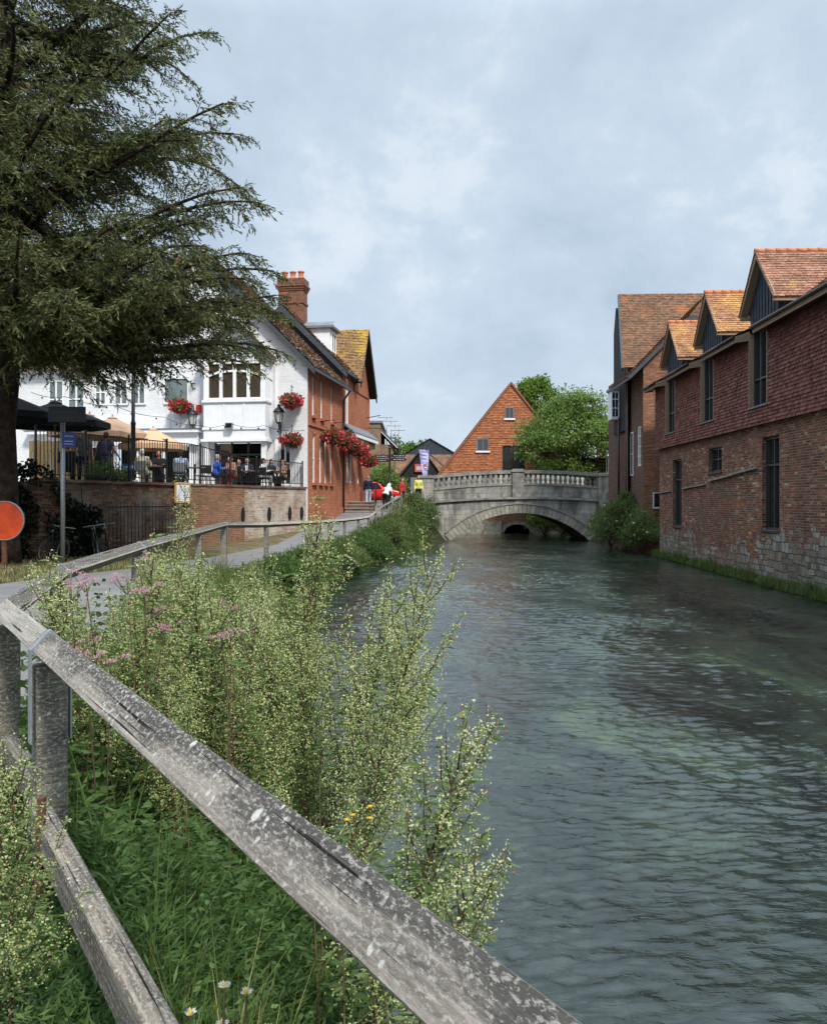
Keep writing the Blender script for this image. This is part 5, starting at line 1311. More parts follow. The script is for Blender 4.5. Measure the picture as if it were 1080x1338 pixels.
# ------------------------------------------------------------------ raised terrace: retaining wall, railing, furniture, people
W0 = Vector((-10.6, 23.4, 0)); W1 = Vector((-4.93, 37.82, 0)); wd = (W1 - W0).normalized(); wn = Vector((wd.y, -wd.x, 0)); TZ = 3.1
wl = lambda px: (19.80 / (.3931 - (px - 540) / 1080))          # depth of the wall seen at a bearing
def ws(px):
    Y = wl(px); return (Vector((-19.80 + .3931 * Y, Y, 0)) - W0).length
def terrace():
    m = MB('paving')
    m.poly([(-10.65, 23.6, TZ), (-5.15, 37.5, TZ), (-5.2, 38.2, TZ), (-19.5, 40.4, TZ), (-34, 40, TZ), (-34, 22.6, TZ), (-18, 22.6, TZ)][::1])
    tag(m.build('terrace_floor'), kind='structure')
    t = thing('terrace_wall', W0 + Vector((0, 0, 1)), 'long brick retaining wall of the pub terrace, dark, orange and limewashed in turn', 'wall')
    Lw = (W1 - W0).length; s1, s2 = ws(248), ws(318); 
    for name, mat, a, b, pr in (('dark_brickwork', 'garden_wall_brick', 0, s1, 0), ('orange_brickwork', 'orange_brick', s1, s2, .05), ('limewashed_brickwork', 'limewashed_brick', s2, Lw, .02)):
        m = MB(mat); o = W0 + wd * a + wn * pr
        m.prism([o + Vector((0, 0, .3)), o + wd * (b - a) + Vector((0, 0, .3)), o + wd * (b - a) + Vector((0, 0, 3.13)), o + Vector((0, 0, 3.13))], -wn * (.34 + pr)); m.build(name, t, True)
    m = MB('garden_wall_brick'); o = W0 + wn * .08; k = 0
    m.prism([o + Vector((0, 0, 3.132)), o + wd * Lw + Vector((0, 0, 3.132)), o + wd * Lw + Vector((0, 0, 3.22)), o + Vector((0, 0, 3.22))], -wn * .45); m.build('brick_coping', t, True)
    m = MB('garden_wall_brick'); m.prism([W0 + Vector((0, 0, .3)), W0 + Vector((-12, -1.2, .3)), W0 + Vector((-12, -1.2, 3.13)), W0 + Vector((0, 0, 3.13))], Vector((0, .34, 0))); m.build('return_brickwork', t, True)
    for px in (315.5, 350, 377, 392.5):      # oval iron tie plates
        c = W0 + wd * ws(px) + wn * .045 + Vector((0, 0, 2.03)); m = MB('black_metal'); pts = [c + wd * (.12 * math.cos(a)) + Vector((0, 0, .3 * math.sin(a))) for a in [2 * math.pi * k / 14 for k in range(14)]]
        m.prism(pts, wn * .04); m.build('tie_plate', t, True)
    # iron railing on the wall, stepping down towards the steps
    t = thing('terrace_railing', W0 + Vector((0, 0, 3.2)), 'black iron railing with thin upright bars along the top of the terrace wall', 'railing')
    ztop = lambda s: interp(s, [(0, 4.62), (ws(258), 4.66), (ws(320), 4.32), (Lw, 4.30)])
    n = 24
    for nm, za in (('top_rail', lambda s: ztop(s)), ('bottom_rail', lambda s: 3.36)):
        m = MB('black_metal')
        for k in range(n):
            a, b = Lw * k / n, Lw * (k + 1) / n; m.bar(W0 + wd * a - wn * .15 + Vector((0, 0, za(a))), W0 + wd * b - wn * .15 + Vector((0, 0, za(b))), .045, .03, ends=(k in (0, n - 1)))
        m.build(nm, t, True)
    m = MB('black_metal'); s = .06
    while s < Lw: p = W0 + wd * s - wn * .15; m.tube([p + Vector((0, 0, 3.37)), p + Vector((0, 0, ztop(s) - .015))], .013, 4, False); s += .135
    m.build('lattice_bar', t, True)
    for k in range(9):
        a = .03 + (Lw - .06) * k / 8; p = W0 + wd * a - wn * .15; m = MB('black_metal'); m.bar(p + Vector((0, 0, 3.221)), p + Vector((0, 0, ztop(a) + .06)), .05, .05, up=wd); m.ball(p + Vector((0, 0, ztop(a) + .08)), .045, n=6, m=4); m.build('post', t, True)
    # hinged iron gates of a bin store fixed against the dark brick
    t = thing('iron_grille', W0 + wd * ws(160) + wn * .3, 'black iron grille of upright bars standing against the dark brick wall', 'grille')
    a, b = ws(128), ws(222); m = MB('black_metal'); s = a
    while s < b: p = W0 + wd * s + wn * .28; m.tube([p + Vector((0, 0, 1.0)), p + Vector((0, 0, 2.55))], .012, 4); s += .17
    for z in (1.25, 2.4): m.bar(W0 + wd * a + wn * .28 + Vector((0, 0, z)), W0 + wd * b + wn * .28 + Vector((0, 0, z)), .04, .03)
    m.build('lattice', t, True)
    # notice case
    c = W0 + wd * ws(235) + wn * .12 + Vector((0, 0, 2.88)); t = thing('notice_case', c, 'small wooden glazed notice case with two white papers on the brick wall', 'notice board', rz=math.atan2(wd.y, wd.x))
    m = MB('screen_wood'); m.box(-.42, .42, -.02, .04, -.36, -.30); m.box(-.42, .42, -.02, .04, .30, .36); m.box(-.42, -.36, -.02, .04, -.298, .298); m.box(.36, .42, -.02, .04, -.298, .298); m.use('white_paint'); m.box(-.358, .358, .0, .04, -.298, .298); m.build('case', t)
    for x in (-.17, .17):
        m = MB('paper'); m.box(x - .15, x + .15, -.012, -.002, -.24, .24); m.use('pale_marks')
        for k in range(7): m.box(x - .11, x + .05 + .06 * (k % 2), -.0145, -.0125, .16 - k * .055, .175 - k * .055)
        m.build('paper', t)
    # plank screen at the back under the dark parasols
    t = thing('plank_screen', P(66, 612, 31.5), 'warm timber plank screen behind the railing under the black parasols', 'screen')
    a, b = P(38, 612, 31.2), P(112, 612, 31.9); a.z = b.z = TZ; d = (b - a); m = MB('screen_wood'); n = 16
    for k in range(n): m.bar(a + d * ((k + .5) / n) + Vector((0, 0, .1)), a + d * ((k + .5) / n) + Vector((0, 0, 1.75 + .02 * (k % 3))), d.length / n * .93, .03, up=(0, 1, 0))
    m.build('plank', t, True); m = MB('black_timber'); m.bar(a + Vector((0, .1, .5)), b + Vector((0, .1, .5)), .05, .08); m.bar(a + Vector((0, .1, 1.4)), b + Vector((0, .1, 1.4)), .05, .08); m.build('batten', t, True)
terrace()

def parasol(loc, r, h, hz, mat, label, n=8, sides=8):
    t = thing('parasol', loc, label, 'parasol', 'parasols on the terrace')
    m = MB(mat); c = Vector((0, 0, h)); ring = [(r * math.cos(2 * math.pi * (k + .5) / sides), r * math.sin(2 * math.pi * (k + .5) / sides)) for k in range(sides)]
    for (a, b), (c2, d) in zip(ring, ring[1:] + ring[:1]):
        m.poly([(a, b, h - hz), (c2, d, h - hz), (c2 * .12, d * .12, h - .02), (a * .12, b * .12, h - .02)]); m.poly([(a, b, h - hz), (a, b, h - hz - .2), (c2, d, h - hz - .2), (c2, d, h - hz)])
        m.poly([(a * .14, b * .14, h + .0), (c2 * .14, d * .14, h + .0), (0, 0, h + .1)])
    m.build('canopy', t)
    m = MB('table_wood'); m.tube([(0, 0, .05), (0, 0, h + .16)], .028, 7); m.build('pole', t)
    for k, (a, b) in enumerate(ring): m = MB('table_wood'); m.bar((a * .98, b * .98, h - hz - .02), (0, 0, h - .04), .022, .022); m.build('rib', t)
    m = MB('black_metal'); m.lathe((0, 0, 0), [(.28, 0), (.28, .05), (.06, .09)], 10); m.build('base', t)
    return t
def at(px, Y, z=TZ): return Vector(((px - 540) / 1080 * Y, Y, z))
parasol(at(12, 25.6), 1.5, 2.75, .55, 'umbrella_black', 'black parasol beside the yew trunk, partly out of frame')
parasol(at(72, 27.6), 1.75, 2.75, .62, 'umbrella_black', 'wide black parasol behind the dark direction sign')
parasol(at(117, 31.4), 1.5, 2.72, .62, 'umbrella_tan', 'tan parasol behind the two standing people')
parasol(at(147, 33.0), 1.55, 2.78, .64, 'umbrella_tan', 'tan parasol with a domed top behind the lamp post')
pz = parasol(at(200, 33.4), 1.35, 2.35, .6, 'umbrella_peach', 'pale peach parasol with small dark emblems, over the seated diners')
for k in (4, 5, 6):
    a = 2 * math.pi * (k + 1) / 8; r = 1.02; m = MB('cloth_purple'); c = Vector((r * math.cos(a), r * math.sin(a), 1.875)); tn = Vector((-math.sin(a), math.cos(a), 0)); up = Vector((-math.cos(a), -math.sin(a), .48)).normalized(); o = tn.cross(up) * .02
    m.prism([c + o - tn * .12 + up * .1, c + o + up * -.12, c + o + tn * .12 + up * .1], o * .2); m.build('emblem', pz)

def dining_table(loc, label, r=.42, rz=0):
    t = thing('terrace_table', loc, label, 'table', 'tables on the terrace', rz)
    m = MB('table_wood'); m.lathe((0, 0, .71), [(r, 0), (r + .01, .015), (r, .035)], 16, False); m.build('tabletop', t)
    m = MB('black_metal'); m.tube([(0, 0, .03), (0, 0, .708)], .035, 7); m.build('pedestal', t)
    m = MB('black_metal'); 
    for k in range(4): a = k * math.pi / 2 + .4; m.bar((0, 0, .03), (.33 * math.cos(a), .33 * math.sin(a), .015), .05, .03)
    m.build('foot', t)
def chair(loc, label, rz, mat='cloth_black'):
    t = thing('terrace_chair', loc, label, 'chair', 'chairs on the terrace', rz)
    m = MB(mat); m.box(-.22, .22, -.22, .22, .43, .46); m.build('seat', t, bevel=.01)
    m = MB(mat); m.box(-.22, .22, .2, .23, .55, .88); m.build('backrest', t, bevel=.01)
    for x in (-.2, .2):
        for y, zt in ((-.2, .428), (.215, .9)): m = MB('black_metal'); m.tube([(x * 1.05, y * 1.08, 0), (x, y, zt)], .014, 5); m.build('leg', t)

# ---- people: one continuous remeshed body, clothes and hair over it
def capsule(m, a, b, ra, rb, n=10):
    a, b = Vector(a), Vector(b); m.tube([a, b], [ra, rb], n, True); m.ball(a, ra, n=n, m=6); m.ball(b, rb, n=n, m=6)
def remesh(o, vox, sm=4):
    r = o.modifiers.new('remesh', 'REMESH'); r.mode = 'VOXEL'; r.voxel_size = vox; r.use_smooth_shade = True
    s = o.modifiers.new('smooth', 'SMOOTH'); s.iterations = sm; s.factor = .5
def person(loc, rz, label, seated=False, lean=0., turn=0., hands=None, skin='skin', hair='hair_brown', longhair=False, top='cloth_blue', legs='cloth_jeans', sleeves=True, bald=False, hat=None, bag=None, stride=0., skirt=False, scale=1., apron=None, nod=0.):
    t = thing('person', loc, label, 'person', None, rz); t.scale = (scale,) * 3
    hp = .50 if seated else .93
    L = Matrix.Translation((0, 0, hp)) @ Matrix.Rotation(lean, 4, 'X') @ Matrix.Translation((0, 0, -.93))    # lean > 0 bends forward (-y)
    u = lambda x, y, z: L @ Vector((x, y, z))
    Hd = lambda x, y, z: L @ (Matrix.Translation((0, 0, 1.5)) @ Matrix.Rotation(turn, 4, 'Z') @ Matrix.Rotation(nod, 4, 'X') @ Vector((x, y, z - 1.5)))
    sh = [u(-.185, 0, 1.42), u(.185, 0, 1.42)]
    hands = hands or [(-.25, -.1, .82), (.25, -.1, .82)]
    hd = [Vector(h) for h in hands]; el = []
    for s, h in zip(sh, hd):
        d = h - s; l = d.length; mx = .57
        if l > mx: h.xyz = s + d * (mx / l); d = h - s; l = mx
        bend = math.sqrt(max(0, .29 ** 2 - (l / 2) ** 2)); sd = Vector((0, .6, -.8)) + Vector((s.x * 2.4, 0, 0)); sd = (sd - d.normalized() * sd.dot(d.normalized())).normalized(); el.append((s + h) / 2 + sd * bend)
    hips = [Vector((-.095, 0, hp - .01)), Vector((.095, 0, hp - .01))]
    if seated: kn = [Vector((-.12, -.42, .50)), Vector((.12, -.42, .50))]; an = [Vector((-.12, -.36, .08)), Vector((.12, -.40, .08))]
    else: kn = [Vector((-.1, -.03 - stride, .5)), Vector((.1, -.03 + stride, .5))]; an = [Vector((-.1, .03 - stride * 1.3, .08)), Vector((.1, .03 + stride * 1.8, .08))]
    m = MB(skin)
    capsule(m, u(-.07, 0, .95), u(.07, 0, .95), .115, .115); capsule(m, u(0, 0, .97), u(0, -.01, 1.2), .125, .12); capsule(m, u(-.06, 0, 1.3), u(.06, 0, 1.3), .115, .115); capsule(m, u(-.13, 0, 1.41), u(.13, 0, 1.41), .06, .06)
    capsule(m, u(0, .01, 1.4), u(0, -.01, 1.53), .062, .056); 
    c = Hd(0, -.02, 1.635); m.ball(c, .075, .092, .112, 12, 8); capsule(m, Hd(0, -.07, 1.575), Hd(0, -.05, 1.59), .042, .05)     # skull and jaw
    capsule(m, Hd(0, -.115, 1.645), Hd(0, -.128, 1.618), .012, .018)                                                          # nose
    for s in (-1, 1): m.ball(Hd(s * .078, 0, 1.63), .016, .024, .034, 8, 5)
    for i in range(2):
        capsule(m, sh[i], el[i], .05, .042); capsule(m, el[i], hd[i], .042, .028)
        f = (hd[i] - el[i]).normalized(); sd = f.cross(Vector((0, 0, 1)))
        sd = sd.normalized() if sd.length > .05 else Vector((1, 0, 0)); pl = sd.cross(f); pk = hd[i] + f * .075
        for k in (-1, 1): capsule(m, hd[i] + f * .015 + sd * .018 * k, pk + sd * .024 * k, .016, .015)
        for k, ln in zip((-1.5, -.5, .5, 1.5), (.055, .075, .07, .06)): a = pk + sd * .018 * k; b = a + f * ln * .6 - pl * .012; capsule(m, a, b, .0105, .010); capsule(m, b, b + f * ln * .4 - pl * .02, .010, .009)
        inn = 1 if i == 0 else -1; a = hd[i] + f * .02 + sd * .025 * inn; capsule(m, a, a + f * .04 + sd * .03 * inn - pl * .01, .013, .010)
        capsule(m, hips[i], kn[i], .085, .058); capsule(m, kn[i], an[i], .058, .038); capsule(m, an[i] + Vector((0, .03, -.03)), an[i] + Vector((0, -.13, -.045)), .038, .03)
    o = m.build('body', t); remesh(o, .014)
    m = MB('hair_dark')
    for s in (-1, 1): m.ball(Hd(s * .032, -.105, 1.645), .011, n=6, m=4)
    m.use('poster_red'); m.ball(Hd(0, -.112, 1.578), .024, .008, .008, 6, 4); m.build('face', t)
    m = MB(top); g = .022
    capsule(m, u(-.075, 0, 1.0), u(.075, 0, 1.0), .115 + g, .115 + g); capsule(m, u(0, 0, 1.0), u(0, -.01, 1.2), .125 + g, .12 + g); capsule(m, u(-.06, 0, 1.3), u(.06, 0, 1.3), .117 + g, .117 + g); capsule(m, u(-.135, 0, 1.41), u(.135, 0, 1.41), .06 + g, .06 + g)
    for i in range(2):
        capsule(m, sh[i], el[i] if sleeves else sh[i].lerp(el[i], .55), .05 + g, .045 + g)
        if sleeves: capsule(m, el[i], el[i].lerp(hd[i], .82), .045 + g * .8, .034 + g * .5)
    o = m.build('shirt', t); remesh(o, .02)
    m = MB(legs); capsule(m, Vector((-.07, 0, hp + .01)), Vector((.07, 0, hp + .01)), .128, .128)
    for i in range(2): capsule(m, hips[i], kn[i], .098, .072); capsule(m, kn[i], kn[i].lerp(an[i], .55 if skirt else .92), .072, .058)
    if skirt: m.lathe((0, 0, 0), [(.3, .42), (.2, .75), (.16, .98)], 14)
    o = m.build('skirt' if skirt else 'trousers', t); remesh(o, .02)
    m = MB('tyre')
    for i in range(2): capsule(m, an[i] + Vector((0, .035, -.035)), an[i] + Vector((0, -.15, -.05)), .045, .036)
    m.build('shoe', t)
    if not bald:
        m = MB(hair); m.ball(Hd(0, .015, 1.665), .09, .1, .105, 12, 8); capsule(m, Hd(-.05, .03, 1.6), Hd(.05, .03, 1.6), .05, .05)
        if longhair: capsule(m, Hd(0, .06, 1.62), Hd(0, .09, 1.42), .075, .06); capsule(m, Hd(-.08, .02, 1.6), Hd(-.085, .03, 1.45), .03, .025); capsule(m, Hd(.08, .02, 1.6), Hd(.085, .03, 1.45), .03, .025)
        o = m.build('hair', t); remesh(o, .016, 3)
    if hat: m = MB(hat); m.lathe(Hd(0, 0, 1.66), [(.105, 0), (.108, .05), (.08, .1), (.02, .115)], 12); m.tube([Hd(0, -.07, 1.675), Hd(0, -.18, 1.66)], [.07, .045], 8); m.build('cap', t)
    if bag:
        m = MB(bag); capsule(m, u(0, .2, 1.08), u(0, .2, 1.34), .13, .12); o = m.build('backpack', t); remesh(o, .02)
        m = MB(bag)
        for s in (-1, 1): m.tube([u(s * .11, .12, 1.5), u(s * .13, -.02, 1.5), u(s * .13, -.15, 1.35), u(s * .14, -.02, 1.08)], .02, 5)
        m.build('strap', t)
    if apron: m = MB(apron); m.prism([u(-.06, -.155, 1.42), u(.06, -.155, 1.42), u(.03, -.155, 1.12), u(-.03, -.155, 1.12)], (0, -.006, 0)); m.build('shirt_front', t)
    return t
# standing by the railing
person(at(108, 26.6), R(25), 'standing grey haired man in a sage green shirt looking down over the railing', lean=R(10), nod=R(30), hands=[(-.2, -.28, 1.0), (.28, -.2, .9)], hair='hair_grey', skin='skin_ruddy', top='cloth_sage', legs='cloth_navy', sleeves=False)
person(at(139, 27.2), R(172), 'standing woman seen from behind wearing a dark purple backpack on the terrace', hands=[(-.4, -.05, .95), (.42, .0, .92)], hair='hair_brown', top='cloth_purple', legs='cloth_grey', bag='cloth_purple', sleeves=False)
seat = [  # px, depth, facing, label, kwargs
    (88, 25.9, 200, 'seated person in black with dark hair behind the sign pole', dict(top='cloth_black', legs='cloth_black', hair='hair_dark')),
    (186, 29.1, 175, 'seated person in a cream jacket with their back to the river, by the lamp post', dict(top='cloth_cream', legs='cloth_cream', hair='hair_white')),
    (207, 30.3, 20, 'seated bald man in a black jumper facing the river', dict(top='cloth_black', legs='cloth_black', bald=True, skin='skin_ruddy')),
    (236, 30.3, 185, 'seated man in a pale blue shirt and dark cap seen from behind', dict(top='cloth_light_blue', legs='cloth_jeans', hair='hair_dark', hat='cloth_navy', skin='skin_ruddy')),
    (281, 32.6, 120, 'seated person in a bright blue and black jacket leaning to the table', dict(top='cloth_blue', legs='cloth_black', hair='hair_grey', lean=R(8), skin='skin_ruddy')),
    (304, 33.7, 330, 'seated woman in a patterned top eating beside the brick terrace wall', dict(top='cloth_pattern', legs='cloth_red', hair='hair_brown', longhair=True, lean=R(12))),
    (323, 35.2, 0, 'seated man in a dark jacket and open white shirt facing the river', dict(top='cloth_navy', legs='cloth_navy', hair='hair_brown', apron='cloth_white')),
    (341, 35.4, 95, 'seated person in a white shirt turned sideways at the table', dict(top='cloth_white', legs='cloth_grey', hair='hair_dark', longhair=True, lean=R(8))),
    (353, 36.2, 60, 'seated brown haired woman in dark blue beneath the black lantern', dict(top='cloth_navy', legs='cloth_black', hair='hair_brown', longhair=True, lean=R(6))),
    (370, 37.0, 320, 'seated woman with bare arms by the white framed window at the railing end', dict(top='cloth_pattern', legs='cloth_black', hair='hair_brown', longhair=True, sleeves=False)),
    (312, 36.6, 10, 'seated person in black at the back against the terrace doors', dict(top='cloth_black', legs='cloth_black', hair='hair_brown'))]
for k, (px, Y, a, lb, kw) in enumerate(seat):
    person(at(px, Y), R(a), lb, seated=True, hands=[(-.16, -.42, .78), (.15, -.38, .80)], **kw)
    ra = R(a); off = Vector((-math.sin(ra) * -.03, math.cos(ra) * .03, 0)).to_3d()
    chair(at(px, Y), 'terrace chair taken by the ' + lb.replace('seated ', '').split(' with ')[0].split(' facing ')[0].split(' seen ')[0].split(' turned ')[0].split(' leaning ')[0].split(' eating ')[0].split(' beneath ')[0].split(' at the ')[0].split(' by the ')[0].split(' behind ')[0], ra, 'cloth_grey' if k in (1, 3) else 'cloth_black')
tl = [(197, 29.8, 'table between the cream jacket and the bald man'), (254, 31.0, 'bare table beside the man in the pale blue shirt'), (293, 33.1, 'table between the bright blue jacket and the woman in the patterned top'), (330, 34.7, 'table in front of the man in the dark jacket'), (362, 36.4, 'table at the railing end under the lower flower basket'), (97, 26.9, 'table behind the sign pole under the black parasol')]
for px, Y, lb in tl: dining_table(at(px, Y), lb)
for px, Y, a, lb in ((262, 31.6, 100, 'empty dark chair beside the bare table'), (345, 34.6, 160, 'empty dark chair with its back to the limewashed wall'), (268, 32.4, 200, 'empty dark chair pushed towards the terrace doors')): chair(at(px, Y), lb, R(a))

def planter():
    t = thing('hedge_planter', at(140, 26.35), 'low dark green clipped plants in a trough behind the railing', 'planter')
    m = MB('black_timber'); a, b = at(118, 26.0), at(160, 27.6); a.z = b.z = TZ + .12; m.bar(a, b, .3, .24); m.build('trough', t, True)
    n = 1500; u = rng.uniform(0, 1, n); A, B = np.array(a), np.array(b); Pt = A + (B - A) * u[:, None] + np.stack([rng.normal(0, .13, n), rng.normal(0, .13, n), rng.uniform(.1, .62, n) * (.7 + .3 * np.sin(u * 14))], 1)
    V, F = leaf_quads(Pt, rng.normal(0, 1, (n, 3)) + np.array([0, 0, .8]), .1, .045); np_obj('foliage', V, F, 'bush_leaf', t, world=True)
planter()
# ------------------------------------------------------------------ street furniture, signs, bicycles, car, people on the road
def lamp_post():
    b = at(174, 29.2, path_z(29)); t = thing('lamp_post', b, 'tall black street lamp column with small blue signs in front of the terrace wall', 'lamp post')
    m = MB('black_metal'); m.lathe((0, 0, -.05), [(.17, 0), (.17, .1), (.135, .14), (.13, 1.75), (.15, 1.8), (.15, 1.88), (.085, 1.98), (.08, 4.4), (.1, 4.45), (.065, 4.55), (.055, 7.6)], 12); m.build('column', t)
    m = MB('black_metal'); m.lathe((0, 0, 7.55), [(.06, 0), (.2, .06), (.3, .5), (.32, .55), (.12, .8), (.03, 1.)], 8); m.build('lantern_frame', t)
    m = MB('lamp_glass'); m.lathe((0, 0, 7.62), [(.17, 0), (.27, .42)], 8, False); m.build('lamp_glass', t)
    m = MB('sign_blue'); m.box(-.34, .28, -.13, -.1, 2.75, 2.98); m.use('pale_marks'); m.box(-.3, -.05, -.134, -.131, 2.83, 2.9); m.prism([(.0, -.134, 2.8), (.16, -.134, 2.87), (.0, -.134, 2.94)], (0, .003, 0)); m.build('blue_sign', t)
    m = MB('paper'); m.box(.02, .2, -.14, -.11, 2.05, 2.42); m.build('white_notice', t)
lamp_post()
def sign_pole():
    b = at(82, 21.2, path_z(21)); t = thing('street_sign_pole', b, 'grey pole carrying a dark double-line direction board and a small blue plate', 'sign')
    m = MB('galvanised'); m.tube([(0, 0, -.1), (0, 0, 3.95)], .057, 10); m.build('pole', t)
    m = MB('sign_navy'); m.box(-.34, .62, -.085, -.06, 3.66, 4.06); m.build('board', t, bevel=.012)
    m = MB('sign_marks'); 
    for r, ws_ in ((3.92, (.1, .05, .12, .06, .09, .13, .05, .08)), (3.78, (.05, .11, .09, .06, .05, .12, .1))):
        x = -.22
        for w in ws_: m.box(x, x + w * .62, -.0885, -.0855, r - .028, r + .022); x += w * .62 + .028
    m.build('marking', t)
    m = MB('sign_blue'); m.T = Matrix.Rotation(R(28), 4, 'Z'); m.box(-.02, .3, -.085, -.065, 3.02, 3.40); m.use('pale_marks'); 
    for z in (3.1, 3.17, 3.3): m.box(.03, .24, -.0885, -.0855, z, z + .022)
    m.build('blue_plate', t)
    m = MB('galvanised'); m.T = None
    for z in (3.75, 3.95, 3.2): m.lathe((0, 0, z), [(.066, 0), (.066, .03)], 10)
    m.build('clamp', t)
sign_pole()
def disc_sign():
    b = at(7, 20.2, path_z(20)); t = thing('round_roadworks_sign', b, 'round orange red sign disc with grey rim on a short brown post', 'sign')
    m = MB('rusty_iron'); m.box(-.075, .035, -.03, .03, -.1, .68); m.build('post', t)
    ring = lambda r, y, n=40: [(r * math.cos(2 * math.pi * k / n), y, 1.16 + r * math.sin(2 * math.pi * k / n)) for k in range(n)]
    m = MB('disc_orange'); m.prism(ring(.46, -.05), (0, .02, 0)); m.build('disc', t)
    m = MB('galvanised'); n = 40; a, b2 = ring(.462, -.062), ring(.482, -.062)
    for k in range(n): m.prism([a[k], a[(k + 1) % n], b2[(k + 1) % n], b2[k]], (0, .05, 0))
    m.build('rim', t)
    m = MB('galvanised'); m.box(-.02, .02, -.03, -.02, .68, 1.4); m.build('bracket', t)
disc_sign()

def bicycle(loc, rz, label, tilt, mat='black_metal'):
    t = thing('bicycle', loc, label, 'bicycle', 'bicycles leaning by the terrace wall', rz); t.rotation_euler = (tilt, 0, rz)
    def ring(c, r, rr, mt, name, par):
        m = MB(mt); m.tube([(c + r * math.cos(a), 0, .34 + r * math.sin(a)) for a in [2 * math.pi * k / 28 for k in range(29)]], rr, 6, False); return m.build(name, par)
    hubs = (-.52, .52)
    for c in hubs:
        w = ring(c, .325, .022, 'tyre', 'wheel', t); ring(c, .298, .010, 'galvanised', 'rim', w)
        m = MB('galvanised'); 
        for k in range(14): a = 2 * math.pi * k / 14; m.tube([(c, 0, .34), (c + .295 * math.cos(a), 0, .34 + .295 * math.sin(a))], .0022, 3, False)
        m.build('spoke', w)
    bb = (-.08, 0, .3); st = (-.2, 0, .82); hd = (.36, 0, .84); hl = (.39, 0, .7)
    m = MB(mat)
    for a, b in ((bb, st), (st, hd), (bb, hl), (hd, hl)): m.tube([a, b], .019, 7)
    for y in (-.05, .05): m.tube([bb, (hubs[0], y, .34)], .011, 5); m.tube([(st[0] - .0, 0, .76), (hubs[0], y, .34)], .010, 5); m.tube([hl, (hubs[1], y, .34)], .013, 5)
    m.build('frame', t)
    m = MB('galvanised'); m.tube([st, (-.23, 0, .93)], .014, 6); m.use('tyre'); m.ball((-.25, 0, .955), .13, .07, .035); m.build('saddle', t)
    m = MB('galvanised'); m.tube([hd, (.33, 0, .98)], .015, 6); m.tube([(.42, -.3, .99), (.35, -.12, .99), (.34, 0, .98), (.35, .12, .99), (.42, .3, .99)], .012, 6); m.use('tyre'); m.tube([(.42, -.3, .99), (.34, -.33, .985)], .016, 6); m.tube([(.42, .3, .99), (.34, .33, .985)], .016, 6); m.build('handlebar', t)
    m = MB('galvanised'); m.tube([(-.02, -.06, .14), (-.08, -.05, .3), (-.08, .05, .3), (-.14, .06, .46)], .01, 5); m.build('crank', t); m = MB('tyre'); m.box(-.06, .02, -.12, -.06, .13, .15); m.build('pedal', t); m = MB('tyre'); m.box(-.18, -.1, .06, .12, .45, .47); m.build('pedal', t)
g0 = path_z(24)
bicycle(at(128, 24.0, g0), R(-62), 'black bicycle with raised handlebar against the iron grille, by the lamp post', R(9))
bicycle(at(67, 22.4, g0), R(-40), 'dark bicycle in the ivy shade behind the sign pole', R(-10), 'cloth_navy')
bicycle(at(143, 25.0, g0), R(-70), 'second bicycle with its saddle showing behind the raised handlebar', R(8), 'rusty_iron')

# steps up to the street beside the red houses
def stairs():
    o = P(470, 672, 45.5); t = thing('stone_steps', (-3.1, 45.2, 1.6), 'short flight of brown stone steps at the foot of the red houses', 'steps')
    m = MB('shaded_house_brick')
    for k in range(5): m.box(-3.75, -2.15, 44.4 + k * .36, 46.6, 1.3, 1.82 + k * .17) if k == 0 else m.box(-3.75 + .004 * k, -2.15 - .004 * k, 44.4 + k * .36, 46.6 - .004 * k, 1.82 + (k - 1) * .17 + .001, 1.82 + k * .17)
    m.build('riser', t, True)
    for k in range(5): m = MB('paving'); m.box(-3.77, -2.13, 44.36 + k * .36, 44.36 + k * .36 + .4, 1.822 + k * .17, 1.862 + k * .17); m.build('tread', t, True)
    t2 = thing('step_handrail', (-2.2, 44.6, 1.8), 'thin black iron handrail beside the brown steps', 'handrail')
    m = MB('black_metal'); m.tube([(-2.1, 44.4, 1.6), (-2.1, 44.4, 2.75), (-2.1, 46.1, 3.5), (-2.1, 46.1, 2.3)], .024, 6); m.build('rail', t2, True)
stairs()
def low_rail():
    t = thing('bent_metal_rail', (-.9, 44, 2.), 'pale bent metal hoop rail at the top of the ramp near the bridge', 'handrail')
    a = P(513, 672, 45); b = P(513, 655, 45); c = P(524, 648, 45.5); d = P(524, 672, 45.5)
    m = MB('galvanised'); m.tube([a, b, b.lerp(c, .4) + Vector((0, 0, .12)), c, d], .045, 7); m.build('hoop', t, True)
low_rail()

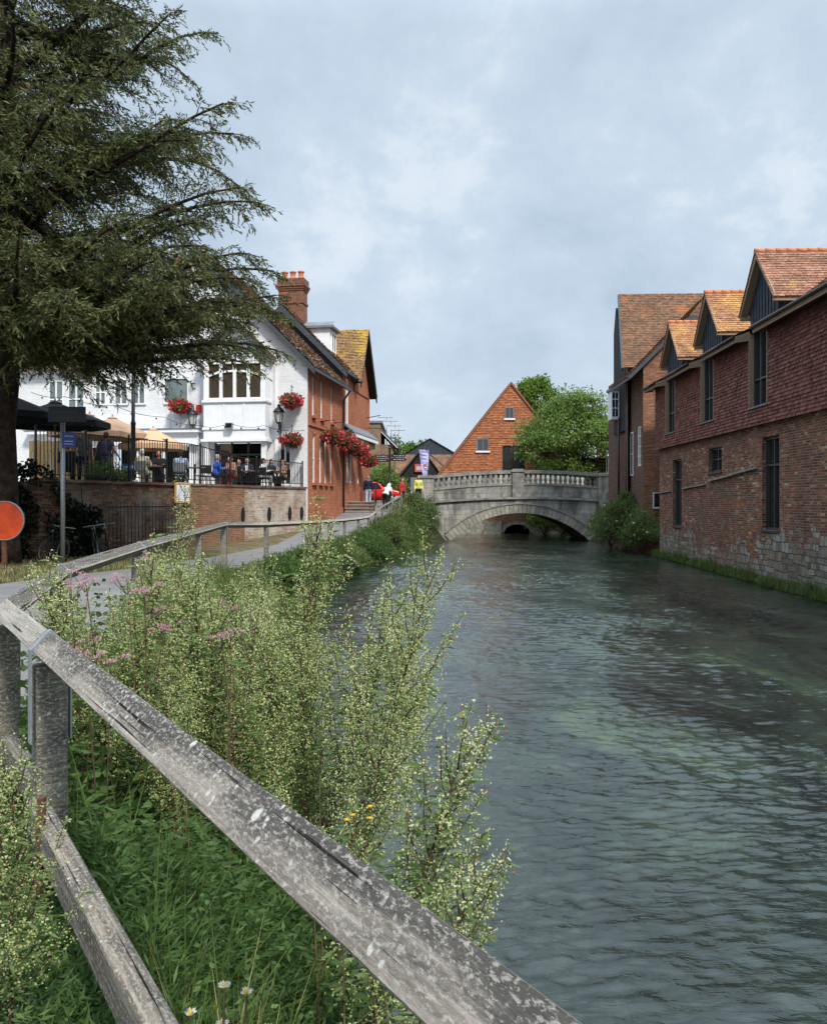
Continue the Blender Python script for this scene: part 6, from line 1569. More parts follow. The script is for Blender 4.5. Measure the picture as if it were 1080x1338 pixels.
def red_car():
    t = thing('red_car', (-2.7, 54., 2.40), 'shiny red car on the road, half hidden behind the red house', 'car')
    T = Matrix.Translation((0, 0, 0)); L = 2.05
    # sections along x (nose at +x): (x, sill z, waist z, roof z, half width low, half width roof)
    secs = [(-2.05, .45, .78, .80, .70, .66), (-1.95, .28, .92, .95, .82, .72), (-1.55, .22, .96, 1.30, .86, .60), (-.9, .2, .95, 1.45, .87, .60), (0., .2, .94, 1.46, .87, .60), (.55, .2, .93, 1.32, .87, .62), (1.0, .22, .92, .97, .86, .74), (1.6, .24, .84, .86, .84, .74), (1.95, .3, .72, .74, .76, .68), (2.06, .42, .6, .62, .66, .6)]
    V = []; F = []; mats = ['car_red', 'window_glass']; mi = []
    for x, zs_, zw, zr, hw, hr in secs:
        V += [(x, -hw * .92, zs_), (x, -hw, (zs_ + zw) / 2), (x, -hw * .97, zw), (x, -hr, zr - .02), (x, 0, zr + .025), (x, hr, zr - .02), (x, hw * .97, zw), (x, hw, (zs_ + zw) / 2), (x, hw * .92, zs_)]
    n = 9
    for i in range(len(secs) - 1):
        for j in range(n - 1): F.append((i * n + j, (i + 1) * n + j, (i + 1) * n + j + 1, i * n + j + 1)); mi.append(0)
        F.append((i * n + 8, (i + 1) * n + 8, (i + 1) * n, i * n)); mi.append(0)
    me = bpy.data.meshes.new('body'); me.from_pydata(V, [], F + [tuple(range(n)), tuple((len(secs) - 1) * n + k for k in reversed(range(n)))]); me.materials.append(M['car_red'])
    for p in me.polygons: p.use_smooth = True
    o = bpy.data.objects.new('body', me); COL.objects.link(o); o.parent = t; s = o.modifiers.new('s', 'SUBSURF'); s.levels = s.render_levels = 2
    for s in (-1, 1):
        m = MB('window_glass'); y = lambda z: s * (.855 - (z - .95) / .5 * .235)
        for a, b, c, d in ((-1.35, -.45, -1.1, -.45), (-.38, .68, -.38, .38)): m.prism([(a, y(.99), .99), (b, y(.99), .99), (d, y(1.34), 1.34), (c, y(1.34), 1.34)], (0, s * .02, 0))
        m.build('side_window', t)
        m = MB('lamp_glass'); m.ball((1.93, s * .6, .64), .1, .14, .07); m.build('headlight', t)
        for x in (-1.3, 1.3):
            m = MB('tyre'); m.T = Matrix.Translation((x, s * .82, .31)) @ Matrix.Rotation(R(90), 4, 'X'); m.lathe((0, 0, -.1), [(.2, 0), (.3, .01), (.315, .05), (.315, .15), (.3, .19), (.2, .2)], 20); w = m.build('wheel', t)
            m = MB('galvanised'); m.T = Matrix.Translation((x, s * .85, .31)) @ Matrix.Rotation(R(90), 4, 'X'); m.lathe((0, 0, -.09), [(.05, 0), (.19, .01), (.19, .17), (.05, .18)], 14); m.build('rim', w)
    m = MB('window_glass'); m.prism([(.62, -.62, 1.27), (.62, .62, 1.27), (1.02, .7, .99), (1.02, -.7, .99)], (.03, 0, .03)); m.build('windscreen', t)
red_car()
person((P(503, 650, 46.5).x, 46.5, 1.98), R(150), 'white haired woman in black trousers bending forward by the red car', lean=R(38), hair='hair_white', longhair=True, top='cloth_white', legs='cloth_black', hands=[(-.2, -.55, .75), (.2, -.5, .7)], sleeves=False)
person((P(481, 640, 48.5).x, 48.5, 2.30), R(185), 'grey haired man in dark jacket and pale jeans walking by the red house', hair='hair_grey', top='cloth_navy', legs='cloth_pale_jeans', stride=.1)
person((P(546.5, 640, 51.0).x, 51.0, 2.38), R(10), 'person in a yellow high visibility jacket beside the bridge pier', hair='hair_brown', top='hi_vis', legs='cloth_navy')
person((P(525, 640, 49.6).x, 49.6, 2.2), R(60), 'person in a red top behind the riverside shrub near the bridge', hair='hair_brown', top='cloth_red', legs='cloth_black')

def fingerpost():
    b = (P(509, 650, 49.5).x, 49.5, 2.38); t = thing('finger_post', b, 'black finger post with two arms at the street corner by the bridge', 'signpost')
    m = MB('black_metal'); m.lathe((0, 0, -.1), [(.085, 0), (.085, .9), (.1, .95), (.06, 1.0), (.055, 3.35), (.07, 3.4), (.08, 3.46), (.02, 3.6)], 10); m.use('paper'); m.lathe((0, 0, .95), [(.07, 0), (.07, .28)], 10); m.build('post', t)
    for x0, x1, z, y in ((-1.02, -.07, 2.62, -.02), (.07, 1.02, 2.68, .02), (-.95, -.07, 2.87, .0), (.07, .98, 2.9, 0)):
        m = MB('black_metal'); s = -1 if x0 < 0 else 1; far_ = x0 if s < 0 else x1; near = x1 if s < 0 else x0
        m.prism([(near, y - .02, z - .09), (far_ - s * .1, y - .02, z - .09), (far_, y - .02, z), (far_ - s * .1, y - .02, z + .09), (near, y - .02, z + .09)][::s], (0, .04, 0))
        m.use('pale_marks'); x = min(near, far_) + .16
        for w in (.12, .08, .17, .1): m.box(x, x + w, y - .0235, y - .0205, z - .02, z + .02); x += w + .05
        m.build('arm', t)
fingerpost()
def banner():
    b = (P(560, 640, 57).x, 57., 2.4); t = thing('feather_banner', b, 'tall lilac banner flag leaning beside the bridge pier', 'banner')
    tp = P(549, 587, 57); bt = P(557, 622, 57); m = MB('black_metal'); c = Vector(b); m.tube([c, P(559, 622, 57), P(561, 590, 57), P(556, 586.5, 57)], .025, 6); m.build('pole', t, True)
    m = MB('banner_lilac'); rows = 8
    for k in range(rows):
        u, v = k / rows, (k + 1) / rows
        q = lambda w, s: (P(547, 587.5, 57).lerp(P(552.5, 623, 57), w) if s < 0 else P(560, 587.5, 57).lerp(P(559.5, 621, 57), w)) + Vector((0, .12 * math.sin(w * 7 + s), 0))
        m.poly([q(u, -1), q(v, -1), q(v, 1), q(u, 1)])
    m.build('flag', t, True)
    m = MB('paper')
    for k in range(5): w = .15 + k * .13; a = q(w, -1).lerp(q(w, 1), .35) - Vector((0, .03, 0)); m.bar(a, a + Vector((.2 + .08 * (k % 2), 0, -.02)), .012, .07)
    m.use('poster_red'); a = q(.62, -1).lerp(q(.62, 1), .3) - Vector((0, .035, 0)); m.bar(a, a + Vector((.2, 0, 0)), .01, .3); m.build('emblem', t, True)
banner()
# ------------------------------------------------------------------ trees
def yew():
    base = Vector((-10.75, 21.6, path_z(21))); t = thing('yew_tree', base, 'huge dark yew tree with feathery drooping sprays over the terrace', 'tree')
    m = MB('yew_bark'); tr = [(0, 0, -.2), (.02, 0, .6), (.05, 0, 2.), (-.05, .1, 3.6), (.1, .1, 5.5), (.15, 0, 8), (.1, .1, 11), (0, 0, 15), (0, 0, 20)]
    m.tube([base + Vector(p) for p in tr], [.52, .42, .35, .33, .34, .31, .26, .17, .05], 12)
    axis = lambda z: base + Vector((interp(z, [(p[2], p[0]) for p in tr]), interp(z, [(p[2], p[1]) for p in tr]), z))
    limbs = []
    def reach(z):   # crown radius by height above the ground
        return interp(z, [(3.6, 5.6), (5.0, 6.4), (6.5, 6.7), (8.5, 6.3), (10.5, 6.0), (12.5, 5.1), (14.5, 4.2), (17, 3.2), (20, 2.0), (22, .6)])
    n = 122
    for k in range(n):
        z = 4.9 + 14.8 * ((k + rng.uniform(0, 1)) / n) ** 1.25; az = k * 2.39996 + rng.normal(0, .25)
        rch = reach(z + .6) * rng.uniform(.6, 1.0); limbs.append((z, az, rch, rng.uniform(-.10 if z > 6.5 else .04, .36), rng.uniform(-.5 if z > 6.5 else 0., 1.4)))
    # long limbs that make the ragged river-side outline
    for z, az, rch, up, tip in ((5.0, -.3, 6.8, .06, -.5), (5.4, -.55, 7.1, .08, .9), (5.6, .1, 7.0, .10, 1.1), (6.2, -.35, 7.1, .10, .7), (7.2, -.5, 7.0, .14, 1.0), (8.0, -.15, 6.9, .10, .4), (8.4, -.45, 6.9, .18, 1.5), (9.6, -.3, 6.2, .16, .4), (10.4, -.6, 6.2, .2, 1.2), (11.6, -.2, 5.4, .22, 1.0), (12.6, -.4, 5.2, .28, 1.4), (5.1, -.15, 6.6, .10, -.2), (5.3, -.45, 6.8, .12, -.1), (5.6, -.25, 6.9, .10, .1), (5.9, -.6, 6.8, .10, .2), (6.0, -.1, 6.8, .08, .2), (6.5, -.2, 6.8, .06, .1), (6.8, -.45, 6.7, .08, .0), (5.4, -.7, 7.0, .1, .2), (5.2, .15, 7., .1, .0), (6.4, .3, 7.1, .1, .2), (7.0, .05, 7.0, .06, .2), (5.3, -.9, 6.6, .06, .1), (5.4, -1.2, 6.0, .06, .1), (5.2, -1.6, 5.6, .06, .1), (5.6, -1.4, 6.2, .1, .4), (7., -1.2, 6.4, .15, .6), (8.5, -1., 6.6, .15, .5), (10.5, -1.1, 6.0, .2, .8)):
        limbs.append((z, az, rch, up, tip))
    LP = []; LD = []; LL = []; TP = []; TD = []
    for z, az, rch, up, tip in limbs:
        a = axis(z); d = Vector((math.cos(az), math.sin(az), 0)); pts = []; K = 9; sw = rng.normal(0, .5)
        for i in range(K + 1):
            s = i / K; side = Vector((-d.y, d.x, 0)) * (sw * s * s + .18 * math.sin(s * 5 + z))
            pts.append(a + d * (rch * s) + side + Vector((0, 0, rch * up * math.sin(s * 2.2) + tip * s ** 3 * .8 + .12 * math.sin(s * 9 + az))))
        m.tube(pts, [max(.02, .10 * (1 - i / K) ** .8 + .014) for i in range(K + 1)], 5, False)
        nb = int(rch * 5.2)
        for b in range(nb):
            s = .16 + .84 * (b + rng.uniform(0, 1)) / nb; i = min(int(s * K), K - 1); f = s * K - i; p = pts[i].lerp(pts[i + 1], f); dl = (pts[i + 1] - pts[i]).normalized()
            sgn = 1 if b % 2 else -1; sd = Vector((-dl.y, dl.x, 0)).normalized() * sgn
            bl = (1.75 * (1 - s) + .55) * rng.uniform(.6, 1.15); dr = (dl * rng.uniform(.5, 1.) + sd * rng.uniform(.4, 1.1) + Vector((0, 0, rng.uniform(-.75, .75)))).normalized()
            if s > .93: dr = dl
            prev = p; bp = [p]
            for j in range(1, 6): u = j / 5; bp.append(p + dr * bl * u + Vector((0, 0, -.28 * bl * u * u)))
            m.tube([bp[0], bp[2], bp[5]], [.016, .012, .004], 3, False)
            nt = int(4 + bl * 5.6)
            for j in range(nt):
                u = (j + rng.uniform(0, 1)) / nt; q = p + dr * bl * u + Vector((0, 0, -.28 * bl * u * u)); sg2 = 1 if j % 2 else -1
                s2 = dr.cross(Vector((0, 0, 1))).normalized() * sg2; td = (dr * rng.uniform(.3, .9) + s2 * rng.uniform(.3, .9) + Vector((0, 0, rng.uniform(-.7, .15)))).normalized(); tl = rng.uniform(.18, .48) * (1 - .35 * u)
                nl = int(5 + tl * 22)
                for l in range(nl):
                    w = (l + .5) / nl; c = q + td * tl * w + Vector((0, 0, -.3 * tl * w * w))
                    tgt = (LP, LD) if rng.uniform() > .12 + .3 * (w > .75) * (s > .6) else (TP, TD)
                    tgt[0].append(tuple(c)); tgt[1].append((td.x + rng.normal(0, .55), td.y + rng.normal(0, .55), td.z - .25 + rng.normal(0, .5)))
    m.build('trunk', t, True)
    cr = []
    for Pn, Dn in ((LP, LD), (TP, TD)):
        Pn, Dn = np.array(Pn), np.array(Dn); cr.append(leaf_quads(Pn, Dn, rng.uniform(.07, .17, len(Pn)), rng.uniform(.024, .042, len(Pn))))
    V, F = cat(cr); mi = np.concatenate([np.zeros(len(LP), int), np.ones(len(TP), int)])
    np_obj('crown', V, F, ['yew_leaf', 'yew_tip'], t, mi, world=True)
    print('yew leaves', len(LP) + len(TP))
yew()

def broad_tree(base, h0, cr, label, mat, nclump, leaf, per, trunk_r, name='leafy_tree', seed=0, catg='tree'):
    """crown built of leaf clumps round the ends of branches; cr: ellipsoids (dx, dy, z, rx, ry, rz)"""
    base = Vector(base); t = thing(name, base, label, catg); m = MB('bark'); r2 = np.random.default_rng(seed)
    top = max(c[2] + c[5] * .4 for c in cr)
    m.tube([base + Vector((0, 0, -.3)), base + Vector((.1, 0, h0 * .5)), base + Vector((0, .1, h0)), base + Vector((cr[0][0] * .6, cr[0][1] * .6, top))], [trunk_r * 1.3, trunk_r, trunk_r * .8, trunk_r * .15], 8)
    Pt = []; D = []
    tot = sum(c[3] * c[4] * c[5] for c in cr)
    for dx, dy, z, rx, ry, rz in cr:
        k = int(nclump * rx * ry * rz / tot)
        for i in range(k):
            d = unit(r2.normal(size=3)); d[2] = abs(d[2]) * .9 - .25 if r2.uniform() < .8 else d[2]; rr = r2.uniform(.35, 1.) ** .45
            c = np.array([dx + d[0] * rx * rr, dy + d[1] * ry * rr, z + d[2] * rz * rr]); cs = r2.uniform(.55, 1.25) * .13 * (rx + rz)
            if i % 3 == 0: m.tube([base + Vector((dx * .5, dy * .5, h0 + (z - h0) * .4)), base + Vector(tuple(c))], [trunk_r * .25, .012], 4, False)
            n = int(per * r2.uniform(.6, 1.4)); e = unit(r2.normal(size=(n, 3))) * (r2.uniform(0, 1, (n, 1)) ** .5) * cs * np.array([1, 1, .7])
            Pt.append(c + e); D.append(e / cs + r2.normal(0, .6, (n, 3)) + np.array([0, 0, -.15]))
    m.build('trunk', t, True); Pt = np.concatenate(Pt) + np.array(base); D = np.concatenate(D)
    V, F = leaf_quads(Pt, D, leaf * r2.uniform(.6, 1.2, len(Pt)), leaf * .62); np_obj('crown', V, F, mat, t, world=True)
    return t
b = P(744, 640, 61.5)
broad_tree((b.x, 61.5, 2.3), 2.2, [(0, 0, 5.2, 3.9, 3.2, 3.5), (1.9, 0, 4.4, 2.6, 2.6, 2.9), (-2.2, -.3, 3.9, 1.9, 2., 2.3), (.5, 0, 7.3, 2.3, 2.2, 1.6), (-.4, -.8, 2.4, 2.5, 1.4, 1.3)], 'rounded deep green leafy tree growing behind the bridge parapet', 'bush_leaf', 330, .21, 80, .2, seed=3)
b = P(706, 640, 72)
broad_tree((b.x, 75., 2.3), 4., [(0, 0, 9.6, 2.3, 2.2, 2.4), (1.8, 0, 8.2, 2., 2., 2.2), (-.9, 0, 8.0, 1.7, 1.8, 2.)], 'taller bright lime green tree rising behind the mill roof', 'lime_leaf', 170, .26, 75, .25, seed=5)
b = P(531, 650, 120)
broad_tree((b.x, 120., 2.3), 3, [(0, 0, 6.4, 4, 3, 3.2), (3.5, 0, 6.2, 3, 3, 2.6)], 'small far green treetop over the slate hall roofs', 'lime_leaf', 80, .5, 60, .3, seed=9)

def shrub(name, label, mat, lobes, n, leaf, stems=8, seed=1, flowers=None, w=.4):
    c0 = Vector(lobes[0][:3]); t = thing(name, (c0.x, c0.y, 0), label, 'shrub'); r2 = np.random.default_rng(seed); Pt = []; D = []
    m = MB('twig'); tot = sum(l[3] * l[4] * l[5] for l in lobes)
    for x, y, z, rx, ry, rz in lobes:
        k = max(4, int(46 * rx * ry * rz / tot * 3)); 
        for i in range(k):
            d = unit(r2.normal(size=3)); d[2] = abs(d[2]) * 1.1 - .3; rr = r2.uniform(.3, 1) ** .5; c = np.array([x + d[0] * rx * rr, y + d[1] * ry * rr, z + d[2] * rz * rr]); cs = .24 * (rx + rz) * r2.uniform(.5, 1.1)
            if i % 2 == 0: m.tube([(x, y, max(.0, z - rz)), tuple(c), tuple(c + d * cs * .9 + np.array([0, 0, .1]))], [.02, .01, .004], 3, False)
            q = int(n / (k * len(lobes)) * r2.uniform(.6, 1.4)) + 8; e = unit(r2.normal(size=(q, 3))) * (r2.uniform(0, 1, (q, 1)) ** .45) * cs; e[:, 2] *= 1.15
            Pt.append(c + e); D.append(e / cs * .7 + r2.normal(0, .5, (q, 3)) + np.array([0, 0, .5]))
    m.build('stem', t, True); Pt = np.concatenate(Pt); D = np.concatenate(D); V, F = leaf_quads(Pt, D, leaf * r2.uniform(.6, 1.3, len(Pt)), leaf * w); np_obj('foliage', V, F, mat, t, world=True)
    if flowers:
        s = Pt[r2.integers(0, len(Pt), flowers[1])] + r2.normal(0, .03, (flowers[1], 3)) + np.array([0, -.05, .08]); V, F = buds(s, flowers[2]); np_obj('blossom', V, F, flowers[0], t, world=True)
    return t
shrub('riverside_shrub', 'dense green shrub on the bank beside the bridge abutment with the steps behind it', 'shrub_leaf', [(-.6, 47.5, 1.3, 1.4, 1.8, 1.3), (.3, 50., 1.5, 1.2, 1.6, 1.5), (-1.2, 45.5, .9, 1.2, 1.4, 1.), (.9, 51.3, .7, .8, 1., .9), (-.2, 48.5, 2.2, 1., 1., .9)], 15000, .17, seed=2, flowers=('white_flower', 60, .05))
shrub('buddleia_shrub', 'feathery grey green shrub at the corner of the old brick house and the river', 'shrub_leaf', [(10.9, 42.5, 1.2, 1.0, 2., 1.35), (10.7, 44.8, 1.0, 1.1, 1.8, 1.2), (11.1, 40.3, .9, .8, 1.3, 1.25), (11.8, 47., 1.5, 1.1, 1.5, 1.3), (10.9, 43., 2.2, .8, 1.1, .8)], 15000, .2, seed=4, flowers=('white_flower', 80, .05), w=.28)
for k, (y, u, r, lb) in enumerate(((22.5, .55, .62, 'bright green clump of waterside plants on the bank where the fence bends'), (27.5, .7, .72, 'leafy waterside clump leaning over the river, second from the fence bend'), (33., .6, .8, 'broad leafy clump on the bank halfway to the bridge'), (38.5, .5, .85, 'leafy clump on the bank just before the big bridge shrub'), (18.2, .5, .5, 'small dark leafy clump on the bank by the limewashed wall'))):
    fx, ex = fence_x(y), edge_x(y); x = fx + (ex - fx) * u; z = max(ground_z(x, y), 0)
    shrub('waterside_clump', lb, 'shrub_leaf' if k % 2 else 'weed_leaf', [(x, y, z + .4, r, r * 1.5, r * .75), (x + .4, y + 1.2, z + .3, r * .8, r, r * .6)], 3200, .13, seed=20 + k, w=.3)
shrub('waterside_shrub', 'small green shrub on the gravel beyond the bridge arch', 'lime_leaf', [(9.9, 62.4, 1.1, 1.2, .9, 1.1), (11.2, 62.6, .7, 1., .8, .8)], 2600, .2, seed=6)
shrub('street_shrub', 'dark green climber by the tan wall behind the finger post', 'bush_leaf', [(-2.2, 58.5, 4.0, 1.0, .8, 1.2), (-1.2, 58.8, 3.4, .9, .7, .9)], 2400, .22, seed=8)
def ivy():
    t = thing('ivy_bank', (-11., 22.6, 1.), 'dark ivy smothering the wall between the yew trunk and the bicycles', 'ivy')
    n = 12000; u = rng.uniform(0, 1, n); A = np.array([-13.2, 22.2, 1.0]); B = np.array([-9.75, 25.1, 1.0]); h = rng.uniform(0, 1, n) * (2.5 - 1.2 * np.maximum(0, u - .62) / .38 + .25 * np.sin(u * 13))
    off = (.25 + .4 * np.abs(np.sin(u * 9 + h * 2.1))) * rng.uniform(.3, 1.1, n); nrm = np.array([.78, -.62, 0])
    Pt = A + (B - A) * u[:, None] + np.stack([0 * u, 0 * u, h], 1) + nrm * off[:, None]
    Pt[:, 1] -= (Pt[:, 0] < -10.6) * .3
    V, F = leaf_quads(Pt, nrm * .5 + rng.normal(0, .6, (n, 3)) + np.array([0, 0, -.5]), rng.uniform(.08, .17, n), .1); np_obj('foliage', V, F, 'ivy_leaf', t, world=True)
    m = MB('yew_bark'); 
    for k in range(14): x = -13 + k * .24; p = A + (B - A) * (k / 14); m.tube([tuple(p), tuple(p + np.array([.1, -.1, 1.2])), tuple(p + np.array([0, -.05, 2.2]))], [.025, .018, .008], 4, False)
    m.build('stem', t, True)
ivy()

# ------------------------------------------------------------------ bank vegetation
def blades(Pt, h, lean, w, dark):
    """curved grass blades, two quads each"""
    n = len(Pt); a = rng.uniform(0, 6.283, n); d = np.stack([np.cos(a), np.sin(a), 0 * a], 1); s = np.stack([-np.sin(a), np.cos(a), 0 * a], 1) * (w / 2)
    h = np.broadcast_to(np.asarray(h, float), (n,))[:, None]; l = (rng.uniform(.1, 1, n) * lean)[:, None] * h
    p0 = Pt; p1 = Pt + d * l * .35 + np.array([0, 0, 1.]) * h * .6; p2 = Pt + d * l + np.array([0, 0, 1.]) * h * np.sqrt(np.clip(1 - (l / h) ** 2 * .6, .2, 1))
    V = np.stack([p0 - s, p0 + s, p1 + s * .8, p1 - s * .8, p2 + s * .12, p2 - s * .12], 1).reshape(-1, 3); i = np.arange(n)[:, None] * 6
    F = np.concatenate([i + np.array([[0, 1, 2, 3]]), i + np.array([[3, 2, 4, 5]])]); return V, F
def bank_points(n, y0, y1, u0, u1, pw=1.):
    """random places on the bank between fence (u=0) and water (u=1), denser close to the path's end of the range"""
    y = y0 + (y1 - y0) * rng.uniform(0, 1, n) ** pw; u = rng.uniform(u0, u1, n); fx = np.array([fence_x(v) for v in y]); ex = np.array([edge_x(v) for v in y]); x = fx + (ex - fx) * u
    z = np.array([max(ground_z(a, b), -.02) for a, b in zip(x, y)]); return np.stack([x, y, z], 1)
def undergrowth():
    # leafy layer: divided dark leaves in tiers
    parts = []; mi = []
    for (n, y0, y1, u0, u1, hmax, L) in ((110000, .5, 3.6, -.75, 1.05, .6, .046), (50000, 3., 8., -.1, 1.08, .8, .05), (11000, 8., 17., .12, 1.05, .5, .09), (7000, 17., 31., .1, 1.05, .5, .13), (6000, 31., 47., .1, 1.0, .55, .17)):
        c = bank_points(n // 9, y0, y1, u0, u1); h = rng.uniform(.05, hmax, len(c)) * (.6 + .5 * np.array([noise.noise(Vector((p[0] * 1.3, p[1] * 1.1, 2))) + .5 for p in c])); fxs = np.array([fence_x(v) for v in c[:, 1]]); h = np.where(c[:, 0] < fxs + .12, np.minimum(h, .26), h)
        P9 = np.repeat(c, 9, 0); hh = np.repeat(h, 9) ; a = np.tile(np.arange(9) * 2.4, len(c)) + np.repeat(rng.uniform(0, 6, len(c)), 9); rad = L * 1.15 * np.tile(np.linspace(.2, 1, 9), len(c))
        P9 = P9 + np.stack([np.cos(a) * rad, np.sin(a) * rad, hh - rad * .35], 1); D = np.stack([np.cos(a), np.sin(a), .15 + 0 * a], 1) + rng.normal(0, .3, (len(a), 3))
        v = leaf_quads(P9, D + np.array([0, 0, .35 if y1 < 4 else 0]), L * rng.uniform(.7, 1.5, len(P9)), L * (.2 if y1 < 4 else .3)); parts.append(v); mi.append((rng.uniform(0, 1, len(P9)) < .55).astype(int))
    for (n, y0, y1, u0, u1, hm, L) in ((170, 1.2, 3.6, .25, 1.0, .7, .032), (380, 3.2, 9., -.05, 1.0, .95, .07)):
        c = bank_points(n, y0, y1, u0, u1); hs = rng.uniform(.45, 1., n) * hm; K = 9
        t_ = np.tile(np.linspace(.2, 1, K), n); P9 = np.repeat(c, K, 0) + np.stack([0 * t_, 0 * t_, np.repeat(hs, K) * t_], 1); P9[:, :2] += rng.normal(0, .01, (len(P9), 2)) + np.repeat(rng.normal(0, .1, (n, 2)), K, 0) * t_[:, None]
        a0 = np.repeat(rng.uniform(0, 6.28, n), K) + np.tile(np.arange(K) * 1.57, n)
        for sg in (0, math.pi):
            D = np.stack([np.cos(a0 + sg), np.sin(a0 + sg), -.25 + rng.normal(0, .2, len(a0))], 1); v = leaf_quads(P9, D, L * (1.35 - .7 * t_) * rng.uniform(.8, 1.3, len(P9)), L * .55); parts.append(v); mi.append((rng.uniform(0, 1, len(P9)) < .3).astype(int))
    V, F = cat(parts); tag(np_obj('bank_undergrowth', V, F, ['weed_leaf', 'deep_weed_leaf'], None, np.concatenate(mi)), kind='stuff')
    # grass: fresh and dry blades
    parts = []; mi = []
    for (n, y0, y1, u0, u1, h, w, dry) in ((2600, .6, 2.6, .15, 1.05, (.25, .8), .006, .3), (2200, 3, 8, -.1, 1.05, (.25, .7), .007, .3), (5500, 8, 17, -.05, 1.08, (.3, .8), .014, .2), (6500, 17, 30, -.1, 1.08, (.2, .6), .022, .22), (4500, 30, 47, -.15, 1.05, (.2, .5), .03, .3)):
        Pt = bank_points(n, y0, y1, u0, u1); cl = np.array([noise.noise(Vector((p[0] * .9, p[1] * .45, 8))) for p in Pt]); hh = rng.uniform(*h, n) * (.8 + .7 * cl)
        parts.append(blades(Pt, np.maximum(hh, .12), .75, w, 0)); d = ((rng.uniform(0, 1, n) + cl * 1.1) < dry).astype(int); mi += [d, d]
    V, F = cat(parts)
    m2 = []; k = 0
    for i in range(0, len(mi), 2): m2 += [mi[i], mi[i + 1]]
    tag(np_obj('riverside_grass', V, F, ['grass_blade', 'dry_grass'], None, np.concatenate(m2)), kind='stuff')
    # short turf and dead leaves by the wall and on the verge
    n = 9000; y = rng.uniform(15, 25, n); x = np.array([path_l(v) for v in y]) - rng.uniform(0, 1, n) ** 1.5 * 4.5; Pt = np.stack([x, y, np.array([path_z(v) for v in y])], 1)
    V, F = blades(Pt, rng.uniform(.04, .14, n), .9, .014, 0); tag(np_obj('verge_grass', V, F, ['weed_leaf', 'dry_grass'], None, np.tile((rng.uniform(0, 1, n) < .5).astype(int), 2)), kind='stuff')
    # weeds along the foot of the river wall on the far bank
    n = 5200; y = rng.uniform(14, 39, n); x = 9.76 + .044 * y - rng.uniform(.0, .34, n); dn = np.array([noise.noise(Vector((v * .8, 3, 3))) for v in y]); ok = dn > -.18; Pt = np.stack([x, y, .04 + .1 * (1 - (9.76 + .044 * y - x) / .34)], 1)[ok]
    V, F = blades(Pt, rng.uniform(.08, .34, len(Pt)) * (1 + 1.2 * np.maximum(0, dn[ok])), .8, .02, 0); tag(np_obj('wall_foot_weeds', V, F, ['shrub_leaf', 'grass_blade'], None, np.tile((rng.uniform(0, 1, len(Pt)) < .4).astype(int), 2)), kind='stuff')
undergrowth()

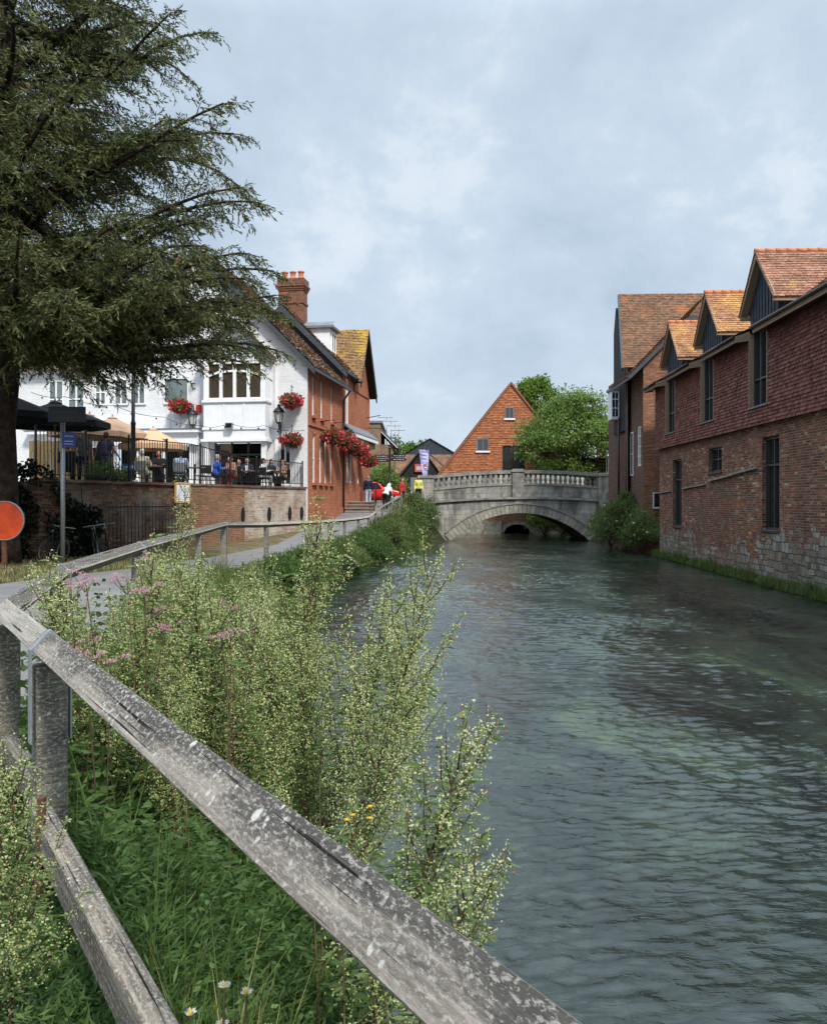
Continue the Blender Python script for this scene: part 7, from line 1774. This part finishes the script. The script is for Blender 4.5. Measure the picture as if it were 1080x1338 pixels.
# ---- mugwort: branching stems thick with cream green bud spikes
def mugwort_mesh(seed, h, lean, dens=1., spread=.36, thin=False):
    r2 = np.random.default_rng(seed); m = MB('red_stem'); K = 12; a0 = r2.uniform(0, 6.28)
    ax = [Vector((lean[0] * (k / K) ** 1.6 * h + .02 * math.sin(k * 1.1 + a0), lean[1] * (k / K) ** 1.6 * h + .02 * math.cos(k * .9 + a0), h * (k / K) * (1 - .12 * (abs(lean[0]) + abs(lean[1])) * (k / K)))) for k in range(K + 1)]
    m.tube(ax, [.0085 * (1 - .8 * k / K) for k in range(K + 1)], 5, False)
    BP, BS, LPp, LDd = [], [], [], []
    def on(s): i = min(int(s * K), K - 1); return ax[i].lerp(ax[i + 1], s * K - i), (ax[i + 1] - ax[i]).normalized()
    def spike(pts, d0, dens2):
        L = sum((b - a).length for a, b in zip(pts, pts[1:])); n = int(L / .0044 * dens2)
        for _ in range(n):
            u = r2.uniform(0, 1) ** .8; f = u * (len(pts) - 1); i = min(int(f), len(pts) - 2); c = pts[i].lerp(pts[i + 1], f - i); w = .020 * (1 - .55 * u)
            BP.append((c.x + r2.normal(0, w), c.y + r2.normal(0, w), c.z + r2.normal(0, w))); BS.append(r2.uniform(.0021, .0042))
    nb = int((15 if thin else 22) * h)
    for k in range(nb):
        s = .36 + .62 * (k + r2.uniform(0, 1)) / nb; p, d = on(s); az = a0 + k * 2.4 + r2.normal(0, .3); side = Vector((math.cos(az), math.sin(az), 0)); L = h * spread * (1.2 - s) * r2.uniform(.6, 1.35) + .05
        di = (d * r2.uniform(1.0, 1.5) + side * r2.uniform(.45, .85)).normalized(); q = [p]
        for j in range(1, 6): u = j / 5; q.append(p + di * L * u + Vector((0, 0, .10 * L * u * u)) + side * (.05 * L * math.sin(u * 4)))
        m.tube([q[0], q[2], q[5]], [.0035, .0025, .001], 3, False); spike(q[1:] if s < .6 else q, di, dens * (1.2 if s > .5 else .8))
        ns = int(L * 26)
        for j in range(ns):
            u = (j + .6) / max(ns, 1); i = min(int(u * 5), 4); c = q[i].lerp(q[i + 1], u * 5 - i); sd = di.cross(Vector((r2.normal(), r2.normal(), r2.normal()))).normalized(); l2 = L * .33 * (1.1 - u) * r2.uniform(.5, 1.2)
            if l2 > .025:
                e = c + (di * .7 + sd * .7 + Vector((0, 0, .15))) * l2; spike([c, c.lerp(e, .5), e], di, dens * .9)
            for _q in range(2 if thin else 3): sd = (sd + Vector((r2.normal(0, .5), r2.normal(0, .5), r2.normal(0, .3)))).normalized(); LPp.append(tuple(c)); LDd.append((sd.x + di.x * .5, sd.y + di.y * .5, sd.z * .6 - .1))
    top = [on(.86)[0], on(.93)[0], ax[-1], ax[-1] + (ax[-1] - ax[-2]) * .4]; spike(top, None, dens * 1.3)
    for k in range(int((26 if thin else 95) * h)):         # lower cut leaves, in whorls of leaflets
        s = r2.uniform(.06, .9); p, d = on(s); az = r2.uniform(0, 6.28); o = Vector((math.cos(az), math.sin(az), r2.uniform(-.2, .35))); L = r2.uniform(.05, .12)
        for j in range(6): c = p + o * L * (j / 5); LPp.append(tuple(c)); sg = (1 if j % 2 else -1) * .8; LDd.append((o.x - o.y * sg, o.y + o.x * sg, o.z))
    return m, np.array(BP), np.array(BS), np.array(LPp), np.array(LDd)
def mugwort_proto(seed, h, lean, dens=1., spread=.36, thin=False, bud='mugwort_bud', name='mugwort_plant'):
    m, BP, BS, Lp, Ld = mugwort_mesh(seed, h, lean, dens, spread, thin); t = thing(name, (0, 0, -50), None, None)
    m.build('stem', t)
    V, F = leaf_quads(Lp, Ld, rng.uniform(.022, .060, len(Lp)), rng.uniform(.006, .013, len(Lp))); np_obj('foliage', V, F, 'mugwort_leaf', t)
    h2 = rng.uniform(0, 1, len(BP)) < .5; V, F = buds(BP[h2], BS[h2] * .9)
    V2, Q = leaf_quads(BP[~h2], rng.normal(0, 1, ((~h2).sum(), 3)) + np.array([0, 0, .5]), BS[~h2] * 3.4, BS[~h2] * 1.7); V, F = cat([(V, F), (V2, np.concatenate([Q[:, [0, 1, 2]], Q[:, [0, 2, 3]]]))]); mi = (rng.uniform(0, 1, len(F)) < .05).astype(int); np_obj('blossom', V, F, [bud, 'brown_seed'], t, mi)
    return t, len(BP)
protos = []
for sd_, h, lean in ((1, 1.0, (.1, .0)), (2, 1.0, (-.12, .06)), (3, 1.0, (.22, -.04)), (4, 1.0, (.05, .12)), (5, 1.0, (.3, .05)), (6, 1.0, (-.05, -.1))):
    p, nbd = mugwort_proto(sd_, 1.35, lean, 1.); protos.append(p)
tall, _ = mugwort_proto(21, 2.15, (.22, .02), 1., .30, True); slim, _ = mugwort_proto(33, 2.0, (.10, .02), .9, .16, True)
print('buds', nbd)
used = set()
def place(proto, x, y, h, rz, label, group=None, z=None, base_h=1.35, tilt=(0, 0)):
    if proto.name in used: o = copy_tree(proto)
    else: o = proto; used.add(proto.name)
    s = h / base_h; o.location = (x, y, max(ground_z(x, y), 0.) - .04 if z is None else z); o.rotation_euler = (tilt[0], tilt[1], rz); o.scale = (s, s, s)
    for k in ('label', 'category', 'group'):
        if k in o: del o[k]
    tag(o, label, 'wild plant', group); return o
GM = 'mugwort plants massed on the riverbank'; LM = 'mugwort with cream green bud spikes in the thicket between fence and river'
# the ones that stand out, by where their tip shows
def tip(px, py, Y, base_dx, label, k, rz=0.): 
    q = P(px, py, Y); x = q.x + base_dx; z = max(ground_z(x, Y), 0); place(protos[k], x, Y, max(.5, q.z - z) * 1.03, rz, label)
q = P(583, 728, 3.6); gz = ground_z(q.x - .42, 3.6); place(tall, q.x - .56, 3.6, (q.z - max(gz, 0)) * 1.02, 0., 'tallest mugwort, its single dark stem leaning out over the open water', base_h=2.15)
tip(392, 690, 6.4, -.1, 'tall mugwort pushing up in front of the grassy far bank, left of the leaning stem', 0)
q = P(234, 640, 5.4); gz = ground_z(q.x - .1, 5.4); place(slim, q.x - .17, 5.4, (q.z - gz) * 1.02, .3, 'slim mugwort whose tip overlaps the notice case on the terrace wall', base_h=2.0)
tip(172, 735, 4.3, -.05, 'mugwort nearest the second fence post, its spikes against the grey path', 0)
tip(440, 790, 4.6, -.15, 'mugwort spray standing clear against the water beside the tall leaning stem', 2, .4)
tip(600, 960, 2.9, -.42, 'low mugwort arching sideways over the water, just beyond the near rail', 4, .2)
tip(630, 1110, 2.4, -.40, 'lowest mugwort spray hanging over the water against the near rail', 4, -.2)
tip(40, 985, 2.05, -.06, 'mugwort growing on the path side in front of the corner posts', 5, 1.1)
tip(330, 800, 4.4, -.05, 'broad mugwort in the middle of the thicket above the near rail', 0, 3.)
tip(505, 850, 3.9, -.22, 'bushy mugwort at the foot of the tall leaning stem', 2, .9)
cnt = 0; rm = np.random.default_rng(77)
for _ in range(900):
    y = 3.7 + 8.0 * rm.uniform() ** 1.2; u = rm.uniform(.02, .98); x = fence_x(y) + (edge_x(y) - fence_x(y)) * u; gz = max(ground_z(x, y), 0)
    if x / y > -.035 and y < 5: continue
    px = 540 + 1080 * x / y; lim = 722 if px < 270 else 745 if px < 340 else 705 if px < 420 else 860
    h = min(1.85, max(.7, ((CAMZ - gz) - (lim - 654) * y / 1080) * rm.uniform(.68, 1.04)))
    top = 654 + 1080 * (CAMZ - gz - h) / y; px = 540 + 1080 * x / y
    if top < lim or px < 155 or px > 425 or (px > 345 and rm.uniform() < .75): continue
    place(protos[int(rm.integers(0, 6))], x, y, h, rm.uniform(0, 6.28), LM, GM, tilt=(rm.normal(0, .07), rm.normal(.05, .08))); cnt += 1
    if cnt >= 36: break
print('mugworts', cnt)

# other wild flowers that can be told apart
def flower_plant(name, label, x, y, h, kind, seed, cat_='wild flower', group=None):
    gz = max(ground_z(x, y), 0); t = thing(name, (x, y, gz), label, cat_, group); r2 = np.random.default_rng(seed); m = MB('red_stem' if kind == 'agrimony' else 'weed_stem'); heads = []
    ns = {'agrimony': 2, 'ragwort': 1, 'daisy': 4, 'campion': 1, 'dock': 2}[kind]
    for k in range(ns):
        a = r2.uniform(0, 6.28); l = r2.uniform(.03, .16) * h; p1 = Vector((math.cos(a) * l, math.sin(a) * l, h * r2.uniform(.78, 1.))); m.tube([(0, 0, -.03), p1 * .5 + Vector((0, 0, .03)), p1], [.006, .004, .002], 4, False); heads.append(p1)
        if kind in ('agrimony', 'ragwort'):
            for j in range(3): b = r2.uniform(0, 6.28); e = p1 + Vector((math.cos(b) * .06, math.sin(b) * .06, r2.uniform(-.01, .03))); m.tube([p1 - Vector((0, 0, .07)), e], [.002, .0015], 3, False); heads.append(e)
    m.build('stem', t); Lp = []; Ld = []
    for _ in range(int(46 * h)): z = r2.uniform(.08, .85) * h; a = r2.uniform(0, 6.28); Lp.append((math.cos(a) * .012, math.sin(a) * .012, z)); Ld.append((math.cos(a), math.sin(a), r2.uniform(-.3, .5)))
    if kind != 'campion': V, F = leaf_quads(np.array(Lp), np.array(Ld), .055, .016); np_obj('foliage', V, F, 'weed_leaf', t)
    fp = []; fd = []
    for c in heads:
        if kind == 'agrimony': n = 26; e = unit(r2.normal(size=(n, 3))) * np.array([.026, .026, .012]) * r2.uniform(.3, 1, (n, 1)); fp.append(np.array(c) + e); fd.append(e * 20 + np.array([0, 0, .8]))
        elif kind in ('ragwort', 'daisy'): n = 13; a = np.arange(n) * 2 * math.pi / n; fp.append(np.array(c) + np.zeros((n, 3))); fd.append(np.stack([np.cos(a), np.sin(a), .25 + 0 * a], 1))
        elif kind == 'dock': n = 90; u = r2.uniform(.45, 1, n)[:, None]; fp.append(np.array(c) * u + r2.normal(0, .012, (n, 3))); fd.append(r2.normal(0, 1, (n, 3)))
    if kind == 'campion':       # dead head: bleached open pods and papery bracts on a grey stalk
        w = MB('white_flower')
        for k in range(9):
            c = heads[0] * (.55 + .05 * k) + Vector((r2.normal(0, .022), r2.normal(0, .022), 0)); a0 = r2.uniform(0, 6)
            for j in range(5): a = a0 + j * 1.257; o = Vector((math.cos(a), math.sin(a), .35)); s = Vector((-math.sin(a), math.cos(a), 0)) * .009; w.poly([c, c + o * .03 + s * 1.3, c + o * .066, c + o * .03 - s * 1.3])
        w.build('seed_pod', t); return t
    fp = np.concatenate(fp); fd = np.concatenate(fd); L = {'agrimony': .012, 'ragwort': .013, 'daisy': .014, 'dock': .009}[kind]
    V, F = leaf_quads(fp, fd, L, L * .5); np_obj('blossom', V, F, {'agrimony': 'pink_flower', 'ragwort': 'yellow_flower', 'daisy': 'white_flower', 'dock': 'brown_seed'}[kind], t)
    if kind == 'daisy' or kind == 'ragwort': w = MB('yellow_flower'); [w.ball(c, .006, n=6, m=4) for c in heads]; w.build('flower_centre', t)
    return t
def fl(name, label, px, py, Y, kind, seed): q = P(px, py, Y); flower_plant(name, label, q.x, Y, max(.25, q.z - max(ground_z(q.x, Y), 0)), kind, seed)
for k, (px, py, Y, lb) in enumerate(((118, 758, 3.9, 'pink hemp agrimony heads nearest the second fence post'), (165, 738, 4.0, 'pink hemp agrimony heads against the grey path'), (196, 752, 3.9, 'flat pink hemp agrimony among the pale mugwort spikes'), (248, 722, 4.6, 'pink hemp agrimony below the slim mugwort and the notice case'), (270, 738, 4.5, 'faded pink hemp agrimony left of the taller mugwort'), (335, 806, 4.2, 'small pink hemp agrimony at the water side of the thicket'), (135, 800, 3.6, 'short pink hemp agrimony close behind the corner post'))): fl('hemp_agrimony', lb, px, py, Y, 'agrimony', 40 + k)
fl('ragwort_plant', 'bright yellow ragwort flower among mugwort above the near rail', 456, 1064, 2.3, 'ragwort', 60); fl('ragwort_plant', 'yellow ragwort over the water beside the leaning mugwort stem', 520, 1040, 2.6, 'ragwort', 61); fl('ragwort_plant', 'fading yellow ragwort low against the water edge', 560, 1120, 2.4, 'ragwort', 62)
for k, (px, py, Y, lb) in enumerate(((285, 1272, 1.5, 'small white daisy between the two rails, farthest from the river'), (312, 1300, 1.45, 'white daisy with open heads between the two rails'), (338, 1325, 1.4, 'white daisy at the bottom edge beside the lower rail'))): fl('ox_eye_daisy', lb, px, py, Y, 'daisy', 70 + k)
fl('dead_campion', 'bleached dead flower stalk with white starry pods under the near rail', 452, 1262, 1.35, 'campion', 80)
for k, (px, py, Y, lb) in enumerate(((262, 930, 3.2, 'rusty brown dock seed head deep in the thicket behind the corner post'), (300, 870, 3.8, 'brown dock seed head in the middle of the thicket'), (425, 1000, 3.0, 'brown dock seed head above the near rail'))): fl('dock_plant', lb, px, py, Y, 'dock', 90 + k)
